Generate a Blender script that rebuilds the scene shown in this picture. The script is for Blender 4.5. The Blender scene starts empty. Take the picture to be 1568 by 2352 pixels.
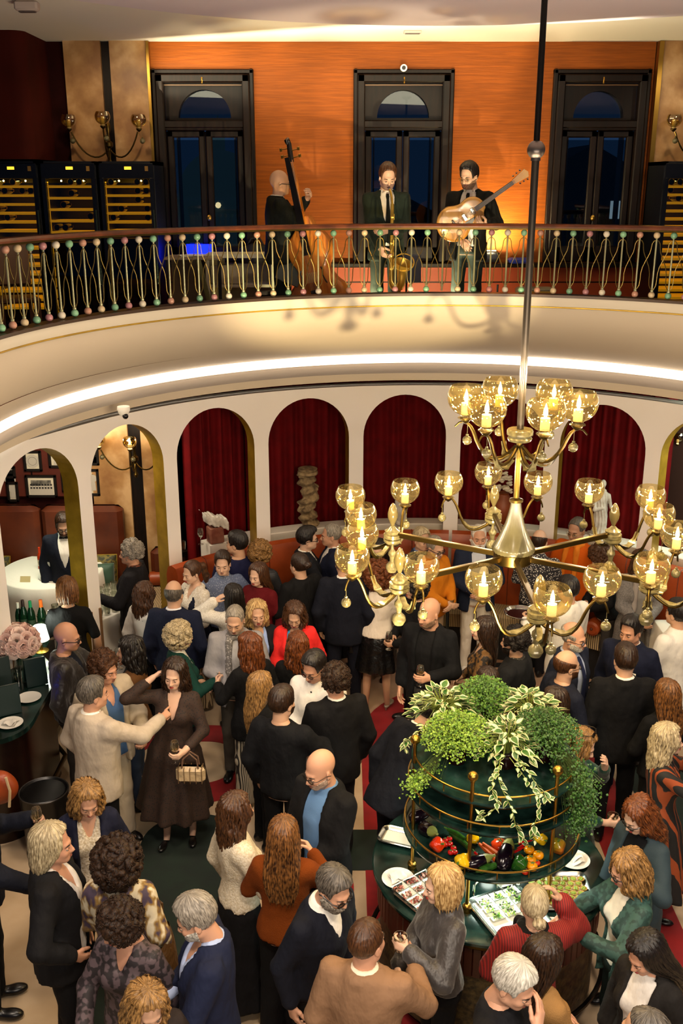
import bpy, math, random
import numpy as np
from math import sin, cos, pi, radians, sqrt, atan2, hypot
from mathutils import Vector, Matrix, Euler
random.seed(7); np.random.seed(7)
SC = bpy.context.scene
COL = SC.collection

# ---------------------------------------------------------------- camera
CAMZ = 5.45; FPX = 2300.0; PITCH = radians(18.2)
cam_data = bpy.data.cameras.new('camera'); cam = bpy.data.objects.new('camera', cam_data); COL.objects.link(cam)
cam.location = (0, 0, CAMZ); cam.rotation_euler = (pi/2 - PITCH, 0, 0)
cam_data.sensor_fit = 'HORIZONTAL'; cam_data.sensor_width = 36.0
cam_data.lens = FPX/1568*36.0; cam_data.clip_start = 0.05; cam_data.clip_end = 200
SC.camera = cam
# ---------------------------------------------------------------- world: night sky outside, faint room ambience
w = bpy.data.worlds.new('night'); SC.world = w; w.use_nodes = True
bg = w.node_tree.nodes['Background']; bg.inputs[0].default_value = (0.012, 0.034, 0.085, 1); bg.inputs[1].default_value = 0.7
# ---------------------------------------------------------------- view / exposure
SC.view_settings.view_transform = 'Standard'; SC.view_settings.look = 'None'
SC.view_settings.gamma = 1.0; SC.view_settings.use_curve_mapping = False
SC.view_settings.exposure = 0.22
SC.cycles.max_bounces = 8; SC.cycles.diffuse_bounces = 3; SC.cycles.glossy_bounces = 3
SC.cycles.transmission_bounces = 6; SC.cycles.transparent_max_bounces = 16
SC.cycles.caustics_reflective = False; SC.cycles.caustics_refractive = False
SC.cycles.sample_clamp_indirect = 6.0
# ---------------------------------------------------------------- lights of the place and added fills
def light(name, kind, loc, energy, color, size=0.3, target=None, size_y=None, spot=None, blend=0.3):
    l = bpy.data.lights.new(name, kind); l.energy = energy; l.color = color
    if kind == 'AREA':
        l.size = size
        if size_y: l.shape = 'RECTANGLE'; l.size_y = size_y
    else:
        l.shadow_soft_size = size
    if kind == 'SPOT':
        l.spot_size = radians(spot); l.spot_blend = blend
    o = bpy.data.objects.new(name, l); COL.objects.link(o); o.location = loc
    if target is not None:
        d = Vector(target) - Vector(loc); o.rotation_euler = d.to_track_quat('-Z', 'Y').to_euler()
    return o
WARM = (1.0, 0.74, 0.46); WARMW = (1.0, 0.83, 0.62)
# ceiling downlights over the hall (out of frame above the photographer)
for p_, t_, e_ in (((0.3, 2.2, 6.7), (0.4, 5.2, 0.6), 620), ((-2.6, 3.6, 6.7), (-1.6, 6.0, 0.6), 480), ((3.4, 3.6, 6.7), (2.4, 6.0, 0.6), 480), ((-.9, 6.4, 6.75), (-.9, 8.0, 0.8), 420), ((2.7, 6.4, 6.75), (2.4, 8.0, 0.8), 340)):
    light('hall_downlight', 'SPOT', p_, e_, (1.0, 0.83, 0.66), 0.35, t_, spot=72, blend=0.7)
# floor spotlight below the photographer aimed up at the band, two small floor lamps behind the parapet, wall uplight
light('band_spot', 'SPOT', (0.60, 3.45, 1.85), 2900, (1.0, 0.80, 0.45), 0.05, (0.3, 11.4, 5.95), spot=31, blend=0.5)
light('stage_lamp', 'SPOT', (0.22, 10.78, 4.10), 80, (1.0, 0.84, 0.48), 0.06, (-0.1, 11.6, 4.6), spot=150, blend=0.5)
light('stage_lamp', 'SPOT', (1.02, 10.87, 4.10), 100, (1.0, 0.84, 0.48), 0.06, (1.25, 11.7, 4.6), spot=150, blend=0.5)
light('pilaster_fill', 'SPOT', (-2.5, 10.6, 6.85), 40, (1.0, 0.76, 0.46), 0.1, (-2.6, 12.2, 5.6), spot=85, blend=0.8)  # this pair is added fill to brighten the marble pilasters, no fixtures there
light('pilaster_fill', 'SPOT', (3.9, 10.6, 6.85), 30, (1.0, 0.80, 0.52), 0.1, (3.9, 12.2, 5.6), spot=70, blend=0.8)
light('wall_uplight', 'SPOT', (1.74, 11.86, 4.72), 130, (1.0, 0.80, 0.40), 0.05, (1.74, 12.15, 5.3), spot=165, blend=0.6)
light('face_fill', 'AREA', (0.9, 1.45, 3.55), 150, (1.0, 0.86, 0.70), 5.0, (0.9, 8.0, 1.4), size_y=0.12)  # added fill for the faces, standing in for an unseen near cove strip
light('cove_light', 'AREA', (0.3, 10.95, 6.58), 40, (1.0, 0.90, 0.62), 5.2, (0.6, 11.6, 6.94), size_y=0.4)
light('bar_blue_strip', 'SPOT', (-2.80, 7.25, 1.16), 5, (0.03, 0.08, 1.0), 0.04, (-2.50, 8.0, 1.47), spot=44, blend=0.5)

# ---------------------------------------------------------------- helpers
def ray(u, v):
    x = (u-784)/FPX; y = -(v-1176)/FPX
    return Vector((x, cos(PITCH)+y*sin(PITCH), -sin(PITCH)+y*cos(PITCH)))
def at_z(u, v, z):
    d = ray(u, v); return d*((z-CAMZ)/d.z)+Vector((0, 0, CAMZ))
def at_y(u, v, y):
    d = ray(u, v); return d*(y/d.y)+Vector((0, 0, CAMZ))
def lin(h):
    if not isinstance(h, str): return (*h, 1.0) if len(h) == 3 else h
    h = h.lstrip('#'); c = [int(h[i:i+2], 16)/255 for i in (0, 2, 4)]
    return tuple(x/12.92 if x <= .04045 else ((x+.055)/1.055)**2.4 for x in c)+(1.0,)
MATS = {}
def mat(name, col='#808080', rough=0.6, metal=0.0, col2=None, nscale=8.0, ndetail=4.0, nstretch=None, ramp=(0.35, 0.65), bump=None, bscale=60.0,
        bstretch=None, emit=None, estr=0.0, spec=None, sss=0.0, wave=None, sheen=0.0, coords='Object', vor=False, coat=0.0, mix3=None, bdist=.01):
    if name in MATS: return MATS[name]
    m = bpy.data.materials.new(name); MATS[name] = m; m.use_nodes = True
    nt = m.node_tree; N = nt.nodes; L = nt.links; b = N['Principled BSDF']
    b.inputs['Base Color'].default_value = lin(col); b.inputs['Roughness'].default_value = rough; b.inputs['Metallic'].default_value = metal
    if spec is not None: b.inputs['Specular IOR Level'].default_value = spec
    if sheen: b.inputs['Sheen Weight'].default_value = sheen
    if coat: b.inputs['Coat Weight'].default_value = coat; b.inputs['Coat Roughness'].default_value = 0.08
    if sss:
        b.inputs['Subsurface Weight'].default_value = sss; b.inputs['Subsurface Radius'].default_value = (0.02, 0.008, 0.004)
    if emit: b.inputs['Emission Color'].default_value = lin(emit); b.inputs['Emission Strength'].default_value = estr
    tc = None
    def coord(stretch):
        nonlocal tc
        if tc is None: tc = N.new('ShaderNodeTexCoord')
        if stretch:
            mp = N.new('ShaderNodeMapping'); mp.inputs['Scale'].default_value = stretch; L.new(tc.outputs[coords], mp.inputs['Vector']); return mp.outputs[0]
        return tc.outputs[coords]
    if col2:
        if wave:
            t = N.new('ShaderNodeTexWave'); t.bands_direction = wave; t.inputs['Scale'].default_value = nscale; t.inputs['Distortion'].default_value = ndetail; fac = t.outputs['Fac']
        elif vor:
            t = N.new('ShaderNodeTexVoronoi'); t.inputs['Scale'].default_value = nscale; fac = t.outputs['Distance']
        else:
            t = N.new('ShaderNodeTexNoise'); t.inputs['Scale'].default_value = nscale; t.inputs['Detail'].default_value = ndetail; fac = t.outputs['Fac']
        L.new(coord(nstretch), t.inputs['Vector'])
        r = N.new('ShaderNodeValToRGB'); r.color_ramp.elements[0].position = ramp[0]; r.color_ramp.elements[1].position = ramp[1]
        r.color_ramp.elements[0].color = lin(col); r.color_ramp.elements[1].color = lin(col2)
        if mix3:
            e = r.color_ramp.elements.new((ramp[0]+ramp[1])/2); e.color = lin(mix3)
        L.new(fac, r.inputs['Fac']); L.new(r.outputs['Color'], b.inputs['Base Color'])
    if bump:
        t = N.new('ShaderNodeTexNoise'); t.inputs['Scale'].default_value = bscale; t.inputs['Detail'].default_value = 3
        L.new(coord(bstretch), t.inputs['Vector'])
        bp = N.new('ShaderNodeBump'); bp.inputs['Strength'].default_value = bump; bp.inputs['Distance'].default_value = bdist
        L.new(t.outputs['Fac'], bp.inputs['Height']); L.new(bp.outputs['Normal'], b.inputs['Normal'])
    return m
def glass(name, tint, gloss=0.9, rough=0.02, edge=0.35, base=0.06, scat=None):
    """thin clear glass: tinted see-through with a fresnel-like sheen"""
    if name in MATS: return MATS[name]
    m = bpy.data.materials.new(name); MATS[name] = m; m.use_nodes = True
    nt = m.node_tree; N = nt.nodes; L = nt.links; N.remove(N['Principled BSDF'])
    tr = N.new('ShaderNodeBsdfTransparent'); tr.inputs[0].default_value = lin(tint)
    gl = N.new('ShaderNodeBsdfGlossy'); gl.inputs['Roughness'].default_value = rough; gl.inputs['Color'].default_value = (gloss, gloss, gloss*.96, 1)
    lw = N.new('ShaderNodeLayerWeight'); lw.inputs['Blend'].default_value = edge
    ma = N.new('ShaderNodeMath'); ma.operation = 'MULTIPLY_ADD'; ma.inputs[1].default_value = 0.7; ma.inputs[2].default_value = base
    L.new(lw.outputs['Facing'], ma.inputs[0])
    mx = N.new('ShaderNodeMixShader'); L.new(ma.outputs[0], mx.inputs[0]); L.new(tr.outputs[0], mx.inputs[1]); L.new(gl.outputs[0], mx.inputs[2])
    out = mx.outputs[0]
    if scat:
        tl = N.new('ShaderNodeBsdfTranslucent'); tl.inputs[0].default_value = lin(scat[1]); m2 = N.new('ShaderNodeMixShader'); m2.inputs[0].default_value = scat[0]
        L.new(out, m2.inputs[1]); L.new(tl.outputs[0], m2.inputs[2]); out = m2.outputs[0]
    L.new(out, N['Material Output'].inputs['Surface'])
    return m
def emis(name, col, s):
    if name in MATS: return MATS[name]
    m = bpy.data.materials.new(name); MATS[name] = m; m.use_nodes = True
    b = m.node_tree.nodes['Principled BSDF']; b.inputs['Base Color'].default_value = lin(col)
    b.inputs['Emission Color'].default_value = lin(col); b.inputs['Emission Strength'].default_value = s
    return m

class MB:
    """collects primitive shapes into one mesh"""
    def __init__(s): s.v = []; s.f = []; s.mi = []; s.cur = 0
    def add(s, vs, fs):
        o = len(s.v); s.v += [tuple(p) for p in vs]; s.f += [tuple(i+o for i in f) for f in fs]; s.mi += [s.cur]*len(fs); return s
    def box(s, c, d, rz=0.0, M=None):
        x, y, z = d[0]/2, d[1]/2, d[2]/2
        p = [Vector((a*x, b*y, e*z)) for e in (-1, 1) for a, b in ((-1, -1), (1, -1), (1, 1), (-1, 1))]
        R = Matrix.Rotation(rz, 3, 'Z') if M is None else M
        return s.add([R @ q + Vector(c) for q in p], [(3, 2, 1, 0), (4, 5, 6, 7), (0, 1, 5, 4), (1, 2, 6, 5), (2, 3, 7, 6), (3, 0, 4, 7)])
    def bbox(s, c, d, b=0.01, rz=0.0, M=None):
        """box with chamfered vertical and top edges"""
        x, y, z = d[0]/2, d[1]/2, d[2]/2; b = min(b, x*.9, y*.9, z*.9)
        R = Matrix.Rotation(rz, 3, 'Z') if M is None else M
        rings = []
        for zz, i in ((-z, b), (-z+b, 0), (z-b, 0), (z, b)):
            X, Y = x-i, y-i
            rings.append([Vector(q) for q in ((-X+b, -Y, zz), (X-b, -Y, zz), (X, -Y+b, zz), (X, Y-b, zz), (X-b, Y, zz), (-X+b, Y, zz), (-X, Y-b, zz), (-X, -Y+b, zz))])
        vs = [R @ q + Vector(c) for r in rings for q in r]; fs = [tuple(range(7, -1, -1)), tuple(range(24, 32))]
        for k in range(3):
            for i in range(8):
                j = (i+1) % 8; fs.append((k*8+i, k*8+j, k*8+8+j, k*8+8+i))
        return s.add(vs, fs)
    def lathe(s, prof, n=24, c=(0, 0, 0), M=None, cap=True):
        vs = []; fs = []; m = len(prof)
        for r, z in prof:
            for i in range(n):
                a = 2*pi*i/n; vs.append(Vector((r*cos(a), r*sin(a), z)))
        for k in range(m-1):
            for i in range(n):
                j = (i+1) % n; fs.append((k*n+i, k*n+j, k*n+n+j, k*n+n+i))
        if cap:
            fs.append(tuple(range(n-1, -1, -1))); fs.append(tuple(range((m-1)*n, m*n)))
        if M is not None: vs = [M @ q for q in vs]
        return s.add([q+Vector(c) for q in vs], fs)
    def sphere(s, c, r, n=12, sc=(1, 1, 1), M=None):
        m = max(4, n//2); prof = [(r*sin(pi*k/m) if 0 < k < m else r*.02, -r*cos(pi*k/m)) for k in range(m+1)]
        S = Matrix.Diagonal(sc); MM = (M @ S) if M is not None else S
        return s.lathe(prof, n, c, MM)
    def tube(s, pts, rad, n=8, cap=True, closed=False, flat=None):
        pts = [Vector(p) for p in pts]; m = len(pts)
        rad = [rad]*m if isinstance(rad, (int, float)) else list(rad)
        vs = []; fs = []; up = None
        for k in range(m):
            if closed: t = pts[(k+1) % m]-pts[k-1]
            else: t = pts[min(k+1, m-1)]-pts[max(k-1, 0)]
            if t.length < 1e-9: t = Vector((0, 0, 1))
            t.normalize()
            if up is None:
                up = Vector((0, 0, 1)) if abs(t.z) < .9 else Vector((1, 0, 0))
            a = up - t*up.dot(t)
            if a.length < 1e-6: a = t.orthogonal()
            a.normalize(); b = t.cross(a); up = a
            for i in range(n):
                q = 2*pi*i/n; f = flat if flat else 1.0
                vs.append(pts[k]+(a*cos(q)*f+b*sin(q))*rad[k])
        for k in range(m if closed else m-1):
            k2 = (k+1) % m
            for i in range(n):
                j = (i+1) % n; fs.append((k*n+i, k*n+j, k2*n+j, k2*n+i))
        if cap and not closed:
            fs.append(tuple(range(n-1, -1, -1))); fs.append(tuple(range((m-1)*n, m*n)))
        return s.add(vs, fs)
    def cyl(s, a, b, r, n=12, r2=None): return s.tube([a, b], [r, r if r2 is None else r2], n)
    def prism(s, poly, h0, h1, plane='xy', M=None):
        """extrude a 2-D outline"""
        n = len(poly)
        def P(p, h): return Vector((p[0], p[1], h)) if plane == 'xy' else (Vector((p[0], h, p[1])) if plane == 'xz' else Vector((h, p[0], p[1])))
        vs = [P(p, h0) for p in poly]+[P(p, h1) for p in poly]
        if M is not None: vs = [M @ q for q in vs]
        fs = [tuple(range(n-1, -1, -1)), tuple(range(n, 2*n))]+[(i, (i+1) % n, n+(i+1) % n, n+i) for i in range(n)]
        return s.add(vs, fs)
    def grid(s, P, nu, nv, closed_u=False, closed_v=False):
        vs = [P(i, j) for i in range(nu) for j in range(nv)]; fs = []
        for i in range(nu if closed_u else nu-1):
            for j in range(nv if closed_v else nv-1):
                a, b = (i+1) % nu, (j+1) % nv; fs.append((i*nv+j, a*nv+j, a*nv+b, i*nv+b))
        return s.add(vs, fs)
    def mesh(s, name, mats, smooth=True, ang=35):
        me = bpy.data.meshes.new(name); me.from_pydata(s.v, [], s.f)
        for m in (mats if isinstance(mats, (list, tuple)) else [mats]): me.materials.append(m)
        if any(s.mi): me.polygons.foreach_set('material_index', s.mi)
        if smooth:
            me.polygons.foreach_set('use_smooth', [True]*len(me.polygons))
            if ang: me.set_sharp_from_angle(angle=radians(ang))
        me.update(); return me
    def build(s, name, mats, parent=None, smooth=True, ang=35, loc=None, rot=None, fixn=True):
        me = s.mesh(name, mats, smooth, ang); return link(name, me, parent, loc, rot)
def link(name, me, parent=None, loc=None, rot=None):
    o = bpy.data.objects.new(name, me); COL.objects.link(o)
    if parent is not None: o.parent = parent
    if loc is not None: o.location = loc
    if rot is not None: o.rotation_euler = rot
    return o
def thing(name, label, cat, loc=(0, 0, 0), rz=0.0, group=None):
    o = bpy.data.objects.new(name, None); COL.objects.link(o); o.empty_display_size = .05
    o.location = loc; o.rotation_euler = (0, 0, rz); return tag(o, label, cat, group)
def tag(o, label, cat, group=None, kind=None):
    o['label'] = label; o['category'] = cat
    if group: o['group'] = group
    if kind: o['kind'] = kind
    return o
def struct(o, label=None):
    o['kind'] = 'structure'
    if label: o['label'] = label
    return o
def copy_tree(o, parent=None):
    c = o.copy(); COL.objects.link(c)
    if parent is not None: c.parent = parent
    for ch in list(o.children): copy_tree(ch, c)
    return c
def bez(p0, p1, p2, p3, n=10):
    p0, p1, p2, p3 = map(Vector, (p0, p1, p2, p3)); out = []
    for i in range(n+1):
        t = i/n; a = 1-t; out.append(p0*a**3+p1*3*a*a*t+p2*3*a*t*t+p3*t**3)
    return out
def arc_pts(c, r, a0, a1, n, z):
    return [Vector((c[0]+r*cos(a0+(a1-a0)*i/n), c[1]+r*sin(a0+(a1-a0)*i/n), z)) for i in range(n+1)]

# ---------------------------------------------------------------- shared materials
M_CREAM = mat('cream_plaster', '#d8cbb0', .75, bump=.04, bscale=90)
M_WHITEWALL = mat('arcade_plaster', '#f2ebe4', .7)
M_GOLD = mat('gold_leaf', '#b8922c', .42, .55, col2='#94741c', nscale=5)
M_BRASS = mat('brass', '#b08a3e', .3, 1.0)
M_OLDBRASS = mat('antique_brass', '#544320', .35, 1.0)
M_ORANGEWALL = mat('orange_silk', '#8a4508', .6, col2='#763a06', nscale=3, nstretch=(1, 1, 30), bump=.25, bscale=14, bstretch=(.6, .6, 6), spec=.2)
M_DARKWOOD = mat('dark_wood', '#0b0503', .45, spec=.2, col2='#170a05', nscale=6, nstretch=(6, 6, .6))
M_MAHOG = mat('mahogany_rail', '#4a2210', .28, col2='#6a3418', nscale=5, nstretch=(2, 2, 2))
M_BLACK = mat('black_gloss', '#060608', .25)
M_BLACKM = mat('black_matte', '#0b0b0d', .7)
M_MARBLE = mat('rosy_marble', '#8a6038', .4, col2='#c49e70', nscale=3.2, ndetail=12, mix3='#a67c4c')
M_GREENMARBLE = mat('green_marble', '#0a1a16', .16, col2='#284840', nscale=5, ndetail=14, ramp=(.42, .8))
M_WHITE = mat('white_ceramic', '#f0ece2', .3)
M_LINEN = mat('white_linen', '#e8e4da', .8, bump=.15, bscale=25)
M_LEATHER = mat('orange_leather', '#9c4218', .42, col2='#8a3812', nscale=6, bump=.1, bscale=80)
M_BROWNLEATHER = mat('brown_leather', '#5e2810', .45, col2='#4c1e0c', nscale=4)
M_STRIPE = mat('striped_upholstery', '#c8b084', .8, col2='#4a3a2a', nscale=16, ndetail=0, wave='X', ramp=(.42, .58))
M_RED = mat('red_velvet', '#640408', .85, spec=.15, col2='#540306', nscale=6)
M_CHROME = mat('polished_steel', '#c8c8c4', .15, 1.0)
M_GLASS = glass('clear_glass', '#f4f6f2', base=.11, edge=.45, scat=(.05, '#ffffff'))
# ================================================================ large structure
HC = (0.90, 7.65); RA = 3.94            # arcade circle
RC = (1.0, 6.61); RR = 3.55             # gallery rail circle
A0, A1 = radians(-22), radians(202)
NS = 112
M_FLOOR = mat('stone_carpet', '#b8a184', .8, col2='#a88f70', nscale=2.2, ndetail=6, bump=.08, bscale=120)
M_FLOOR2 = mat('brown_carpet', '#8a6448', .9, col2='#7a5438', nscale=5)
M_REDC = mat('red_carpet', '#8a0a0e', .85, col2='#74080c', nscale=4, bump=.1, bscale=200)
M_GREENC = mat('dark_green_carpet', '#0b1712', .9, col2='#0e1f16', nscale=6)
M_GREYC = mat('grey_green_carpet', '#5a5a4a', .9, col2='#4c4e40', nscale=6)
M_SHELLDARK = mat('dark_red_wall', '#2a0806', .85, spec=.1, col2='#200604', nscale=4)

fl = struct(MB().box((0, 7.5, -.1), (22, 17, .2)).build('floor', M_FLOOR))
def inlay(poly, m, z=0.004, name='carpet_panel'):
    return MB().prism(poly, 0.0005, z).build(name, m, fl, smooth=False)
def rrect(x0, x1, y0, y1, r, n=8):
    out = []
    for cx, cy, a in ((x1-r, y1-r, 0), (x0+r, y1-r, pi/2), (x0+r, y0+r, pi), (x1-r, y0+r, 1.5*pi)):
        out += [(cx+r*cos(a+pi/2*i/n), cy+r*sin(a+pi/2*i/n)) for i in range(n+1)]
    return out
def ring(x0, x1, y0, y1, r, wd, m, z):
    o = rrect(x0, x1, y0, y1, r, 12); i = rrect(x0+wd, x1-wd, y0+wd, y1-wd, max(.05, r-wd), 12); n = len(o); b = MB()
    vs = [(p[0], p[1], z) for p in o]+[(p[0], p[1], z) for p in i]+[(p[0], p[1], 0) for p in o]+[(p[0], p[1], 0) for p in i]
    fs = []
    for k in range(n):
        j = (k+1) % n; fs += [(k, j, n+j, n+k), (2*n+k, 2*n+j, j, k), (n+k, n+j, 3*n+j, 3*n+k)]
    b.add(vs, fs); return b.build('carpet_ring', m, fl, smooth=False)
ring(.2, 2.62, 4.9, 10.25, 1.15, .38, M_REDC, .004)
ring(-2.35, -.72, 7.95, 9.35, .65, .32, M_REDC, .0045)
ring(-.55, .1, 4.6, 7.1, .3, .26, M_REDC, .005)
inlay(rrect(-1.74, -.86, 4.4, 7.78, .4), M_GREENC)
inlay(rrect(-.1, .62, 7.0, 7.55, .1), M_GREENC, .0055)
inlay(rrect(.2, .95, 5.6, 6.55, .36), M_GREYC, .006)
inlay(rrect(2.75, 3.6, 5.5, 8.8, .4), M_GREENC)
inlay([(-1.6, 10.68), (3.4, 10.68), (3.4, 10.8), (-1.6, 10.8)], M_BLACKM, .006, 'border_strip')
inlay([(-1.6, 10.8), (3.4, 10.8), (4.2, 12.1), (-1.6, 12.1)], M_FLOOR2, .004)
inlay([(-.6, 9.6), (3.0, 9.6), (3.2, 10.68), (-1.0, 10.68)], mat('blush_carpet', '#a8886c', .9, col2='#9c7a60', nscale=4), .003)

# ---- arcade screen: curved wall with eight arched openings
PITCHA = radians(16.85); ARCH0 = radians(92.2); AH = .492/RA
def cyl_pt(a, r, z, c=HC):
    if a > 2.6: r += 1.7*min(a-2.6, .5)**2
    return (c[0]+r*cos(a), c[1]+r*sin(a), z)
def arcade():
    b = MB(); top = 3.20; crown = 3.09; rad = .492; spr = crown-rad; ri, ro = RA, RA+.20
    for k in range(-4, 7):
        ac = ARCH0+k*PITCHA
        ss = [-PITCHA/2, -AH-.0001]+[-AH*cos(pi*i/24) for i in range(25)]+[AH+.0001, PITCHA/2]
        hh = []
        for s in ss:
            x = s*RA
            hh.append(spr+sqrt(max(0, rad*rad-x*x)) if abs(s) <= AH else 0.0)
        for i in range(len(ss)-1):
            a, c = ac+ss[i], ac+ss[i+1]; h0, h1 = hh[i], hh[i+1]
            if i == 1: h0 = h1 = hh[2]
            if i == len(ss)-3: h0 = h1 = hh[-3]
            b.cur = 0
            q = [cyl_pt(a, ri, h0), cyl_pt(c, ri, h1), cyl_pt(c, ri, top), cyl_pt(a, ri, top)]; b.add(q, [(0, 1, 2, 3)])
            q = [cyl_pt(a, ro, h0), cyl_pt(c, ro, h1), cyl_pt(c, ro, top), cyl_pt(a, ro, top)]; b.add(q, [(3, 2, 1, 0)])
            b.add([cyl_pt(a, ri, top), cyl_pt(c, ri, top), cyl_pt(c, ro, top), cyl_pt(a, ro, top)], [(0, 1, 2, 3)])
        # reveal
        b.cur = 1
        ol = [(-AH, 0.0)]+[(-AH*cos(pi*i/24), spr+rad*sin(pi*i/24)) for i in range(25)]+[(AH, 0.0)]
        for (s0, z0), (s1, z1) in zip(ol, ol[1:]):
            b.add([cyl_pt(ac+s0, ri, z0), cyl_pt(ac+s0, ro, z0), cyl_pt(ac+s1, ro, z1), cyl_pt(ac+s1, ri, z1)], [(3, 2, 1, 0)])
    return b.build('wall_arcade', [M_WHITEWALL, M_GOLD], ang=40)
ARC = struct(arcade())
# brown corner guards on the lower pier edges
for k in (3, 4):
    for s in (-1, 1):
        a = ARCH0+k*PITCHA+s*(AH+.006); p = cyl_pt(a, RA-.006, .62)
        MB().bbox(p, (.018, .03, 1.24), .003, rz=a).build('corner_guard', mat('guard_wood', '#7a5a3a', .5), ARC)

def annulus(name, r0, z0, r1, z1, m, c0=HC, c1=HC, n=NS, parent=None):
    b = MB()
    b.grid(lambda i, j: (lambda a: (c0[0]+r0*cos(a), c0[1]+r0*sin(a), z0) if j == 0 else (c1[0]+r1*cos(a), c1[1]+r1*sin(a), z1))(A0+(A1-A0)*i/n), n+1, 2)
    return b.build(name, m, parent, ang=40)
def loft(name, rows, m, parent=None):
    """rows of (centre, radius, z) swept round the hall"""
    b = MB(); b.grid(lambda i, j: (lambda a: (rows[j][0][0]+rows[j][1]*cos(a), rows[j][0][1]+rows[j][1]*sin(a), rows[j][2]))(A0+(A1-A0)*i/NS), NS+1, len(rows))
    return b.build(name, m, parent, ang=50)
def mixc(t): return (RC[0]+(HC[0]-RC[0])*t, RC[1]+(HC[1]-RC[1])*t)
M_FASCIA = mat('fascia_plaster', '#b4a48e', .75)
rows = [((RC[0], RC[1]+.46), 3.60, 3.875), (RC, RR+.16, 4.30), (RC, RR+.16, 4.375), (RC, RR+.06, 4.385), (RC, RR-.06, 4.385), (RC, RR-.06, 4.30), (RC, RR-.055, 4.295), (RC, RR-.052, 4.288), (RC, RR-.048, 4.284)]
par = struct(loft('trim_1', rows, mat('parapet_plaster', '#c4b8a4', .7)))
rows = []
for i in range(13):
    s = i/12; t = s**2.0; rows.append((mixc(t), RR-.05+(3.68-RR+.05)*t, 4.284-(4.284-3.606)*s))
struct(loft('trim_2', rows, M_FASCIA))
loft('gold_line', [(RC, RR-.058, 4.300), (RC, RR-.064, 4.296), (RC, RR-.064, 4.288), (RC, RR-.058, 4.284)], M_GOLD, par)
# lit cove strip, white roll and cream band under it
M_STRIP = emis('cove_led', '#fff1dc', 6)
struct(loft('trim_3', [(HC, 3.70, 3.612), (HC, 3.735, 3.607), (HC, 3.735, 3.51), (HC, 3.70, 3.505)], M_STRIP))
rows = [(HC, 3.74, 3.508), (HC, 3.70, 3.507)]+[(HC, 3.70-.035*sin(pi*i/8)+.05*i/8, 3.505-.125*i/8) for i in range(9)]
struct(loft('trim_4', rows, mat('roll_plaster', '#b8aca0', .7)))
struct(loft('trim_5', [(HC, 3.75, 3.38), (HC, 3.80, 3.378), (HC, 3.81, 3.285), (HC, 3.95, 3.28)], mat('band_plaster', '#c8b8a0', .7)))
struct(annulus('ceiling_lower', 3.95, 3.30, 9.0, 3.30, mat('lower_ceiling', '#3a2a1c', .8)))
# dark strip painting the shade of the open gap over the arcade
struct(annulus('trim_6', 4.6, 3.32, 4.6, 3.12, mat('dark_gap', '#181210', .12, .6), n=60))
# gallery floor slab
b = MB(); n = NS
b.grid(lambda i, j: (lambda a: ((RC[0]+3.61*cos(a), RC[1]+.44+3.61*sin(a), 3.87) if j == 0 else (RC[0]+9.5*cos(a), RC[1]+9.5*sin(a), 3.87) if j == 1 else (RC[0]+9.5*cos(a), RC[1]+9.5*sin(a), 3.84) if j == 2 else (RC[0]+3.61*cos(a), RC[1]+.44+3.61*sin(a), 3.84)))(A0+(A1-A0)*i/n), n+1, 4)
struct(b.build('floor_gallery', mat('gallery_carpet', '#6a3014', .9), ang=30))

# ---- upper back wall with three window openings
WY = 12.2
WINS = [(-2.08, -1.03), (.18, 1.22), (2.42, 3.42)]; WZ0, WZ1, CEIL = 4.56, 6.60, 6.94
b = MB()
xs = [-2.13]+[x for wn in WINS for x in wn]+[3.5]
for i in range(0, len(xs), 2): b.box(((xs[i]+xs[i+1])/2, WY+.15, (3.87+CEIL)/2), (xs[i+1]-xs[i], .3, CEIL-3.87))
for x0, x1 in WINS:
    b.box(((x0+x1)/2, WY+.15, (WZ1+CEIL)/2), (x1-x0, .3, CEIL-WZ1)); b.box(((x0+x1)/2, WY+.15, (3.87+WZ0)/2), (x1-x0, .3, WZ0-3.87))
uw = struct(b.build('wall_back', M_ORANGEWALL, smooth=False))
# dado with a dark ledge
MB().box((.7, WY-.03, 4.19), (5.66, .06, .62)).build('dado', mat('dado_orange', '#9a3e12', .6), uw, smooth=False)
MB().bbox((.7, WY-.07, 4.53), (5.66, .16, .05), .008).build('ledge', M_DARKWOOD, uw)
MB().bbox((.7, WY-.05, 4.33), (5.66, .03, .015), .004).build('dado_rail', M_DARKWOOD, uw)
# marble pilasters with a dark wood strip between, gold edges (both storeys)
def pilaster(name, x0, x1, z0, z1, y=WY):
    o = MB().box(((x0+x1)/2, y-.03, (z0+z1)/2), (x1-x0, .1, z1-z0)).build(name, M_MARBLE, smooth=False); return struct(o)
pl = pilaster('wall_pilaster_1', -3.08, -2.67, 3.87, CEIL); pilaster('wall_pilaster_2', -2.57, -2.16, 3.87, CEIL)
MB().box((-2.145, WY-.04, 5.4), (.03, .12, 3.07)).build('gold_edge', M_BRASS, pl, smooth=False)
MB().box((-2.62, WY-.005, 5.4), (.10, .05, 3.07)).build('wood_strip', M_DARKWOOD, pl, smooth=False)
pr = pilaster('wall_pilaster_3', 3.56, 4.1, 3.87, CEIL)
MB().box((3.53, WY-.05, 5.4), (.05, .14, 3.07)).build('gold_edge', M_BRASS, pr, smooth=False)
pilaster('wall_pilaster_4', 4.2, 4.7, 3.87, CEIL)
struct(MB().box((4.15, WY+.1, 5.4), (.6, .1, 3.07)).build('trim_7', M_DARKWOOD, smooth=False))
struct(MB().box((-4.6, WY+.1, 5.4), (3.2, .2, 3.1)).build('wall_left_back', M_SHELLDARK, smooth=False))
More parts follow.
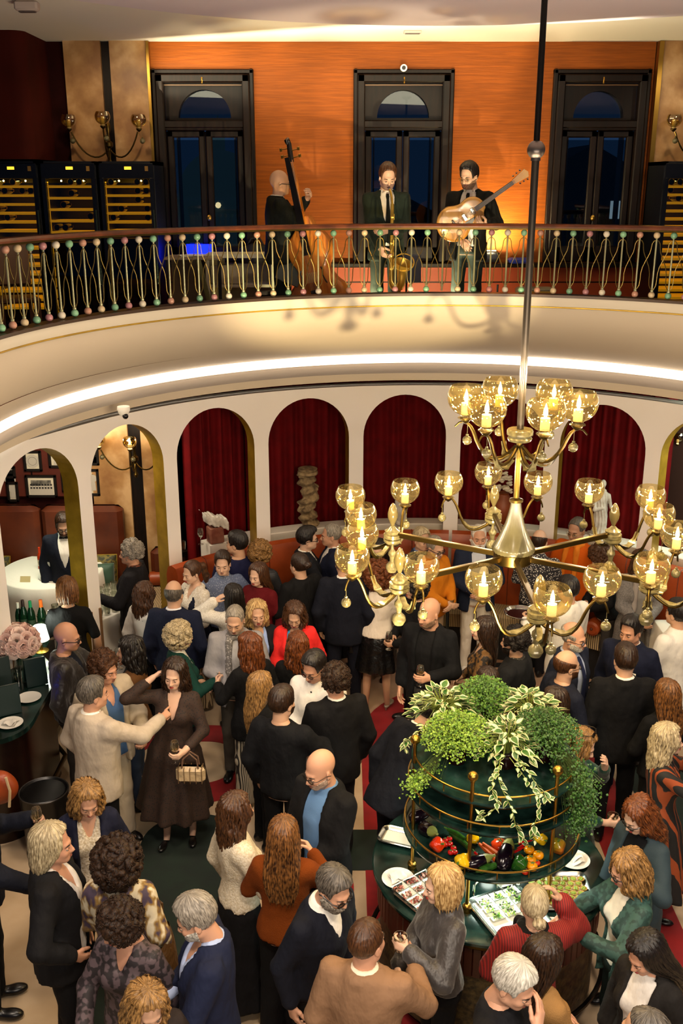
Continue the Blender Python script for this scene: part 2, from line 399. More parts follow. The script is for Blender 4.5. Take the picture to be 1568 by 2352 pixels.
# left pier with rounded orange edge
pp = [(-7, 11.3), (-3.42, 11.3)]+[(-3.42+.14*sin(pi/2*i/8), 11.44-.14*cos(pi/2*i/8)) for i in range(1, 9)]+[(-3.28, 12.2), (-7, 12.2)]
struct(MB().prism(pp, 5.69, CEIL).build('wall_left', mat('russet_wall', '#3c0e06', .85, spec=.1, col2='#340c04', nscale=3), ang=40))
struct(MB().box((5.4, WY+.1, 5.4), (2, .2, 3.1)).build('wall_right_back', M_SHELLDARK, smooth=False))
# ceiling with dropped oval
struct(MB().box((0, 7, CEIL+.1), (20, 14, .2)).build('ceiling', mat('ceiling_plaster', '#d8cfc0', .8), smooth=False))
b = MB(); b.lathe([(.02, .0), (.97, .0), (1, .03), (1, .10)], 96, cap=False, M=Matrix.Diagonal((4.35, 4.6, 1)))
struct(b.build('ceiling_oval', mat('ceiling_oval_plaster', '#d2c4ca', .8), loc=(.9, 5.86, 6.845), ang=40))

# ---- windows
M_NIGHT = glass('night_glass', '#b4bcc0', base=.035, edge=.15)
def window(n, x0, x1):
    cx = (x0+x1)/2; W = x1-x0; fr = MB()
    t = .085
    for x in (x0+t/2, x1-t/2): fr.bbox((x, WY-.03, (WZ0+WZ1)/2), (t, .14, WZ1-WZ0), .012)
    fr.bbox((cx, WY-.03, WZ1-t/2), (W, .14, t), .012)
    fr.bbox((cx, WY-.02, 6.08), (W-.1, .13, .085), .012)
    fr.bbox((cx, WY-.01, 6.03), (W-.1, .11, .03), .008)
    fo = struct(fr.build(f'window_{n}', M_DARKWOOD))
    # outer architrave
    a = MB()
    for x in (x0-.02, x1+.02): a.bbox((x, WY-.02, (WZ0+WZ1)/2+.03), (.05, .08, WZ1-WZ0+.06), .01)
    a.bbox((cx, WY-.02, WZ1+.03), (W+.09, .08, .05), .01); a.build('architrave', M_DARKWOOD, fo)
    # transom panel with a half-round light
    r = W*.285; zb = 6.15; ztop = WZ1-t
    arc = [(cx+r*cos(pi*i/20), zb+r*sin(pi*i/20)*1.0) for i in range(21)]
    tb = MB(); xa, xb = x0+t, x1-t
    for y in (WY+.03,):
        for i in range(20):
            (p, q), (p2, q2) = arc[i], arc[i+1]
            tb.add([(p, y, q), (p2, y, q2), (p2, y, ztop), (p, y, ztop)], [(0, 1, 2, 3)])
            tb.add([(p, y, q), (p2, y, q2), (p2, y+.12, q2), (p, y+.12, q)], [(3, 2, 1, 0)])
        tb.add([(xa, y, 6.12), (cx-r, y, 6.12), (cx-r, y, ztop), (xa, y, ztop)], [(0, 1, 2, 3)])
        tb.add([(cx+r, y, 6.12), (xb, y, 6.12), (xb, y, ztop), (cx+r, y, ztop)], [(0, 1, 2, 3)])
        tb.add([(cx-r, y, 6.12), (cx+r, y, 6.12), (cx+r, y, zb), (cx-r, y, zb)], [(0, 1, 2, 3)])
    tb.build('transom_panel', M_DARKWOOD, fo, smooth=False)
    MB().box((cx, WY+.01, ztop-.02), (xb-xa, .02, .012)).build('transom_bead', mat('lit_bead', '#6a4a2a', .4), fo, smooth=False)  # bead coloured lighter than the frame to look lit
    MB().prism([(p, q) for p, q in arc], WY+.10, WY+.106, 'xz').build('pane', M_NIGHT, fo, smooth=False)
    for s in (-1, 1):
        c2 = cx+s*(W-2*t)/4; w2 = (W-2*t)/2-.006; lf = MB(); z0, z1 = WZ0, 6.015; k = .075
        for x in (c2-w2/2+k/2, c2+w2/2-k/2): lf.bbox((x, WY+.02, (z0+z1)/2), (k, .07, z1-z0), .012)
        for z in (z0+.09, z1-k/2): lf.bbox((c2, WY+.02, z), (w2, .07, k if z > 5 else .18), .012)
        l = lf.build('casement', M_DARKWOOD, fo)
        MB().box((c2, WY+.02, (z0+z1)/2), (w2-2*k, .008, z1-z0-.2)).build('pane', M_NIGHT, l, smooth=False)
        # inner reveal boards catching the light
        MB().box((c2+s*.11, WY+.16, (z0+z1)/2), (.012, .2, z1-z0)).build('shutter_board', mat('shutter_wood', '#241208', .4), fo, smooth=False)
    MB().sphere((cx+.012, WY-.03, 5.06), .03, 10, (1, .5, 1.2)).build('window_knob', M_BRASS, fo)
    MB().tube([(cx, WY-.10, 6.565), (cx, WY-.115, 6.545), (cx, WY-.10, 6.52), (cx, WY-.11, 6.50)], .008, 6).build('catch', M_BRASS, fo)
for i, (x0, x1) in enumerate(WINS): window(i+1, x0, x1)
# the town seen through the panes
dm = thing('domed_church', 'pale domed church lit at night outside the first window', 'church', (-4.15, 36, -.1))
MB().lathe([(1.5, 0), (1.5, 4.8), (1.62, 4.85), (1.62, 5.0), (1.45, 5.1)], 24).build('drum', mat('church_stone_glow', '#3a5058', .9, emit='#3c5a64', estr=.22), dm)  # night lighting put into the stone as emission
MB().lathe([(1.42*cos(pi/2*i/10)+.02, 5.1+1.5*sin(pi/2*i/10)) for i in range(11)], 24).build('dome', MATS['church_stone_glow'], dm)
MB().lathe([(.22, 6.55), (.22, 7.0), (.26, 7.02), (.05, 7.3), (.02, 7.7)], 12).build('lantern', MATS['church_stone_glow'], dm)
MB().sphere((.1, -1.6, 4.85), .1, 8).build('lamp', emis('church_lamp', '#ffd89a', 3), dm)
for (x, y, wd, h, lb) in ((2.1, 40, 3.4, 4.2, 'dark town house seen through the middle window'), (7.2, 32, 3.2, 5.6, 'dark town house with a lit window behind the third window'), (10.5, 34, 3.0, 4.9, 'dark town house beyond the right edge of the third window')):
    t = thing('town_house', lb, 'house', (x, y, 0), 0, None)
    MB().box((0, 0, h/2), (wd, 3, h)).build('wall', mat('house_stone', '#1a2228', .9), t, smooth=False)
    MB().prism([(-wd/2-.1, h), (wd/2+.1, h), (0, h+.9)], -1.6, 1.6, 'xz').build('roof', mat('house_roof', '#14161a', .9), t, smooth=False)
    for q in (-.3, .25): MB().box((q*wd, -1.5, h-.9), (.35, .06, .5)).build('window', emis('house_window', '#c8dce6', .7) if lb.count('lit') else mat('house_pane', '#0a1016', .2), t, smooth=False)
M_WATER = mat('ground_night', '#06090c', .9)
struct(MB().box((2, 40, -.2), (90, 50, .2)).build('ground_outside', M_WATER, smooth=False))

# ---- lower outer walls
b = MB(); rr = 5.35
b.grid(lambda i, j: cyl_pt(radians(50+72*i/40), rr, 3.3*j), 41, 2)
struct(b.build('wall_lower_back', mat('lower_brown', '#2e1208', .6)))
struct(MB().box((-4.4, 12.32, 1.65), (4.6, .2, 3.3)).build('wall_lower_left', M_SHELLDARK, smooth=False))
struct(MB().box((-7, 10, 1.65), (.2, 6, 3.3)).build('wall_far_left', M_SHELLDARK, smooth=False))
struct(MB().box((5.6, 12.32, 1.65), (3.2, .2, 3.3)).build('wall_lower_right', M_MARBLE, smooth=False))
pilaster('wall_pilaster_5', -3.14, -2.66, 0, 3.3); pilaster('wall_pilaster_6', -2.5, -2.02, 0, 3.3)
struct(MB().box((-2.58, 12.2, 1.65), (.18, .06, 3.3)).build('trim_8', M_DARKWOOD, smooth=False))
# brown leather wall panelling with a rail (left dining room)
wl = struct(MB().bbox((-5.1, 12.18, 2.45), (3.9, .08, 1.6), .02).build('wall_panel', mat('russet_leather', '#5a2010', .5, col2='#4c1a0c', nscale=4)))
for x in (-3.9, -4.7, -5.6): MB().box((x, 12.135, 2.45), (.012, .02, 1.6)).build('seam', M_DARKWOOD, wl, smooth=False)
# ================================================================ gallery railing
rail = thing('balcony_railing', 'curved gallery railing with dark wood handrail and rods tipped with green, cream and pink balls', 'railing', (RC[0], RC[1]+RR, 4.385))
def inrail(o): o.parent = rail; o.matrix_parent_inverse = Matrix.Translation(-rail.location); return o
b = MB(); n = 120
b.grid(lambda i, j: (lambda a, p: (RC[0]+(RR+p[0])*cos(a), RC[1]+(RR+p[0])*sin(a), p[1]))(A0+(A1-A0)*i/n, [(-.035, 5.035), (-.04, 5.05), (-.03, 5.068), (0, 5.076), (.03, 5.068), (.04, 5.05), (.035, 5.035), (.0, 5.03)][j]), n+1, 8, closed_v=True)
inrail(b.build('handrail', M_MAHOG))
b = MB(); b.grid(lambda i, j: (lambda a, p: (RC[0]+(RR+p[0])*cos(a), RC[1]+(RR+p[0])*sin(a), p[1]))(A0+(A1-A0)*i/n, [(-.02, 5.018), (.02, 5.018), (.02, 5.034), (-.02, 5.034)][j]), n+1, 4, closed_v=True)
inrail(b.build('rail_strip', M_OLDBRASS))
b = MB(); b.grid(lambda i, j: (lambda a, p: (RC[0]+(RR+p[0])*cos(a), RC[1]+(RR+p[0])*sin(a), p[1]))(A0+(A1-A0)*i/n, [(-.075, 4.386), (.075, 4.386), (.075, 4.412), (-.075, 4.412)][j]), n+1, 4, closed_v=True)
inrail(b.build('bottom_rail', mat('dark_bronze_rail', '#3a2614', .4, .3)))
BALLM = [mat('jade_ball', '#6f9a78', .25), mat('cream_ball', '#c8b088', .25), mat('rose_ball', '#b8866e', .25), mat('jade_ball2', '#7fae86', .25), mat('ivory_ball', '#d2c6ae', .25), mat('rose_ball2', '#a87474', .25)]
M_ROD = mat('pale_rod', '#8c8864', .35, .4); M_WIRE = mat('gilt_wire', '#6c5a2c', .4, .8)
PB = .156/RR; NB = int((A1-A0)/PB)
rod_me = MB().cyl((0, 0, 4.43), (0, 0, 5.0), .0085, 8).lathe([(.015, 4.96), (.015, 4.975)], 8).lathe([(.015, 4.475), (.015, 4.49)], 8).mesh('baluster', M_ROD)
ball_me = [MB().sphere((0, 0, 0), .031, 14).mesh('ball', m) for m in BALLM]
def wire_me(s):
    L = .156; pts = [(0, 4.945), (.022, 4.935), (.036, 4.91), (.040, 4.87), (.048, 4.83), (.078, 4.765), (.106, 4.70), (.118, 4.64), (.119, 4.58), (.124, 4.53), (.140, 4.50), (.155, 4.49)]
    P = []
    for i in range(len(pts)-1):
        for k in range(2):
            t = k/2; P.append((s*(pts[i][0]*(1-t)+pts[i+1][0]*t), .006*s, pts[i][1]*(1-t)+pts[i+1][1]*t))
    P.append((s*pts[-1][0], .006*s, pts[-1][1]))
    # bend round the rail
    Q = []
    for x, y, z in P:
        a = x/RR; Q.append((sin(a)*(RR+y), cos(a)*(RR+y)-RR, z))
    return MB().tube(Q, .0042, 5).mesh('wire', M_WIRE)
WME = (wire_me(1), wire_me(-1))
seq = [0, 1, 2, 3, 4, 5]
for k in range(NB):
    a = A0+PB*(k+.5); x, y = RC[0]+RR*cos(a), RC[1]+RR*sin(a)
    r = link('baluster', rod_me); inrail(r); r.location = (x, y, 0); r.rotation_euler = (0, 0, a-pi/2)
    deg = a*180/pi
    bare = 89.2 < deg < 91.8 or 93.3 < deg < 94.6
    if not bare:
        for z in (5.005-.016, 4.445): link('ball', ball_me[seq[k % 6]], r, (0, 0, z))
    for wme in WME: link('wire', wme, r)

# ================================================================ glass globes with candles
M_AMBER = glass('amber_glass', '#f9f0d2', base=.035, edge=.25, scat=(.006, '#f4e0a8'))
M_FLAME = emis('flame', '#ffecc0', 50)
M_CANDLE = mat('candle_tube', '#efe2b8', .5, emit='#ffe8bc', estr=.9)
M_CANDLE_OFF = mat('candle_tube_unlit', '#e8dcc0', .5)
M_GLASSBEAD = mat('frosted_bead', '#544c34', .2, 0.2, col2='#746c4c', nscale=30)
def globe_profile(r):
    pr = []
    for i in range(13):
        a = -pi/2+.36+(pi/2+.62-.36)*i/12; pr.append((r*cos(a), r*sin(a)*1.0))
    return pr
def globe_mesh(r, m):
    o = globe_profile(r); inn = [(x-.0025, z) for x, z in reversed(o)]
    b = MB(); b.lathe(o+[(o[-1][0]-.001, o[-1][1]+.002)]+inn, 28, cap=False)
    b.lathe([(r*.36, -r*.93), (r*.30, -r*.99), (r*.30, -r*1.06), (r*.42, -r*1.12), (r*.42, -r*1.16), (r*.2, -r*1.17)], 20)
    return b.mesh('globe', m, ang=50)
GLOBE = globe_mesh(.105, M_AMBER); GLOBE_S = globe_mesh(.085, glass('amber_glass_pale', '#ece0b8', base=.09, edge=.35))
CAND = MB().lathe([(.026, -.10), (.026, -.035), (.020, -.033), (.020, -.036), (.002, -.037)], 14).mesh('candle', M_CANDLE)
CAND_OFF = MB().lathe([(.022, -.09), (.022, .0), (.016, .002), (.002, .0)], 14).mesh('candle', M_CANDLE_OFF)
FLAME = MB().lathe([(.002, -.034), (.009, -.022), (.0125, -.008), (.010, .008), (.005, .026), (.001, .042)], 10).mesh('bulb_flame', M_FLAME)
BEAD = MB().sphere((0, 0, -.105), .030, 14).lathe([(.004, -.075), (.010, -.072), (.010, -.066), (.003, -.064)], 8).cyl((0, 0, 0), (0, 0, -.065), .0016, 5).mesh('glass_pendant', M_GLASSBEAD)
SOCK = MB().lathe([(.004, -.03), (.018, -.02), (.026, -.012), (.034, 0), (.034, .004), (.01, .006)], 14).mesh('bobeche', M_OLDBRASS)
def lamp_globe(parent, p, lit=True, small=False, bead=True, power=17.0):
    g = link('globe', GLOBE_S if small else GLOBE, parent, p); r = .085 if small else .105
    link('candle', CAND if lit else CAND_OFF, g)
    s = link('bobeche', SOCK, g, (0, 0, -r*1.18))
    if lit:
        link('bulb_flame', FLAME, g)
        l = light('candle_bulb', 'POINT', (0, 0, .09), power, (1.0, .83, .60), .03); l.parent = g
    return g
# ================================================================ chandelier
CX, CY, CH = 1.115, 6.10, 3.10
ch = thing('chandelier', 'large two-tier brass chandelier with amber glass globes hanging over the hall', 'chandelier', (CX, CY, CH))
MB().lathe([(.022, .86), (.022, 2.50)], 14).build('hanging_rod', mat('grey_bronze', '#5c5246', .35, .9), ch)
MB().lathe([(.018, 2.46), (.018, 3.82)], 14).lathe([(.09, 3.80), (.09, 3.74), (.03, 3.70)], 20).build('upper_rod', mat('black_bronze', '#1c1814', .4, .7), ch)
MB().sphere((0, 0, 2.53), .052, 24).lathe([(.028, 2.47), (.028, 2.49)], 14).build('rod_ball', mat('pewter_ball', '#7a7068', .35, .9), ch)
MB().lathe([(.018, .3), (.018, .90)], 14).build('lower_rod', mat('gilt_rod', '#6a5626', .3, 1.0), ch)
# ribbed glass bell and hub
M_RIBGLASS = mat('ribbed_glass', '#3e3824', .22, .15, col2='#4e4832', nscale=8)
def ribbed(prof, n=60, amp=.02):
    b = MB(); m = len(prof)
    b.grid(lambda i, j: (lambda a, r: (r*cos(a), r*sin(a), prof[j][1]))(2*pi*i/n, prof[j][0]*(1+amp*cos(i*pi))), n, m, closed_u=True); return b
ribbed([(.132, .08), (.138, .095), (.130, .115), (.108, .155), (.082, .21), (.060, .27), (.044, .335), (.035, .385), (.032, .41)], 64, .022).build('bell', M_RIBGLASS, ch, ang=60)
MB().lathe([(.02, .41), (.044, .415), (.044, .43), (.02, .44)], 20).build('bell_collar', M_OLDBRASS, ch)
MB().lathe([(.02, 0), (.115, 0), (.126, .01), (.126, .075), (.115, .085), (.03, .09)], 36).build('hub', M_OLDBRASS, ch)
ARMBEZ = lambda L, dz: bez((0, 0, 0), (L*.45, 0, -.13), (L*.62, 0, -.10), (L*.78, 0, .06), 8)+bez((L*.78, 0, .06), (L*.86, 0, .13), (L*.96, 0, .17), (L*1.03, 0, .155), 6)[1:]+bez((L*1.03, 0, .155), (L*1.1, 0, .14), (L*1.14, 0, .11), (L*1.16, 0, .075), 4)[1:]
def arm_me(L):
    P = ARMBEZ(L, 0); n = len(P)
    return MB().tube(P, [.0135-.008*i/n for i in range(n)], 8).mesh('arm', M_OLDBRASS)
def leaf_me(L):
    """serrated glass leaf lying along the arm"""
    P = ARMBEZ(L, 0); b = MB(); pts = []
    for i in range(1, 8):
        p = P[i]; wd = .020*sin(pi*(i)/8)+.006
        for s in (-1, 1):
            q = p+Vector((0, s*wd*(1.25 if i % 2 else .8), .016)); pts.append(q)
    fs = [(2*i, 2*i+1, 2*i+3, 2*i+2) for i in range(6)]
    b.add(pts, fs); m = len(pts); b.add([q+Vector((0, 0, -.006)) for q in pts], [f[::-1] for f in fs])
    return b.mesh('leaf_sleeve', M_GLASSBEAD)
ARM_ME = arm_me(.33); LEAF_ME = leaf_me(.33)
NODE = MB().lathe([(.02, -.09), (.05, -.075), (.062, -.06), (.062, -.045), (.05, -.04), (.062, -.035), (.062, -.01), (.05, -.005), (.055, .015), (.03, .03), (.012, .05)], 20).mesh('node_collar', M_GLASSBEAD)
ACORN = MB().lathe([(.006, .04), (.014, .06), (.022, .08), (.034, .11), (.036, .14), (.026, .18), (.012, .205), (.003, .215)], 14).mesh('acorn_finial', mat('acorn_glass', '#564c30', .15, .2))
DROP = MB().lathe([(.01, -.09), (.012, -.12), (.028, -.14), (.03, -.16), (.018, -.18), (.016, -.21), (.04, -.235), (.045, -.26), (.03, -.29), (.004, -.30)], 14).mesh('drop_finial', M_GLASSBEAD)
R1 = .88; ang0 = radians(-90)
for k in range(6):
    a = ang0+k*pi/3; d = Vector((cos(a), sin(a), 0))
    sp = MB().bbox((R1/2+.04, 0, .04), (R1-.10, .030, .036), .004).build('spoke', M_OLDBRASS, ch, rot=(0, 0, a))
    nd = link('node_collar', NODE, ch, d*R1+Vector((0, 0, .05)))
    link('acorn_finial', ACORN, nd); link('drop_finial', DROP, nd)
    for s in ((-1.36, 0, 1.36)):
        ar = link('arm', ARM_ME, ch, d*R1+Vector((0, 0, -.01)), (0, 0, a+s)); link('leaf_sleeve', LEAF_ME, ar)
        link('glass_pendant', BEAD, ar, (.33*1.14, 0, .10))
        p = d*R1+Vector((cos(a+s)*.335, sin(a+s)*.335, .155+.122-.01))
        lamp_globe(ch, p)
# upper tier
UZ = .84
MB().lathe([(.02, UZ+.05), (.075, UZ+.05), (.082, UZ+.04), (.082, UZ+.015), (.07, UZ+.01), (.07, UZ), (.078, UZ-.01), (.07, UZ-.025), (.02, UZ-.03)], 28).build('crown_collar', M_GLASSBEAD, ch)
ARM_U = MB().tube(bez((.02, 0, 0), (.14, 0, -.17), (.24, 0, -.08), (.29, 0, .07), 8)+bez((.29, 0, .07), (.32, 0, .14), (.37, 0, .16), (.41, 0, .10), 5)[1:], [.012]*9+[.010, .009, .007, .006, .005], 8).mesh('arm', M_OLDBRASS)
for k in range(6):
    a = radians(-76)+k*pi/3
    ar = link('arm', ARM_U, ch, (0, 0, UZ-.06), (0, 0, a)); link('leaf_sleeve', LEAF_ME, ar, (.01, 0, -.05), None); link('glass_pendant', BEAD, ar, (.33, 0, .12))
    lamp_globe(ch, Vector((cos(a)*.345, sin(a)*.345, UZ+.235))).scale = (1.13,)*3

# ================================================================ wall sconces
def sconce(loc, label, lit, power=2.5):
    t = thing('wall_sconce', label, 'sconce', loc, 0, None)
    MB().lathe([(.012, -.30), (.03, -.26), (.012, -.22), (.02, -.1), (.045, -.08), (.045, -.04), (.02, -.02), (.012, .05), (.03, .1), (.028, .16), (.004, .2)], 14, (0, -.1, 0)).cyl((0, .0, -.06), (0, -.1, -.06), .02, 8).build('stem', M_OLDBRASS, t)
    for dx, dy, dz in ((-.42, -.16, .2), (0, -.34, .22), (.36, -.16, .2)):
        q = Vector((dx, dy, dz))
        b = MB(); b.tube(bez((0, -.1, -.1), (dx*.3, -.1+(dy+.1)*.3, -.28), (dx*.7, -.1+(dy+.1)*.7, -.2), (dx*.95, dy, dz-.13), 10), .009, 6); b.build('arm', M_OLDBRASS, t)
        g = lamp_globe(t, q, lit, True, power=power)
        link('glass_pendant', BEAD, t, q+Vector((.03, 0, -.12)))
    return t
sconce((-2.62, WY-.08, 5.92), 'unlit three-arm glass sconce on the upper marble pilaster, left of the windows', False)
sconce((4.12, WY-.1, 5.92), 'unlit three-arm glass sconce cut by the frame beside the third window', False)
sconce((-2.56, WY-.1, 2.26), 'lit three-arm glass sconce in the second arch on rosy marble', True, 4)
sconce((4.55, WY-.1, 2.3), 'lit sconce glimpsed through the last arch near the brass node', True, 4)

# ================================================================ cameras and detectors
t = thing('dome_camera', 'white dome security camera hanging under the lit cove strip', 'camera', (-2.12, 9.57, 3.385))
MB().lathe([(.06, 0), (.064, -.03), (.05, -.07), (.02, -.1)], 18).build('housing', M_WHITE, t); MB().sphere((.02, -.03, -.09), .03, 12).build('lens_dome', M_BLACK, t)
p = at_y(927, 156, WY-.1)
t = thing('bullet_camera', 'white round security camera on the orange wall over the middle window', 'camera', (p.x, WY-.01, p.z))
MB().cyl((0, 0, 0), (0, -.10, 0), .038, 16).build('housing', M_WHITE, t); MB().cyl((0, -.10, 0), (0, -.106, 0), .022, 14).build('lens', M_BLACK, t); MB().cyl((0, 0, 0), (0, .0, -.07), .016, 8).build('bracket', M_WHITE, t)
p = at_z(62, 14, 6.9)
t = thing('smoke_detector', 'small square alarm box on the ceiling over the left pier', 'detector', (p.x, p.y, 6.94)); MB().bbox((0, 0, -.04), (.2, .12, .08), .015).build('case', mat('beige_case', '#a89890', .5), t); MB().bbox((0, 0, -.085), (.14, .06, .012), .003).build('grille', mat('dark_plastic', '#504440', .5), t)
p = at_z(947, 71, 6.94)
t = thing('ceiling_vent', 'small rectangular vent in the bright ceiling strip over the middle window', 'vent', (p.x, p.y, 6.94)); MB().bbox((0, 0, -.012), (.18, .1, .024), .005).build('case', MATS['beige_case'], t)
for k in range(3): MB().box((0, -.025+.025*k, -.026), (.15, .006, .006)).build('slat', MATS['dark_plastic'], t, smooth=False)

# ================================================================ wine fridges
M_SHELFLIT = mat('beech_glow', '#c89a30', .4, emit='#ffb820', estr=1.1)  # shelf lighting put into the wood as emission
M_FRIDGEGLASS = glass('smoked_glass', '#b4b0a4', base=.03, edge=.2)
M_BOTTLE = mat('dark_bottle', '#0c120a', .12)
M_LITBULB = emis('shelf_spot', '#ffe080', 18)
BOT_ME = MB().lathe([(.034, 0), (.037, .01), (.037, .18), (.030, .21), (.014, .24), (.0135, .29), (.015, .295)], 12).mesh('wine_bottle', M_BOTTLE)
CAP_ME = MB().lathe([(.0155, .255), (.0155, .298), (.004, .3)], 10).mesh('capsule', mat('gold_foil', '#a07a20', .3, .9))
RING_ME = MB().lathe([(.030, -.002), (.036, -.002), (.036, .002), (.030, .002)], 14, cap=False).mesh('punt_ring', mat('glass_glint', '#b08a30', .2, .6))  # gold colour paints a glint on the bottle base
def fridge(x, label, nsh, seed, row1, which):
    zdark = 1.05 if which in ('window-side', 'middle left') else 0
    t = thing('wine_fridge', label, 'fridge', (x, 11.42, 3.87), 0, 'black wine fridges along the gallery wall'); W, D, H = .60, .62, 1.80
    b = MB(); b.box((-W/2+.02, D/2, H/2), (.04, D, H)).box((W/2-.02, D/2, H/2), (.04, D, H)).box((0, D/2, H-.02), (W, D, .04)).box((0, D/2, .03), (W, D, .06)).box((0, D-.02, H/2), (W, .03, H))
    b.build('body', mat('fridge_black', '#07080a', .35), t, smooth=False)
    MB().bbox((0, -.012, H-.10), (W-.02, .024, .16), .004).build('control_panel', M_BLACK, t)
    MB().box((.02, -.026, H-.07), (.075, .004, .03)).build('display', emis('amber_display', '#ffc830', 1.6), t, smooth=False)
    MB().box((.22, -.026, H-.075), (.035, .003, .05)).build('sticker', mat('gold_sticker', '#7a5a20', .4), t, smooth=False)
    f = MB()
    for sx in (-1, 1): f.bbox((sx*(W/2-.03), -.015, .83), (.05, .03, 1.60), .005)
    f.bbox((0, -.015, .05), (W-.06, .03, .08), .005); d = f.build('door', M_BLACK, t)
    MB().box((0, -.005, .83), (W-.11, .006, 1.5)).build('door_glass', M_FRIDGEGLASS, d, smooth=False)
    MB().bbox((W/2-.02, -.045, .9), (.015, .025, .8), .004).build('handle', mat('steel_bar', '#6a7a60', .25, 1), d)
    MB().box((-W/2+.062, .02, .86), (.008, .012, 1.46)).build('light_strip', M_SHELFLIT, t, smooth=False)
    rnd = random.Random(seed)
    for k in range(int(1.44/nsh)):
        z = 1.54-k*nsh
        MB().bbox((.0, .022, z), (W-.12, .02, .026), .004).box((0, .25, z), (W-.1, .44, .012)).build('shelf', M_SHELFLIT if z > zdark else mat('beech_unlit', '#3a2a14', .5), t)  # lower shelves get a darker copy, shade put into the colour
        if k < 5:
            for q in range(5):
                if rnd.random() < (row1 if k == 0 else .5-.06*k):
                    bo = link('wine_bottle', BOT_ME, None, (x-.19+q*.095, 11.42+.06, 3.87+z+.051), (-pi/2, 0, 0))
                    nm = ('topmost', 'second', 'third', 'fourth', 'fifth')[k]
                    tag(bo, f'dark wine bottle lying on the {nm} lit shelf of the {which} wine fridge', 'bottle', f'bottles on the {nm} shelf of the {which} fridge')
                    link('capsule', CAP_ME, bo); link('punt_ring', RING_ME, bo, (0, 0, -.003))
    for sx in (-.11, .13): MB().sphere((sx, .10, H-.20), .010, 8).build('spot_bulb', M_LITBULB, t)
    l = light('fridge_lamp', 'AREA', (0, .15, H-.2), 1.6, (1, .72, .2), .3, size_y=.1); l.parent = t
fridge(-2.32, 'black wine fridge nearest the first window, close gold-lit shelves', .093, 1, .6, 'window-side')
fridge(-2.95, 'black wine fridge in the middle of three left ones, wide-spaced shelves', .12, 2, .5, 'middle left')
fridge(-3.58, 'black wine fridge cut by the frame below the dark pier', .093, 3, .4, 'far left')
fridge(3.78, 'black wine fridge on the right end of the gallery under the sconce', .085, 4, .7, 'far right')
# ================================================================ distance-field modelling
def smin(a, b, k):
    h = np.clip(.5+.5*(b-a)/k, 0, 1); return b+(a-b)*h-k*h*(1-h)
def smax(a, b, k): return -smin(-a, -b, k)
def sd_seg(P, a, b, ra, rb):
    a = np.asarray(a, np.float32); b = np.asarray(b, np.float32); ba = b-a; pa = P-a
    h = np.clip(pa @ ba/max(float(ba @ ba), 1e-9), 0, 1); q = pa-h[:, None]*ba
    return np.sqrt((q*q).sum(1))-(ra+(rb-ra)*h)
def sd_ell(P, c, r):
    q = (P-np.asarray(c, np.float32))/np.asarray(r, np.float32); k0 = np.sqrt((q*q).sum(1))+1e-6
    q2 = q/np.asarray(r, np.float32); k1 = np.sqrt((q2*q2).sum(1))+1e-6
    return k0*(k0-1)/k1
def sd_col(P, prof, off=0.0, zb=None, zt=None):
    z = P[:, 2]; zz = prof[0]
    a = np.interp(z, zz, prof[1])+off; b = np.interp(z, zz, prof[2])+off; yc = np.interp(z, zz, prof[3])
    x = P[:, 0]; y = P[:, 1]-yc; k0 = np.sqrt((x/a)**2+(y/b)**2)+1e-6; k1 = np.sqrt((x/a/a)**2+(y/b/b)**2)+1e-6
    d = k0*(k0-1)/k1
    if zb is not None: d = np.maximum(d, zb-z)
    if zt is not None: d = np.maximum(d, z-zt)
    return d
_rs = np.random.RandomState(3)
_W = [(_rs.normal(size=3), _rs.rand()*6.28) for _ in range(10)]
def wav(P, f, n=6, seed=0):
    out = 0
    for i in range(n):
        d, p = _W[(i+seed) % 10]; out = out+np.sin(P @ (d*f).astype(np.float32)+p+seed)
    return out/n
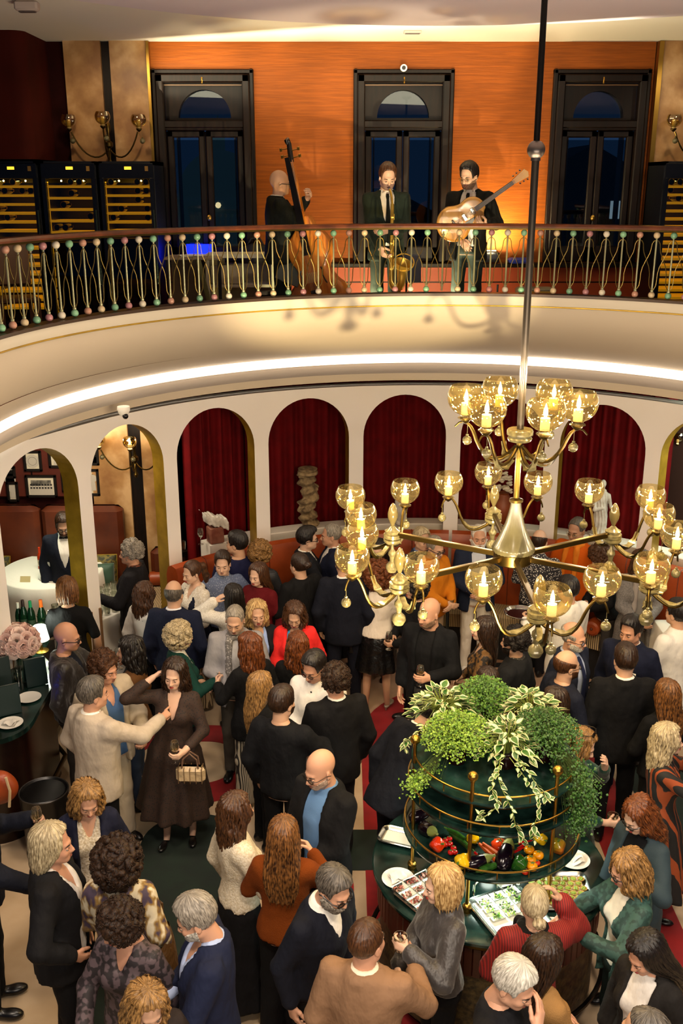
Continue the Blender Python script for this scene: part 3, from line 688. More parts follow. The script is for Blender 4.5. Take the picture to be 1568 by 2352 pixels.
def nets(fn, lo, hi, h):
    lo = np.asarray(lo, np.float32); n = np.maximum(3, np.ceil((np.asarray(hi)-lo)/h).astype(int)+1)
    g = np.stack(np.meshgrid(*[np.arange(k, dtype=np.float32) for k in n], indexing='ij'), -1).reshape(-1, 3)*h+lo
    F = fn(g).reshape(n).astype(np.float32)
    F[0] = F[-1] = np.abs(F[0])+h*.2; F[:, 0] = np.abs(F[:, 0])+h*.2; F[:, -1] = np.abs(F[:, -1])+h*.2; F[:, :, 0] = np.abs(F[:, :, 0])+h*.2; F[:, :, -1] = np.abs(F[:, :, -1])+h*.2
    F[-1] = np.abs(F[-1])+h*.2
    S = F < 0; m = n-1
    c = sum(S[a:m[0]+a, b:m[1]+b, d:m[2]+d].astype(np.int8) for a in (0, 1) for b in (0, 1) for d in (0, 1))
    act = (c > 0) & (c < 8); ii = np.argwhere(act); idx = np.full(m, -1, np.int64); idx[act] = np.arange(len(ii))
    acc = np.zeros((len(ii), 3), np.float32); cnt = np.zeros(len(ii), np.float32)
    cor = [np.array(q) for q in ((0, 0, 0), (1, 0, 0), (0, 1, 0), (1, 1, 0), (0, 0, 1), (1, 0, 1), (0, 1, 1), (1, 1, 1))]
    for p, q in ((0, 1), (2, 3), (4, 5), (6, 7), (0, 2), (1, 3), (4, 6), (5, 7), (0, 4), (1, 5), (2, 6), (3, 7)):
        ip, iq = ii+cor[p], ii+cor[q]; fa = F[ip[:, 0], ip[:, 1], ip[:, 2]]; fb = F[iq[:, 0], iq[:, 1], iq[:, 2]]
        mk = (fa < 0) != (fb < 0); t = np.where(mk, fa/np.where(mk, fa-fb, 1), 0)
        acc += np.where(mk[:, None], cor[p]+(cor[q]-cor[p])*t[:, None], 0); cnt += mk
    V = (ii+acc/np.maximum(cnt, 1)[:, None])*h+lo
    fs = []
    for ax in range(3):
        u, v = (ax+1) % 3, (ax+2) % 3
        sl0 = [slice(None)]*3; sl1 = [slice(None)]*3; sl0[ax] = slice(0, m[ax]); sl1[ax] = slice(1, m[ax]+1)
        A, B = S[tuple(sl0)], S[tuple(sl1)]
        e = np.argwhere(A != B); e = e[(e[:, u] > 0) & (e[:, u] < m[u]) & (e[:, v] > 0) & (e[:, v] < m[v])]
        def ci(du, dv):
            q = e.copy(); q[:, u] -= du; q[:, v] -= dv; return idx[q[:, 0], q[:, 1], q[:, 2]]
        q = np.stack([ci(1, 1), ci(0, 1), ci(0, 0), ci(1, 0)], 1)
        fl_ = A[tuple(e.T)]; q[~fl_] = q[~fl_][:, ::-1]; fs.append(q)
    return V.astype(np.float32), np.concatenate(fs)
def np_mesh(name, V, Q, mats, mi=None, tris=None):
    me = bpy.data.meshes.new(name); nq = len(Q)
    me.vertices.add(len(V)); me.vertices.foreach_set('co', np.ascontiguousarray(V, np.float32).ravel())
    me.loops.add(nq*4); me.loops.foreach_set('vertex_index', np.ascontiguousarray(Q, np.int32).ravel())
    me.polygons.add(nq); me.polygons.foreach_set('loop_start', np.arange(0, nq*4, 4, dtype=np.int32))
    for m in (mats if isinstance(mats, (list, tuple)) else [mats]): me.materials.append(m)
    if mi is not None: me.polygons.foreach_set('material_index', np.ascontiguousarray(mi, np.int32))
    me.polygons.foreach_set('use_smooth', np.ones(nq, bool)); me.update(calc_edges=True); return me
def tube_np(pts, rad, n=8, flat=1.0):
    b = MB(); b.tube(pts, rad, n, cap=False, flat=flat); return np.array([tuple(v) for v in b.v], np.float32), np.array(b.f, np.int64)
def lathe_np(prof, n, M=None, c=(0, 0, 0)):
    b = MB(); b.lathe(prof, n, c, M, cap=False); return np.array([tuple(v) for v in b.v], np.float32), np.array(b.f, np.int64)

# ---------------------------------------------------------------- head
def head_sdf(sex):
    f = sex == 'f'
    def fn(P):
        Q = P.copy(); Q[:, 0] = np.abs(Q[:, 0])
        d = sd_ell(P, (0, -.014, .128), (.074, .096, .096))
        d = smin(d, sd_ell(P, (0, .030, .062), (.057 if f else .061, .060, .080)), .03)
        d = smin(d, sd_ell(P, (0, .062, .008), (.024 if f else .032, .024, .022)), .03)
        d = smin(d, sd_seg(Q, (.05, .005, .03), (.02, .066, .008), .018 if f else .023, .016), .025)
        d = smin(d, sd_ell(Q, (.034, .062, .055), (.024, .026, .024)), .02)
        d = smin(d, sd_seg(Q, (.0, .088, .104), (.036, .078, .102), .010 if f else .013, .009), .014)
        d = smax(d, -sd_ell(Q, (.031, .103, .080), (.019, .017, .012)), .012)
        d = smin(d, sd_seg(P, (0, .088, .092), (0, .108, .052), .0075, .0115), .010)
        d = smin(d, sd_ell(Q, (.010, .098, .046), (.009, .010, .008)), .006)
        d = smax(d, -sd_seg(P, (-.02, .098, .0215), (.02, .098, .0215), .002, .002), .006)
        d = smin(d, sd_seg(Q, (0, .091, .026), (.016, .084, .024), .006, .003), .006)
        d = smin(d, sd_seg(Q, (0, .089, .015), (.014, .083, .017), .007, .003), .006)
        e = Q-np.array((.077, -.010, .078), np.float32); e = e @ np.array(((.94, .3, 0), (-.3, .94, .0), (0, -.0, 1)), np.float32)
        ear = sd_ell(e, (0, 0, 0), (.008, .019, .031)); ear = smax(ear, -sd_ell(e, (.008, .004, .003), (.006, .010, .018)), .004)
        d = smin(d, ear, .006)
        nk = sd_seg(P, (0, -.014, .03), (0, -.034, -.13), .048 if f else .057, .050 if f else .062)
        return smin(d, nk, .025)
    return fn
def build_head(sex, h=.0083):
    V, Q = nets(head_sdf(sex), (-.105, -.13, -.13), (.105, .135, .24), h); parts = [(V, Q, 0)]
    for s in (-1, 1):
        c = (s*.031, .0795, .079)
        v, q = lathe_np([(.0122*sin(pi*k/6)+1e-4, -.0122*cos(pi*k/6)) for k in range(7)], 8, Matrix.Rotation(-pi/2, 3, 'X'), c); parts.append((v, q, 1))
        v, q = lathe_np([(.0082, .0098), (.0058, .0118), (.0003, .0126)], 8, Matrix.Rotation(-pi/2-.08, 3, 'X'), c); parts.append((v, q, 2))
        Ml = Matrix.Rotation(-.35, 3, 'X')
        v, q = lathe_np([(.0142*sin(a), .0142*cos(a)) for a in (.02, .5, .9, 1.2)], 8, Ml, c); parts.append((v, q, 0))
        v, q = tube_np([(s*.017, .0965, .098), (s*.028, .096, .1025), (s*.041, .087, .1025), (s*.050, .075, .097)], [.0022, .0034 if sex == 'm' else .0024, .0028 if sex == 'm' else .002, .0012], 5); parts.append((v, q, 2))
        v, q = tube_np([(s*.019, .0935, .079), (s*.028, .0945, .0845), (s*.036, .0905, .084), (s*.044, .082, .079)], [.001, .0018 if sex == 'm' else .0024, .0018, .001], 4); parts.append((v, q, 2))
    if sex == 'f': lp = (.0045, .0055)
    else: lp = (.003, .0038)
    for zz, r, yo in ((.0255, lp[0], .0975), (.0165, lp[1], .0965)):
        v, q = tube_np([(-.021, .0835, .0212), (-.010, yo-.002, zz+.001), (0, yo, zz-.0005), (.010, yo-.002, zz+.001), (.021, .0835, .0212)], [.001, r*.9, r, r*.9, .001], 6); parts.append((v, q, 3))
    return parts
HEADS = {s: build_head(s) for s in 'mf'}

# ---------------------------------------------------------------- hands: right hand, fingers +Y, palm -Z, thumb -X
def hand_parts(curl, thumb, spread=1.0, h=.0072):
    segs = []
    for i, (x, y, L) in enumerate(((-.028, .088, .94), (-.0095, .093, 1.03), (.009, .090, .97), (.026, .081, .78))):
        cu = curl[i]; p = Vector((x, y, 0)); a = 0.0; dx = (x*.9)*spread
        for j, l in enumerate((.043, .027, .021)):
            a += cu[j]; d = Vector((dx*(1 if j == 0 else .4), cos(a), -sin(a))).normalized(); q = p+d*(l*L)
            segs.append((tuple(p), tuple(q), .0098-.0009*j-(.001 if i == 3 else 0), .0092-.001*j-(.001 if i == 3 else 0))); p = q
    p = Vector((-.022, .022, -.006))
    for d, l, r in thumb:
        q = p+Vector(d).normalized()*l; segs.append((tuple(p), tuple(q), r, r*.9)); p = q
    def fn(P):
        d = sd_seg(P, (-.012, .0, 0), (-.018, .085, 0), .017, .0145)
        for x in (-.005, .008, .019): d = smin(d, sd_seg(P, (x*.55, .0, 0), (x, .080, 0), .0165, .0135), .012)
        d = smin(d, sd_seg(P, (0, -.075, 0), (0, .005, 0), .031, .0235), .02)
        for a, b, ra, rb in segs[:12]: d = smin(d, sd_seg(P, a, b, ra, rb), .0045)
        for a, b, ra, rb in segs[12:]: d = smin(d, sd_seg(P, a, b, ra, rb), .008)
        return d
    return nets(fn, (-.105, -.09, -.105), (.065, .20, .04), h)
_th_relax = [((-.55, .75, -.25), .035, .0135), ((-.25, .9, -.25), .030, .0115), ((-.1, .95, -.25), .024, .0098)]
_th_grip = [((-.6, .6, -.55), .036, .0135), ((-.1, .75, -.75), .032, .0115), ((.35, .6, -.75), .024, .0098)]
HANDS = {
    'relax': hand_parts([(.25, .4, .25), (.3, .45, .3), (.35, .5, .3), (.4, .55, .3)], _th_relax),
    'flat': hand_parts([(.08, .12, .1)]*4, _th_relax, 1.6),
    'grip': hand_parts([(.75, .75, .4), (.8, .8, .45), (.85, .8, .45), (.95, .8, .45)], _th_grip, .5),
    'fist': hand_parts([(1.1, 1.3, .8)]*4, _th_grip, .3),
    'point': hand_parts([(.03, .08, .06), (1.2, 1.4, .8), (1.25, 1.4, .8), (1.3, 1.4, .8)], _th_grip, .4),
}

# ---------------------------------------------------------------- hair
def face_open(P, top=.165, w=.072):
    c = np.array((0, .118, (top-.03)/2+.012), np.float32); r = np.array((w, .092, (top+.03)/2+.004), np.float32); q = np.abs((P-c)/r); return ((q**3.2).sum(1)**(1/3.2)-1)*.075
def skull(P, o): return sd_ell(P, (0, -.014, .128), (.074+o, .096+o, .096+o))
def azim(P): return np.arctan2(P[:, 0], -(P[:, 1]+.015))
def streak(P, n, amp):
    a = azim(P); return amp*(np.sin(a*n+3*np.sin(P[:, 2]*14))+.7*np.sin(a*n*1.7+1.3+2*np.sin(P[:, 2]*19)))
HCOL = {
    'bob': ([-.03, .0, .06, .12, .18, .24], [.092, .100, .102, .098, .085, .05], [.085, .100, .112, .113, .10, .05], [-.02]*6),
    'bobw': ([-.06, -.02, .05, .12, .18, .24], [.115, .125, .118, .105, .088, .05], [.10, .115, .122, .118, .10, .05], [-.02]*6),
    'long': ([-.34, -.25, -.12, 0, .06, .12, .18, .24], [.075, .105, .115, .108, .104, .098, .085, .05], [.025, .035, .05, .088, .108, .112, .10, .05], [-.115, -.115, -.10, -.045, -.025, -.02, -.02, -.02]),
    'med': ([-.16, -.08, 0, .06, .12, .18, .24], [.10, .118, .112, .106, .098, .085, .05], [.06, .08, .098, .110, .112, .10, .05], [-.07, -.055, -.035, -.025, -.02, -.02, -.02]),
    'swept': ([-.05, .0, .06, .12, .18, .24], [.085, .095, .096, .092, .082, .05], [.055, .075, .10, .108, .10, .05], [-.07, -.055, -.03, -.02, -.02, -.02]),
}
def hair_mesh(kind):
    rs = np.random.RandomState(len(kind)*7+ord(kind[0]))
    extra = []; h = .008; lo, hi = (-.15, -.17, -.06), (.15, .13, .27)
    if kind in ('short', 'quiff', 'crop', 'fringe'):
        o = {'short': .012, 'quiff': .014, 'crop': .006, 'fringe': .008}[kind]
        def fn(P):
            d = skull(P, o)
            if kind == 'quiff': d = smin(d, sd_ell(P, (0, .02, .185), (.066, .085, .055)), .03)
            elif kind == 'short': d = smin(d, sd_ell(P, (0, .0, .17), (.072, .092, .066)), .03)
            d = d+streak(P, 23, .0022)+.0025*wav(P, 150, 6)
            d = smax(d, -face_open(P, .17 if kind != 'quiff' else .165), .008)
            Q = P.copy(); Q[:, 0] = np.abs(Q[:, 0]); d = smax(d, -sd_ell(Q, (.088, .014, .05), (.034, .032, .055)), .006)
            d = np.maximum(d, .03-.25*P[:, 1]-P[:, 2])
            if kind == 'fringe': d = np.maximum(d, P[:, 2]-(.150-.35*(P[:, 1]+.02)))
            return d
    elif kind in ('curlshort', 'curlbig', 'curlmed'):
        n = {'curlshort': 190, 'curlbig': 330, 'curlmed': 280}[kind]; ph = rs.rand(n)*2*pi; u = rs.rand(n)
        B = []
        for a, t in zip(ph, u):
            if kind == 'curlshort': z = .06+.17*t; R = .092*sqrt(max(0, 1-((z-.12)/.115)**2)) if z > .12 else .088; r = .017+.006*rs.rand()
            elif kind == 'curlbig': z = -.06+.315*t; R = .145*sqrt(max(.02, 1-((z-.09)/.172)**2)); r = .016+.010*rs.rand()
            else: z = .0+.245*t; R = .118*sqrt(max(.02, 1-((z-.11)/.138)**2)); r = .014+.009*rs.rand()
            B.append(((sin(a)*R, -cos(a)*R*1.1-.02, z), r))
        h = .009; lo, hi = (-.19, -.21, -.10), (.19, .16, .29)
        for i in range(260):
            c, r = B[rs.randint(len(B))]
            if c[1] > .055 and c[2] < .17 and abs(c[0]) < .075: continue
            nrm = Vector((c[0], c[1]+.02, c[2]-.10)).normalized(); t1 = nrm.orthogonal().normalized(); t1 = Matrix.Rotation(rs.rand()*6.28, 3, nrm) @ t1; t2 = nrm.cross(t1); q0 = Vector(c)+nrm*(r*.75)+t1*rs.uniform(-.012, .012)
            rr_ = rs.uniform(.007, .014); pts = [q0+(t1*cos(a)+nrm*sin(a)*.8)*rr_+t2*(k*.0035-.01) for k, a in enumerate(np.linspace(0, rs.uniform(5, 8), 9))]
            extra.append(tube_np(pts, [.0015]+[.0034]*7+[.001], 4))
        def fn(P):
            d = skull(P, .012 if kind == 'curlshort' else .025)
            if kind == 'curlbig': d = smin(d, sd_ell(P, (0, -.035, .08), (.125, .12, .14)), .04)
            for c, r in B: d = smin(d, sd_ell(P, c, (r, r, r)), .006)
            d = d+.005*wav(P, 190, 6)
            d = smax(d, -smin(sd_seg(P, (0, .058, .080), (0, .3, .085), .062, .15), sd_seg(P, (0, .075, .02), (0, .3, -.02), .055, .16), .02), .01)
            if kind == 'curlshort':
                Q = P.copy(); Q[:, 0] = np.abs(Q[:, 0]); d = smax(d, -sd_ell(Q, (.092, .016, .05), (.034, .032, .05)), .006); d = np.maximum(d, .02-.25*P[:, 1]-P[:, 2])
            return d
    elif kind in ('pony', 'bun', 'manbun'):
        h = .0075; lo, hi = (-.13, -.30 if kind == 'pony' else -.22, -.20 if kind == 'pony' else -.06), (.13, .13, .25)
        def fn(P):
            d = skull(P, .011)+streak(P, 26, .0016)
            d = smax(d, -face_open(P, .168), .008)
            Q = P.copy(); Q[:, 0] = np.abs(Q[:, 0]); d = smax(d, -sd_ell(Q, (.088, .016, .045), (.034, .030, .05)), .006)
            d = np.maximum(d, .035-.3*P[:, 1]-P[:, 2])
            if kind == 'pony':
                t = smin(sd_seg(P, (0, -.10, .15), (0, -.15, .11), .022, .032), sd_seg(P, (0, -.15, .11), (0, -.17, -.02), .034, .034), .03)
                t = smin(t, sd_seg(P, (0, -.17, -.02), (.02, -.16, -.15), .034, .012), .03); d = smin(d, t+.003*np.sin(P[:, 0]*300+P[:, 2]*20), .012)
            else:
                z = .06 if kind == 'bun' else .13
                t = sd_ell(P, (0, -.135, z), (.042, .034, .036)); a = np.arctan2(P[:, 0], P[:, 2]-z); d = smin(d, t+.004*np.sin(a*5+np.sqrt(P[:, 0]**2+(P[:, 2]-z)**2)*160), .012)
            return d
    else:
        pr = tuple(np.array(x) for x in HCOL[kind]); zmin = pr[0][0]
        lo = (-.16, -.18, zmin-.03); wavy = kind in ('bobw', 'med')
        def fn(P):
            P2 = P.copy()
            if wavy: P2[:, 0] += .012*np.sin(P[:, 2]*38+P[:, 1]*20); P2[:, 1] += .010*np.sin(P[:, 2]*34+P[:, 0]*25)
            d = smin(skull(P, .016), sd_col(P2, pr, 0, zmin, .2), .03)
            d = d+streak(P, 21, .0036 if not wavy else .005)
            fo = np.minimum(face_open(P, .172, .066), smin(sd_ell(P, (0, .13, -.02), (.062, .12, .12)), sd_ell(P, (0, .16, -.2), (.075, .13, .16)), .03))
            d = smax(d, -fo, .012)
            return smax(d, -sd_seg(P, (0, -.01, .03), (0, -.02, -.35), .05, .062), .01)
        # loose locks over the shell
        for i in range(64):
            a = rs.uniform(radians(48), radians(312)); zend = zmin+rs.uniform(-.035, .05); pts = []
            for z in np.linspace(.19, zend, 9):
                A = np.interp(z, pr[0], pr[1]); Bb = np.interp(z, pr[0], pr[2]); yc = np.interp(z, pr[0], pr[3])
                wob = .010*sin(z*40+i) if wavy else .003*sin(z*25+i)
                k = 1.0+rs.uniform(-.01, .03); pts.append((sin(a)*A*k+wob, yc+cos(a)*Bb*k+wob*.6, z))
            wd = rs.uniform(.007, .013); extra.append(tube_np(pts, [wd*.6]+[wd]*6+[wd*.7, .001], 5, .5))
    V, Q = nets(fn, lo, hi, h); Vs, Qs, o = [V], [Q], len(V)
    for v, q in extra: Vs.append(v); Qs.append(q+o); o += len(v)
    return np.concatenate(Vs), np.concatenate(Qs)
HAIR = {}
def hair_me(kind, m):
    if kind not in HAIR: HAIR[kind] = hair_mesh(kind)
    key = (kind, 'mesh')
    if key not in HAIR: HAIR[key] = np_mesh('hair_'+kind, *HAIR[kind], m)
    return HAIR[key]
def beard_mesh(full):
    def fn(P):
        Q = P.copy(); Q[:, 0] = np.abs(Q[:, 0])
        d = head_sdf('m')(P)-(.012 if full else .0032)+(.0018 if full else .0012)*wav(P, 190, 6)
        d = np.maximum(d, P[:, 2]-np.interp(Q[:, 0], [0, .02, .045, .07], [.037, .034, .036, .070]))
        d = np.maximum(d, .0-(P[:, 1]+.0)+np.interp(P[:, 2], [-.05, .03, .08], [.03, .005, .0])); d = np.maximum(d, -.035-P[:, 2])
        d = smax(d, -sd_ell(P, (0, .115, .021), (.023, .04, .0085)), .003); return smax(d, -sd_ell(P, (0, .115, .052), (.02, .03, .012)), .006)
    return nets(fn, (-.10, -.02, -.06), (.10, .13, .09), .0075)
BEARD = {}
HM = {}
def hairmat(c1, c2, curly=False):
    k = ('hair', c1, c2, curly)
    if k in HM: return HM[k]
    m = bpy.data.materials.new('hair_'+c1.strip('#')); HM[k] = m; m.use_nodes = True; nt = m.node_tree; N = nt.nodes; L = nt.links; b = N['Principled BSDF']
    b.inputs['Roughness'].default_value = .58 if curly else .42; b.inputs['Specular IOR Level'].default_value = .3 if curly else .45
    tc = N.new('ShaderNodeTexCoord'); n = N.new('ShaderNodeTexNoise'); n.inputs['Detail'].default_value = 3
    if curly:
        n.inputs['Scale'].default_value = 90; L.new(tc.outputs['Object'], n.inputs['Vector'])
    else:
        mp = N.new('ShaderNodeMapping'); mp.inputs['Location'].default_value = (0, .015, 0); mp.inputs['Scale'].default_value = (1, 1, 0.0); L.new(tc.outputs['Object'], mp.inputs['Vector'])
        nm = N.new('ShaderNodeVectorMath'); nm.operation = 'NORMALIZE'; L.new(mp.outputs[0], nm.inputs[0])
        m2 = N.new('ShaderNodeMapping'); m2.inputs['Scale'].default_value = (0, 0, 2.5); L.new(tc.outputs['Object'], m2.inputs['Vector'])
        ad = N.new('ShaderNodeVectorMath'); ad.operation = 'ADD'; L.new(nm.outputs[0], ad.inputs[0]); L.new(m2.outputs[0], ad.inputs[1])
        n.inputs['Scale'].default_value = 13; L.new(ad.outputs[0], n.inputs['Vector'])
    r = N.new('ShaderNodeValToRGB'); r.color_ramp.elements[0].position = .36; r.color_ramp.elements[1].position = .66
    r.color_ramp.elements[0].color = lin(c1); r.color_ramp.elements[1].color = lin(c2); L.new(n.outputs['Fac'], r.inputs['Fac']); L.new(r.outputs[0], b.inputs['Base Color'])
    bp = N.new('ShaderNodeBump'); bp.inputs['Strength'].default_value = .55; bp.inputs['Distance'].default_value = .006; L.new(n.outputs['Fac'], bp.inputs['Height']); L.new(bp.outputs[0], b.inputs['Normal'])
    return m
HC_ = {'black': ('#0c0908', '#1e1612'), 'darkbrown': ('#170d08', '#35200f'), 'brown': ('#2a170b', '#54331a'), 'lightbrown': ('#4a2e18', '#86592e'), 'auburn': ('#3a1a0a', '#7c431c'),
       'blond': ('#7c5a30', '#cfae76'), 'darkblond': ('#4e361c', '#a67d48'), 'ombre': ('#2c180c', '#8a5a2c'), 'grey': ('#5c554c', '#a39a8c'), 'silver': ('#8a857a', '#d2ccc0'), 'greyblond': ('#7a6a4e', '#c4b490'),
       'darkgrey': ('#2a2622', '#6a6258'), 'stubble': ('#6e5442', '#8e7058'), 'stubgrey': ('#8a7464', '#b09a88'), 'white': ('#b8b0a4', '#e8e2d8')}
def H_(c, curly=False): return hairmat(*HC_[c], curly)
SKINS = {}
def skin(c):
    if c not in SKINS: SKINS[c] = mat('skin_tone_%d' % len(SKINS), c, .5, spec=.35, sss=.12, bump=.05, bscale=300)
    return SKINS[c]
M_EYEW = mat('eye_white', '#b4a898', .3); M_LIPF = mat('lips_red', '#9a3c34', .4); M_LIPM = mat('lips_natural', '#8a5244', .5)

# ---------------------------------------------------------------- garments
TM = [np.array(x) for x in ([.76, .88, .96, 1.05, 1.15, 1.28, 1.37, 1.42, 1.455, 1.49, 1.53], [.172, .170, .163, .156, .163, .180, .176, .140, .092, .066, .058],
      [.122, .124, .118, .114, .118, .124, .110, .092, .076, .064, .058], [0, 0, 0, .006, .01, .008, -.006, -.018, -.024, -.024, -.022])]
TF = [np.array(x) for x in ([.76, .88, .96, 1.05, 1.12, 1.25, 1.36, 1.41, 1.45, 1.49, 1.53], [.172, .176, .160, .134, .130, .150, .152, .122, .080, .056, .050],
      [.122, .126, .110, .094, .092, .108, .096, .082, .068, .056, .050], [0, 0, .0, .006, .01, .008, -.008, -.018, -.024, -.024, -.022])]
def clothm(c, kind='plain'):
    n = f'cloth_{kind}_{c.strip("#")}' if isinstance(c, str) else f'cloth_{kind}_{c[0].strip("#")}_{c[1].strip("#")}'
    if n in MATS: return MATS[n]
    if kind == 'plain': return mat(n, c, .85, bump=.5, bscale=11, bstretch=(1, 1, .55), bdist=.045, spec=.22)
    if kind == 'knit': return mat(n, c, .95, bump=.6, bscale=90, bstretch=(3.2, 3.2, 1), spec=.15)
    if kind == 'leather': return mat(n, c, .35, bump=.5, bscale=14, bdist=.04)
    if kind == 'satin': return mat(n, c, .45, bump=.6, bscale=12, bstretch=(1, 1, .5), bdist=.045, sheen=.2)
    if kind == 'lace': return mat(n, c[0], .8, col2=c[1], nscale=70, ndetail=2, bump=.5, bscale=70)
    if kind == 'dots': return mat(n, c[0], .8, col2=c[1], nscale=58, vor=True, ramp=(.28, .36))
    if kind == 'blotch': return mat(n, c[0], .7, col2=c[1], nscale=24, ndetail=1.5, ramp=(.46, .54), bump=.1)
    if kind == 'vstripe': return mat(n, c[0], .8, col2=c[1], nscale=22, ndetail=.3, wave='X', ramp=(.45, .6))
    if kind == 'hstripe': return mat(n, c[0], .6, col2=c[1], nscale=16, ndetail=.3, wave='Z', ramp=(.4, .6), bump=.2)
    if kind == 'denim': return mat(n, c, .8, col2=None, bump=.25, bscale=250)
    if kind == 'panel': return mat(n, c[0], .8, col2=c[1], nscale=5, ndetail=.4, wave='X', ramp=(.72, .76))
    if kind == 'ikat': return mat(n, c[0], .7, col2=c[1], nscale=13, ndetail=1.5, nstretch=(1.5, 1.5, .8), ramp=(.40, .60), mix3=c[2], bump=.2, bscale=40)
    if kind == 'swirl': return mat(n, c[0], .7, col2=c[1], nscale=9, ndetail=9, wave='DIAGONAL', ramp=(.4, .6), mix3=c[2])
    return mat(n, c, .8)
ARMS = {  # right-arm wrist target in the upper-body frame, elbow hint, palm normal, hand shape
    'down': ((.245, .05, .885), (.5, -.8, 0), (-1, .1, 0), 'relax'), 'pocket': ((.225, .10, .93), (.8, -.6, 0), (-1, -.2, 0), 'fist'),
    'hold': ((.15, .32, 1.17), (.6, -.3, -.7), (-1, .1, .0), 'grip'), 'holdlow': ((.13, .29, 1.06), (.7, -.4, -.6), (-1, .1, .0), 'grip'),
    'holdhigh': ((.14, .27, 1.30), (.7, -.1, -.7), (-1, 0, 0), 'grip'), 'belly': ((.06, .23, 1.06), (.8, -.5, -.4), (0, -1, -.2), 'relax'),
    'clasp': ((.045, .27, 1.02), (.8, -.5, -.4), (-.5, -.8, -.2), 'relax'), 'hip': ((.215, .05, .98), (.9, -.6, .1), (-1, 0, -.2), 'relax'),
    'hair': ((.165, .05, 1.575), (.75, .45, -.6), (-.9, -.1, -.3), 'relax'), 'point': ((.24, .43, 1.28), (.7, -.4, -.6), (-.5, .0, -.85), 'point'),
    'mouth': ((.075, .205, 1.46), (.6, .1, -.8), (-.3, -1, 0), 'relax'), 'reach': ((.15, .46, 1.10), (.7, -.2, -.6), (-.3, 0, -1), 'relax'),
    'reachhold': ((.14, .42, 1.14), (.7, -.2, -.6), (-.9, 0, -.3), 'grip'), 'gest': ((.17, .36, 1.18), (.7, -.3, -.6), (-.4, -.3, .8), 'flat'),
    'back': ((.13, -.17, 1.0), (.9, -.4, 0), (0, 1, 0), 'relax'), 'cross': ((-.10, .235, 1.14), (.8, .1, -.6), (0, -1, 0), 'relax'),
    'bassneck': ((-.02, .46, 1.52), (.6, -.2, -.8), (-.2, -.9, .1), 'grip'), 'bassbow': ((.20, .42, 1.02), (.7, -.4, -.4), (-.8, .2, -.3), 'relax'),
    'saxtop': ((-.02, .29, 1.10), (.8, -.3, -.5), (-.8, -.2, .0), 'grip'), 'saxlow': ((.08, .26, .90), (.8, -.4, -.3), (-.8, -.2, .0), 'grip'),
    'gtrneck': ((.24, .33, 1.16), (.6, -.5, -.7), (-.2, -.6, .8), 'grip'), 'gtrpick': ((.03, .24, 1.0), (.9, -.5, -.2), (0, -1, -.3), 'relax'),
    'shoulderbag': ((.20, .16, 1.16), (.8, -.4, -.6), (-.8, -.2, 0), 'fist'), 'side': ((.30, .12, .92), (.8, -.6, 0), (-1, .2, 0), 'relax'),
}
def ik(S, W, pole, l1=.285, l2=.262):
    d = W-S; L = d.length
    if L > (l1+l2)*.985: W = S+d*((l1+l2)*.985/L); d = W-S; L = d.length
    if L < .12: W = S+d*(.12/L); d = W-S; L = .12
    a = (l1*l1-l2*l2+L*L)/(2*L); hgt = sqrt(max(0, l1*l1-a*a)); n = d.normalized(); p = Vector(pole); p = p-n*p.dot(n)
    if p.length < 1e-4: p = n.orthogonal()
    p.normalize(); return S+n*a+p*hgt, W
def scale_prof(pr, bw, sex):
    z, a, b, y = [x.copy() for x in pr]
    k = 1+(bw-1)*np.interp(z, [.7, 1.0, 1.2, 1.38, 1.45], [1, 1.1, 1, .6, .2]); a *= k; b *= 1+(k-1)*1.4
    return z, a, b, y
PEOPLE = []
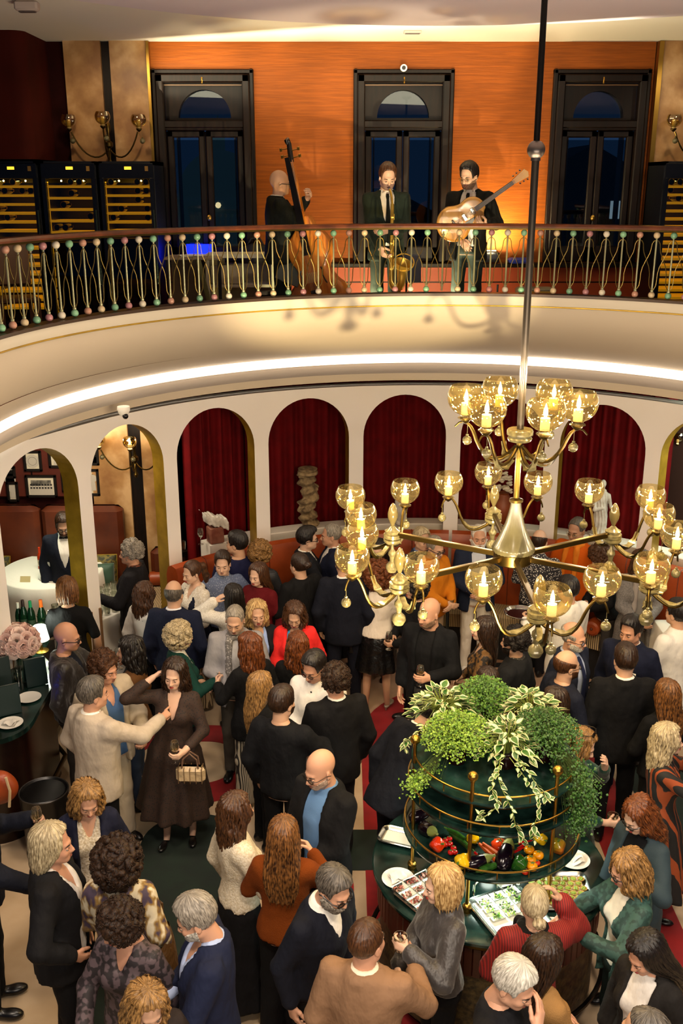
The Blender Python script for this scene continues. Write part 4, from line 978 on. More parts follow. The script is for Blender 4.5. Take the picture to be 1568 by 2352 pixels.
def person(u, v, Hh, face, sex, hair, haircol, top, bottom, label, R='down', L='down', lean=0, side=0, head=(0, 0), skincol=(.56, .32, .20), bw=1.0, under=None, h=.0215, glasses=None, beard=None, shoes='shoe',
           shoecol='#0c0a0a', extra=None, stance=0.0, loc=None, hands=None, group=None):
    """one guest: empty at the feet > body (skin), garments, hair, shoes, glasses ..."""
    f = sex == 'f'; s = Hh/1.75; pr = scale_prof(TF if f else TM, bw, sex); root = thing('person', label, 'person', (0, 0, 0), 0, group)
    pel = Vector((0, 0, .95)); Rl = Matrix.Rotation(radians(-lean), 4, 'X') @ Matrix.Rotation(radians(side), 4, 'Y'); UP = Matrix.Translation(pel) @ Rl @ Matrix.Translation(-pel)
    sx = .150 if f else .178; sx *= 1+(bw-1)*.5
    J = {}
    for sd, pose in ((1, R), (-1, L)):
        dz = Vector((0, 0, 0))
        if isinstance(pose, tuple): pose, dz = pose[0], Vector(pose[1])
        T, pole, pn, hs = ARMS[pose]; S = Vector((sd*sx, -.012, 1.385 if f else 1.395)); W = Vector((sd*T[0], T[1]*(1+(bw-1)*.8), T[2]))+Vector((sd*dz.x, dz.y, dz.z))
        E, W = ik(S, W, (sd*pole[0], pole[1], pole[2])); J[sd] = (S, E, W, Vector((sd*pn[0], pn[1], pn[2])), hs, pose)
    # ---- body
    VV, QQ, MI = [], [], []; off = 0
    def addp(V, Q, mi, M=None, flip=False):
        nonlocal off
        V = np.asarray(V, np.float32)
        if M is not None:
            A = np.array(M, np.float32); V = V @ A[:3, :3].T+A[:3, 3]
        Q = np.asarray(Q)+off
        if flip: Q = Q[:, ::-1]
        VV.append(V); QQ.append(Q); MI.append(np.full(len(Q), mi, np.int32)); off += len(V)
    nz = [.84, .92, 1.0, 1.08, 1.16, 1.24, 1.31, 1.36, 1.40, 1.43, 1.46, 1.50]
    b = MB(); b.grid(lambda i, j: (lambda z, a: (cos(a)*(np.interp(z, pr[0], pr[1])-.006), sin(a)*(np.interp(z, pr[0], pr[2])-.006)+np.interp(z, pr[0], pr[3]), z))(nz[i], 2*pi*j/16), len(nz), 16, closed_v=True)
    addp([tuple(q) for q in b.v], [q[::-1] for q in b.f], 0, UP)
    pv = Vector((0, .012, 1.525)); HD = UP @ Matrix.Translation(pv) @ Matrix.Rotation(radians(-head[0]), 4, 'Z') @ Matrix.Rotation(radians(head[1]), 4, 'X')
    HD = HD @ Matrix.Diagonal((1.0, 1.0, 1.0, 1) if f else (1.05, 1.05, 1.03, 1))
    for V, Q, mi in HEADS[sex]: addp(V, Q, mi, HD)
    hm = {}
    for sd in (1, -1):
        S, E, W, pn, hs, pose = J[sd]
        r = (.046, .040, .026) if f else (.054, .046, .031)
        mid1 = S.lerp(E, .5); mid2 = E.lerp(W, .35)
        V, Q = tube_np([S, mid1, E, mid2, W.lerp(E, -.0)], [r[0], r[0]*.95, r[1]*.9, r[1], r[2]], 10); addp(V, Q, 0, UP)
        fd = (W-E).normalized(); 
        if pose in ('hold', 'holdlow', 'holdhigh', 'reachhold'): fd = (fd+Vector((-.25*sd, .5, .0))).normalized()
        if pose in ('clasp', 'belly'): fd = (fd+Vector((-sd*.8, .1, -.1))).normalized()
        if hands and sd in hands: hs = hands[sd]
        nn = pn-fd*pn.dot(fd); nn.normalize(); zx = -nn; xx = fd.cross(zx).normalized()
        HMx = Matrix(((xx.x, fd.x, zx.x, W.x), (xx.y, fd.y, zx.y, W.y), (xx.z, fd.z, zx.z, W.z), (0, 0, 0, 1)))
        k = .92 if f else 1.03; HMx = HMx @ Matrix.Diagonal((k*sd, k, k, 1))
        V, Q = HANDS[hs]; addp(V, Q, 0, UP @ HMx, flip=sd < 0); hm[sd] = UP @ HMx
    fx = .095+.02*abs(stance)
    ft = {1: Vector((fx, .06*stance, 0)), -1: Vector((-fx, -.06*stance, 0))}
    for sd in (1, -1):
        F = ft[sd]; c = (.9 if f else 1.0)*(.68 if bottom[0] in ('trousers', 'wide', 'slim') else 1.0)
        V, Q = tube_np([(sd*.085, 0, .92), (sd*.088, .01, .70), (F.x*.5+sd*.044, F.y*.5+.012, .49), (F.x*.6+sd*.036, F.y*.6-.01, .36), (F.x, F.y, .085), (F.x, F.y+.04, .03)], [.078*c, .068*c, .052*c, .052*c, .034*c, .03*c], 12); addp(V, Q, 0)
    sk = skin(skincol); hmat = H_(haircol if haircol else 'brown', hair.startswith('curl') if hair else False)
    me = np_mesh('body', np.concatenate(VV), np.concatenate(QQ), [sk, M_EYEW, mat('iris_dark', '#140c08', .3), M_LIPF if f else M_LIPM], np.concatenate(MI)); link('body', me, root)
    # ---- hair, beard, glasses
    def headpart(name, me_, m_=None):
        o = link(name, me_, root); o.matrix_local = HD
        if m_: o.material_slots[0].link = 'OBJECT'; o.material_slots[0].material = m_
        return o
    if hair and hair != 'none': headpart('hair', hair_me(hair, hmat), hmat)
    if beard:
        full, bc = beard
        if full not in BEARD: BEARD[full] = beard_mesh(full)
        key = (full, 'mesh')
        if key not in BEARD: BEARD[key] = np_mesh('beard', *BEARD[full], H_(bc, True))
        headpart('beard', BEARD[key], H_(bc, True))
    if glasses: headpart('glasses', glasses_me(glasses))
    # ---- garments
    def arm_sdf(P, o, cuff, d, k=.05, flare=0):
        for sd in (1, -1):
            S, E, W = J[sd][:3]; ra = (.047 if f else .056)+o*.8; re = (.037 if f else .044)+o*.75; rw = (.028 if f else .033)+o*.8+flare
            dd = sd_seg(P, S, E if cuff > 1 else S.lerp(E, cuff), ra, re if cuff > 1 else ra-.006)
            if cuff > 1: dd = smin(dd, sd_seg(P, E, E.lerp(W, cuff-1), re, re+(rw-re)*(cuff-1)), .02)
            d = smin(d, dd, k)
        return d
    def bounds(zlo, zhi, cuff, pad):
        xs = [(-.24, -.2, zlo), (.24, .2, zhi)]
        for sd in (1, -1):
            for q in J[sd][:3 if cuff > 1 else 2]: xs.append(tuple(q))
        A = np.array(xs); return A.min(0)-pad*np.array([1, 1, .0])-np.array([0, 0, pad*.5]), A.max(0)+pad
    def top_garment(name, m, zhem=.84, o=.014, cuff=1.93, ztop=1.475, cut=None, wr=.004, flare=0, hemflare=0, puff=0, lapel=0, seed=0, fold=0, kk=.05):
        cutz = cut
        def fn(P):
            p2 = pr
            d = sd_col(P, p2, o, zhem, ztop)
            if hemflare or fold:
                w_ = np.clip((1.08-P[:, 2])/.3, 0, 3); a = np.arctan2(P[:, 0], P[:, 1]); d = d-hemflare*w_-fold*w_*np.sin(a*9+seed)
            if f:
                for sd in (1, -1): d = smin(d, sd_ell(P, (sd*.068, .082, 1.255), (.062+o, .050+o, .060+o)), .03)
            d = np.maximum(d, zhem-P[:, 2])
            if cuff: d = arm_sdf(P, o+puff, cuff, d, kk, flare)
            w1 = wav(P, 34, 6, seed); w2 = wav(P*np.array((1, 1, 1.7), np.float32), 70, 5, seed+2); d = d+wr*(w1+.5*w2)
            if cutz is not None:
                z = P[:, 2]; ww = np.interp(z, cutz[0], cutz[1]); ax = np.abs(P[:, 0])
                if lapel: d = d-.011*np.exp(-((z-1.452+.12*P[:, 1])/.020)**2)*(P[:, 1] < .05) if lapel else d
                if lapel: d = d-lapel*np.exp(-((ax-ww-.028)/.022)**2)*(P[:, 1] > 0)*np.clip((z-1.06)/.05, 0, 1)*np.clip((1.47-z)/.05, 0, 1)
                d = smax(d, -np.maximum(ax-ww, .012-P[:, 1]), .006)
            d = np.maximum(d, sd_ell(P, (0, -.01, ztop), (9, 9, 9))*0-9)
            nk = sd_seg(P, (0, -.022, 1.38), (0, -.005, 1.62), .040 if f else .046, .044 if f else .050)
            return smax(d, -nk, .006)
        lo, hi = bounds(zhem-.03, 1.56, cuff or 0, .12); V, Q = nets(fn, lo, hi, h)
        A = np.array(UP, np.float32); V = V @ A[:3, :3].T+A[:3, 3]; return link(name, np_mesh(name, V, Q, m), root)
    fr = lambda z, o: float(np.interp(z, pr[0], pr[3])+np.interp(z, pr[0], pr[2])+o)
    def front_strip(name, m, zs, ws, o, th=.006):
        b = MB(); n = len(zs)
        for i in range(n-1):
            y0, y1 = fr(zs[i], o), fr(zs[i+1], o)
            vs = [(-ws[i], y0, zs[i]), (ws[i], y0, zs[i]), (ws[i+1], y1, zs[i+1]), (-ws[i+1], y1, zs[i+1])]; vs += [(x, y+th, z) for x, y, z in vs]
            b.add([UP @ Vector(q) for q in vs], [(4, 5, 6, 7), (0, 4, 7, 3), (1, 2, 6, 5), (0, 1, 5, 4), (2, 3, 7, 6)])
        return b.build(name, m, root, ang=60)
    V_S = ([.74, .98, 1.06, 1.12, 1.25, 1.42, 1.50], [.07, .012, -.03, .004, .045, .072, .052])      # one-button jacket
    V_O = ([.70, .95, 1.10, 1.25, 1.42, 1.50], [.105, .085, .075, .075, .075, .052])                    # worn open
    V_V = ([1.15, 1.26, 1.34, 1.42, 1.50], [-.06, -.02, .015, .048, .055]); V_VD = ([1.08, 1.17, 1.28, 1.42, 1.50], [-.06, -.008, .020, .052, .06])
    V_N = ([.7, 1.42, 1.44, 1.5], [-.1, -.1, .06, .075])
    for g in top:
        k, col = g[0], g[1]; pat = g[2] if len(g) > 2 else 'plain'; m = clothm(col, pat)
        if k == 'shirt': top_garment('shirt', m, .90, .010, 1.90, 1.512, None, .003)
        elif k == 'shirtopen': top_garment('shirt', m, .86, .011, 1.90, 1.51, V_V, .004)
        elif k == 'under': top_garment('shirt', m, .92, .008, 0, 1.512, None if pat != 'vneck' else V_V, .002)
        elif k == 'undertee': top_garment('t_shirt', m, .92, .008, 0, 1.468, None, .002)
        elif k == 'blazer': top_garment('jacket', m, .78, .026, 1.88, 1.495, V_S, .005, lapel=.009)
        elif k == 'blazeropen': top_garment('jacket', m, .77, .028, 1.88, 1.492, V_O, .006, lapel=.009, hemflare=.008)
        elif k == 'jacketclosed': top_garment('jacket', m, .80, .026, 1.9, 1.495, None, .006)
        elif k == 'coat': top_garment('coat', m, .46, .032, 1.88, 1.49, V_O, .007, lapel=.008, hemflare=.02, fold=.006)
        elif k == 'sweater': top_garment('sweater', m, .87, .024, 1.92, 1.475, None, .006, puff=.006)
        elif k == 'sweaterv': top_garment('sweater', m, .87, .022, 1.9, 1.472, V_V, .005)
        elif k == 'loose': top_garment('sweater', m, .86, .034, 1.82, 1.472, None, .008, puff=.014, hemflare=-.03)
        elif k == 'cardigan': top_garment('cardigan', m, .74, .026, 1.8, 1.485, V_O, .006, hemflare=.01)
        elif k == 'tee': top_garment('t_shirt', m, .88, .014, .85, 1.47, None, .004)
        elif k == 'vest': top_garment('waistcoat', m, .88, .026, 0, 1.45, V_O, .003)
        elif k == 'blouse': top_garment('blouse', m, .90, .020, 1.9, 1.47, V_V, .006, puff=.012)
        elif k == 'blouseback': top_garment('blouse', m, .92, .022, 1.9, 1.485, None, .006, puff=.016)
        elif k == 'shirtdress': top_garment('dress', m, .42, .020, 1.6, 1.48, V_V, .005, hemflare=.055, fold=.010)
        elif k == 'longdress': top_garment('dress', m, .30, .018, 1.72, 1.48, V_VD, .005, hemflare=.050, fold=.012)
        elif k == 'polo': top_garment('t_shirt', m, .88, .014, .95, 1.485, None, .004)
        elif k == 'bomber': top_garment('jacket', m, .86, .036, 1.55, 1.475, ([.8, 1.1, 1.3, 1.42, 1.5], [.03, .035, .05, .07, .07]), .010, hemflare=-.02)
        elif k == 'chef': top_garment('chef_jacket', m, .74, .026, 1.9, 1.50, None, .005, hemflare=.004)
        elif k == 'tie': front_strip('tie', m, [1.455, 1.43, 1.40, 1.34, 1.28, 1.22, 1.15, 1.08, 1.0, .97], [.012, .018, .013, .016, .019, .022, .026, .029, .032, .004], .022, .012)
        elif k == 'bowtie':
            b = MB(); y = fr(1.45, .028)
            for sd in (-1, 1): b.tube([(0, y, 1.462), (sd*.022, y+.002, 1.464), (sd*.045, y-.004, 1.466)], [.006, .014, .018], 8, flat=.9)
            b.sphere((0, y+.004, 1.462), .010, 8); b.v = [tuple(UP @ Vector(q)) for q in b.v]; b.build('bow_tie', m, root)
        elif k == 'buttons':
            b = MB()
            for z in g[2:]: b.sphere((0 if len(g) < 9 else .0, fr(z, .030), z), .0085, 8, (1, .5, 1))
            b.v = [tuple(UP @ Vector(q)) for q in b.v]; b.build('buttons', clothm(col), root)
        elif k == 'scarf':
            def fn(P): return smin(sd_ell(P, (0, .0, 1.46), (.105, .095, .04))+.006*wav(P, 60, 6), np.minimum(sd_seg(P, (-.06, .10, 1.43), (-.075, fr(1.2, .03), 1.05), .034, .03), sd_seg(P, (.06, .10, 1.43), (.07, fr(1.2, .03), 1.1), .034, .03))+.005*wav(P, 60, 6, 3), .03)
            V, Q = nets(fn, (-.16, -.14, 1.0), (.16, .24, 1.53), .014); A = np.array(UP, np.float32); V = V @ A[:3, :3].T+A[:3, 3]; link('scarf', np_mesh('scarf', V, Q, m), root)
        elif k == 'square': MB().bbox((0, 0, 0), (.05, .008, .03), .003).build('pocket_square', m, root).matrix_local = UP @ Matrix.Translation((-.10, fr(1.26, .012), 1.275))
    k, col = bottom[0], bottom[1]; pat = bottom[2] if len(bottom) > 2 else 'plain'; m = clothm(col, pat)
    if k in ('trousers', 'wide', 'slim'):
        ra = {'trousers': (.086, .066, .056), 'wide': (.092, .084, .098), 'slim': (.080, .054, .042)}[k]; bb = bw**.7
        def fn(P):
            d = sd_col(P, (pr[0], pr[1]-.004, pr[2]-.002, pr[3]), .006, .84, 1.04)
            for sd in (1, -1):
                F = ft[sd]; kn = (F.x*.5+sd*.046, F.y*.5+.016, .49)
                lg = smin(sd_seg(P, (sd*.086, 0, .90), kn, ra[0]*bb, ra[1]), sd_seg(P, kn, (F.x, F.y, .05), ra[1], ra[2]), .03); d = smin(d, lg, .025) if sd > 0 else np.minimum(smin(d, lg, .025), 9)
            d = d+.004*wav(P, 40, 6, 1)*np.clip((1.0-P[:, 2])*2, .3, 1); return np.maximum(d, .035-P[:, 2])
        V, Q = nets(fn, (-.26, -.22, 0), (.26, .22, 1.07), h*1.05); link('trousers', np_mesh('trousers', V, Q, m), root)
    elif k in ('skirt', 'shortskirt', 'longskirt'):
        hem, fa = {'skirt': (.42, .05), 'shortskirt': (.52, .07), 'longskirt': (.10, .06)}[k]
        def fn(P):
            z = P[:, 2]; t = np.clip((1.03-z)/(1.03-hem), 0, 1); a = np.arctan2(P[:, 0], P[:, 1]); d = sd_col(P, pr, .004, hem, 1.05)
            return np.maximum(d-fa*t-.012*t*np.sin(a*10)+.003*wav(P, 40, 5), hem-z)
        V, Q = nets(fn, (-.34, -.3, hem-.03), (.34, .3, 1.08), h*1.1); link('skirt', np_mesh('skirt', V, Q, m), root)
    # ---- shoes
    for sd in (1, -1):
        o = link('shoe', shoe_me(shoes, shoecol), root, (ft[sd].x, ft[sd].y, 0), (0, 0, radians(-8*sd)))
        if sd < 0: o.scale = (-1, 1, 1)
    # ---- place so that the crown of the head lands where the photograph shows it
    top_p = HD @ Vector((0, -.01, .236)); root.scale = (s, s, s); root.rotation_euler = (0, 0, radians(-face)); bpy.context.view_layer.update
    Rz = Matrix.Rotation(radians(-face), 3, 'Z'); off_ = Rz @ Vector((top_p.x, top_p.y, 0))*s
    if loc is None:
        w_ = at_z(u, v, top_p.z*s); root.location = (w_.x-off_.x, w_.y-off_.y, 0)
    else: root.location = loc
    MW = Matrix.Translation(root.location) @ Matrix.Rotation(radians(-face), 4, 'Z') @ Matrix.Scale(s, 4)
    info = dict(root=root, M=MW, hand={q: MW @ hm[q] for q in hm}, up=MW @ UP, head=MW @ HD, fr=fr, J=J, s=s, face=face); PEOPLE.append(info); return info
SHOES = {}
def shoe_me(kind, col):
    key = (kind, col)
    if key in SHOES: return SHOES[key]
    heel = kind == 'heel'
    def fn(P):
        if heel:
            d = smin(sd_ell(P, (0, .13, .025), (.036, .07, .022)), sd_ell(P, (0, .0, .055), (.030, .06, .022)), .05); d = smin(d, sd_seg(P, (0, -.035, .05), (0, -.04, .005), .014, .008), .012)
            return np.maximum(smax(d, -sd_ell(P, (0, .05, .075), (.028, .09, .036)), .008), .002-P[:, 2])
        d = smin(sd_ell(P, (0, .12, .032), (.045, .085, .036)), sd_ell(P, (0, -.01, .045), (.038, .065, .05)), .05); d = smin(d, sd_seg(P, (0, 0, .05), (0, -.01, .10), .040, .040), .03)
        if kind == 'sneaker': d = smin(d, sd_ell(P, (0, .06, .014), (.052, .155, .018)), .008)
        return np.maximum(np.maximum(d, .002-P[:, 2]), P[:, 2]-.115)
    V, Q = nets(fn, (-.075, -.11, -.01), (.075, .24, .13), .011); SHOES[key] = np_mesh('shoe', V, Q, mat('shoe_'+col.strip('#'), col, .3)); return SHOES[key]
GLM = {}
def glasses_me(kind):
    if kind in GLM: return GLM[kind]
    b = MB(); r = .0022 if kind == 'thin' else .0036; m = mat('specs_'+kind, '#1a1410' if kind != 'gold' else '#9a7a3a', .3, 0 if kind == 'dark' else .5)
    if kind == 'gold': r = .0016
    for s in (-1, 1):
        pts = [(s*.033+.022*cos(2*pi*i/14), .103-.18*abs(s*.033+.022*cos(2*pi*i/14))+.004, .077+.017*sin(2*pi*i/14)) for i in range(14)]; b.tube(pts, r, 5, closed=True)
        b.tube([(s*.055, .096, .083), (s*.074, .075, .085), (s*.084, .0, .086), (s*.083, -.022, .074)], r, 5)
    b.tube([(-.011, .107, .082), (0, .110, .085), (.011, .107, .082)], r, 5)
    b.cur = 1
    for s in (-1, 1):
        pts = [(s*.033+.021*cos(2*pi*i/12), .106-.18*abs(s*.033+.021*cos(2*pi*i/12)), .077+.016*sin(2*pi*i/12)) for i in range(12)]; b.add(pts, [tuple(range(12))])
    GLM[kind] = b.mesh('glasses', [m, M_GLASS if kind != 'sun' else mat('sun_lens', '#0c0806', .1)]); return GLM[kind]
# ================================================================ things held in hands
M_WINE = glass('white_wine', '#efe2ac', base=.08, edge=.4, scat=(.30, '#e6cf7c')); M_REDWINE = mat('red_wine', '#2a0206', .1); M_SPRITZ = glass('amber_drink', '#e09030', base=.08, edge=.4, scat=(.45, '#e08418'))
WG = MB().lathe([(.034, 0), (.033, .004), (.006, .008), (.004, .012), (.004, .075), (.010, .085), (.028, .105), (.037, .135), (.036, .16), (.029, .195), (.0275, .195), (.034, .16), (.035, .135), (.026, .107), (.008, .089)], 16, cap=False).mesh('wine_glass', M_GLASS)
TU = MB().lathe([(.002, .0), (.036, .0), (.040, .05), (.041, .095), (.039, .095), (.037, .05), (.034, .012), (.002, .012)], 16, cap=False).mesh('tumbler', glass('tumbler_glass', '#eef0ea', base=.14, edge=.45))
FL = MB().lathe([(.032, 0), (.031, .004), (.006, .008), (.004, .012), (.004, .095), (.012, .105), (.024, .13), (.027, .17), (.024, .215), (.0225, .215), (.0255, .17), (.022, .132), (.008, .11)], 16, cap=False).mesh('flute', M_GLASS)
LIQ = {}
def liquid_me(kind, m):
    k = (kind, m.name)
    if k not in LIQ:
        pr = {'wine_glass': [(.004, .092), (.024, .108), (.034, .135), (.0345, .145), (.001, .145)], 'tumbler': [(.001, .014), (.033, .014), (.036, .05), (.037, .068), (.001, .068)], 'flute': [(.004, .112), (.021, .132), (.0245, .165), (.001, .165)]}[kind]
        LIQ[k] = MB().lathe(pr, 14, cap=False).mesh('drink', m)
    return LIQ[k]
GRIPP = Vector((0, .072, -.042))
def drink(info, sd, kind, liq, label, drop=None, group='drinks in the guests\' hands'):
    me = {'wine_glass': WG, 'tumbler': TU, 'flute': FL}[kind]; M_ = info['hand'][sd]; p = M_ @ GRIPP
    dz = {'wine_glass': .075, 'tumbler': .045, 'flute': .085}[kind] if drop is None else drop
    o = link(kind, me, None, (p.x, p.y, p.z-dz)); tag(o, label, 'glass', group)
    if liq is not None: link('drink', liquid_me(kind, liq), o)
    return o
def bag(info, sd, color, label, off=(0, 0, 0), size=(.26, .10, .17), stripes=None, name='handbag', strap=True):
    p = info['hand'][sd] @ Vector((0, .06, -.03)); t = thing(name, label, 'bag', (p.x+off[0], p.y+off[1], p.z+off[2]-.12-size[2]), radians(-info['face']))
    m = clothm(color, 'leather'); w_, d_, h_ = size
    b = MB(); b.bbox((0, 0, h_/2), size, min(.03, d_*.35)); b.build('body', m, t)
    if strap:
        for y in (-d_*.3, d_*.3): MB().tube([(-w_*.28, y, h_-.01), (-w_*.24, y, h_+.07), (0, y*.6, h_+.12), (w_*.24, y, h_+.07), (w_*.28, y, h_-.01)], .007, 6).build('handle', clothm('#6a5040', 'leather'), t)
    if stripes:
        for k in range(5): MB().box((-w_*.4+w_*.2*k, 0, h_/2), (.005, d_+.006, h_*.92)).build('stripe', clothm(stripes, 'leather'), t, smooth=False)
    return t
def strap_bag(info, side, color, label, z=.86, y=-.05, size=(.27, .11, .22), m=None):
    """bag hanging at the hip from a strap over the shoulder"""
    U = info['up']; t = thing('shoulder_bag', label, 'bag', (0, 0, 0)); m = m or clothm(color, 'leather'); x = side*.27
    c = U @ Vector((x, y, z)); t.location = c; t.rotation_euler = (0, 0, radians(-info['face'])+pi/2); inv = Matrix.Translation(c) @ Matrix.Rotation(t.rotation_euler.z, 4, 'Z')
    b = MB(); w_, d_, h_ = size
    b.grid(lambda i, j: (lambda a, zz: (cos(a)*w_/2*(1-.25*zz**3)*(abs(cos(a))**-.3 if 0 else 1), sin(a)*d_/2*(1-.6*zz**2), -h_+h_*zz))(2*pi*i/18, j/6), 18, 7, closed_u=True); b.add([(cos(2*pi*i/18)*w_/2, sin(2*pi*i/18)*d_/2, -h_) for i in range(18)], [tuple(range(17, -1, -1))])
    b.build('body', m, t); P = [Vector((x, y, z-.02)), Vector((x*.95, y, z+.2)), Vector((side*.2, y-.02, 1.25)), Vector((side*.13, -.03, 1.475)), Vector((side*.19, .12, 1.25)), Vector((x*.97, y+.06, z+.2)), Vector((x, y+.02, z-.02))]
    iv = inv.inverted(); MB().tube([iv @ (U @ p) for p in P], .010, 6, flat=.4).build('strap', m, t); return t

# ================================================================ the guests
K = '#08080a'; NV = '#12172c'; W_ = '#e9e5dc'; S1 = (.56, .33, .215); S2 = (.64, .40, .28); S4 = (.56, .30, .19); S5 = (.52, .265, .165); S6 = (.42, .215, .13)
far, near = .0240, .0190
# -- left side, in and before the first arches
p = person(143, 1180, 1.80, 172, 'm', 'short', 'darkbrown', [('under', W_), ('blazer', '#0f1422'), ('bowtie', '#0a0a10')], ('trousers', K), 'waiter in black dinner suit and bow tie behind the round table', head=(-8, -22), skincol=S1, glasses='dark', beard=(0, 'brown'), h=far)
person(150, 1322, 1.78, 350, 'f', 'bob', 'lightbrown', [('tee', '#0a0a0c')], ('skirt', '#0a0a0c'), 'person with a light brown bob in a black short-sleeved dress, seen from behind', R='down', L='belly', head=(-15, -8), shoes='heel')
p = person(300, 1240, 1.80, 272, 'm', 'curlshort', 'grey', [('shirtopen', ('#6a3418', '#2a1610'), 'blotch'), ('blazeropen', '#17161a')], ('trousers', K), 'person with curly grey hair in a black jacket over a rust patterned shirt', R='down', L='hold', skincol=S4, bw=1.08)
drink(p, -1, 'tumbler', M_SPRITZ, 'tumbler of orange spritz held by the curly grey man in the second arch')
person(330, 1335, 1.66, 40, 'f', 'med', 'brown', [('blouseback', W_)], ('trousers', K), 'person with brown hair and a hair clip, white blouse, back turned', R='gest', L='down')
person(397, 1332, 1.80, 8, 'm', 'fringe', 'darkgrey', [('under', '#dfe0e6'), ('blazer', '#141a30')], ('trousers', '#141a30'), 'bald person in a navy suit seen from behind, left of the ponytailed woman', skincol=S1, bw=1.06)
p = person(437, 1287, 1.70, 228, 'f', 'pony', 'brown', [('blouse', (W_, '#cfc6b4'), 'lace'), ('vest', '#141a2e')], ('wide', ('#b8a078', '#4a3a28'), 'vstripe'), 'ponytailed person in a navy waistcoat over a white lace blouse', R='down', L='holdlow', head=(0, -8), skincol=S2)
drink(p, -1, 'wine_glass', M_WINE, 'wine glass held by the ponytailed woman in the navy waistcoat')
person(510, 1265, 1.72, 155, 'm', 'short', 'darkbrown', [('shirt', ('#8a94ac', '#5a6684'), 'dots')], ('trousers', K), 'person in a small-checked blue shirt before the orange banquette', R='belly', L='holdhigh', head=(25, -5), skincol=S2, h=far)
person(545, 1218, 1.84, 335, 'm', 'short', 'black', [('sweater', '#15183a')], ('trousers', K), 'tall person with short black hair in a navy jumper, back turned', R='holdhigh', L='belly', head=(-45, 0), bw=1.06)
person(597, 1243, 1.72, 25, 'f', 'curlmed', 'darkblond', [('jacketclosed', ('#15161a', '#26272c'), 'hstripe')], ('skirt', K), 'person with curly dark-blond hair in a quilted black jacket', R='belly', L='belly')
p = person(590, 1292, 1.68, 212, 'f', 'long', 'brown', [('sweater', '#5c0c14')], ('trousers', '#1a1214'), 'person with long brown hair in a burgundy jumper', R='holdlow', L='down', head=(0, -6), skincol=S2)
drink(p, 1, 'wine_glass', M_WINE, 'wine glass before the burgundy jumper')
person(535, 1340, 1.64, 330, 'f', 'long', 'black', [('blouseback', (W_, '#d2ccc0'), 'lace')], ('skirt', K), 'person with long black hair in a white top, hand raised to her head', R='belly', L=('hair', (.02, .02, 0)), skincol=S2)
p = person(537, 1393, 1.78, 178, 'm', 'crop', 'grey', [('undertee', '#aaa8a8'), ('blazeropen', '#8f8d90'), ('scarf', ('#b4b0ac', '#6a6664'), 'dots')], ('trousers', '#4a443c'), 'person with cropped grey hair in a light grey jacket and scarf', R='belly', L='holdlow', head=(5, -16), skincol=S1, beard=(0, 'stubgrey'))
drink(p, -1, 'wine_glass', M_REDWINE, 'glass of red wine held by the man in the grey jacket')
person(590, 1378, 1.68, 158, 'f', 'med', 'blond', [('shirtopen', '#8ea4d6'), ('cardigan', '#14151a')], ('trousers', K), 'smiling blonde person in a light blue shirt', R='down', L='belly', head=(10, -5), skincol=S1)
person(675, 1388, 1.68, 183, 'f', 'bobw', 'brown', [('under', '#2a9ad8', 'vneck'), ('blazeropen', '#e02c2a')], ('trousers', K), 'person in a bright red blazer with a short brown bob, looking down', R='clasp', L='down', head=(0, -22), skincol=S1)
person(683, 1450, 1.64, 5, 'f', 'med', 'auburn', [('sweater', '#0a0a0b')], ('trousers', K), 'person with reddish-brown wavy hair in black, facing the red blazer', R='holdlow', L='belly')
person(703, 1208, 1.80, 82, 'm', 'quiff', 'black', [('under', W_), ('blazer', '#101218')], ('trousers', K), 'person with black hair and glasses in a black suit, gesturing with both hands', R='gest', L=('gest', (0, 0, .06)), glasses='dark', skincol=S2)
person(762, 1200, 1.80, 265, 'm', 'crop', 'grey', [('under', W_), ('blazer', NV)], ('trousers', NV), 'grey-cropped person in a navy suit partly hidden by a chandelier globe', R='belly', L='down', skincol=S4, h=far)
person(688, 1268, 1.76, 318, 'm', 'manbun', 'darkbrown', [('coat', '#0b0b0d')], ('trousers', K), 'person with a small brown hair bun in a long black coat', R='down', L='belly', skincol=S1)
person(790, 1262, 1.84, 5, 'm', 'short', 'black', [('under', W_), ('blazer', '#10131f')], ('trousers', '#0f1220'), 'person in a dark navy suit behind the left chandelier globes, back turned', stance=1.2)
person(870, 1237, 1.68, 200, 'f', 'long', 'black', [('longdress', ('#b8a890', '#5a4634'), 'dots')], ('none', K), 'person with long black hair looking out behind the brass arms', R='down', L='belly', skincol=S2, shoes='heel', h=far)
p = person(868, 1290, 1.72, 12, 'f', 'curlbig', 'auburn', [('blouseback', '#e4d8c8')], ('shortskirt', '#0c0b0c', 'leather'), 'person with big curly auburn hair, cream blouse and black leather skirt', R='holdlow', L='down', shoes='heel', shoecol='#8a7a68', stance=.8)
strap_bag(p, -1, '#141214', 'black shoulder bag on a chain strap of the woman in the leather skirt', z=.95, y=.02)
p = person(955, 1322, 1.66, 250, 'f', 'curlmed', 'black', [('sweater', '#09090c')], ('trousers', K), 'person with dark curls in black between the globes, holding red wine', R='belly', L='holdlow')
drink(p, -1, 'wine_glass', M_REDWINE, 'glass of red wine in front of the dark-curled person in black')
person(968, 1210, 1.76, 150, 'm', 'short', 'greyblond', [('under', '#5a6a94'), ('jacketclosed', '#2c3448')], ('trousers', K), 'person in a denim jacket with sunglasses pushed up, by the banquette', h=far, skincol=S1)
p = person(1003, 1230, 1.74, 140, 'm', 'crop', 'grey', [('undertee', '#09090c'), ('jacketclosed', '#c0700f')], ('trousers', '#b09a80'), 'person in a mustard-orange jacket, beige cap of hair and glasses', R='clasp', L='clasp', head=(0, -12), glasses='dark', skincol=S1, shoes='sneaker', shoecol='#d8d4cc')
drink(p, 1, 'tumbler', None, 'small glass held by the man in the mustard-orange jacket', drop=.02)
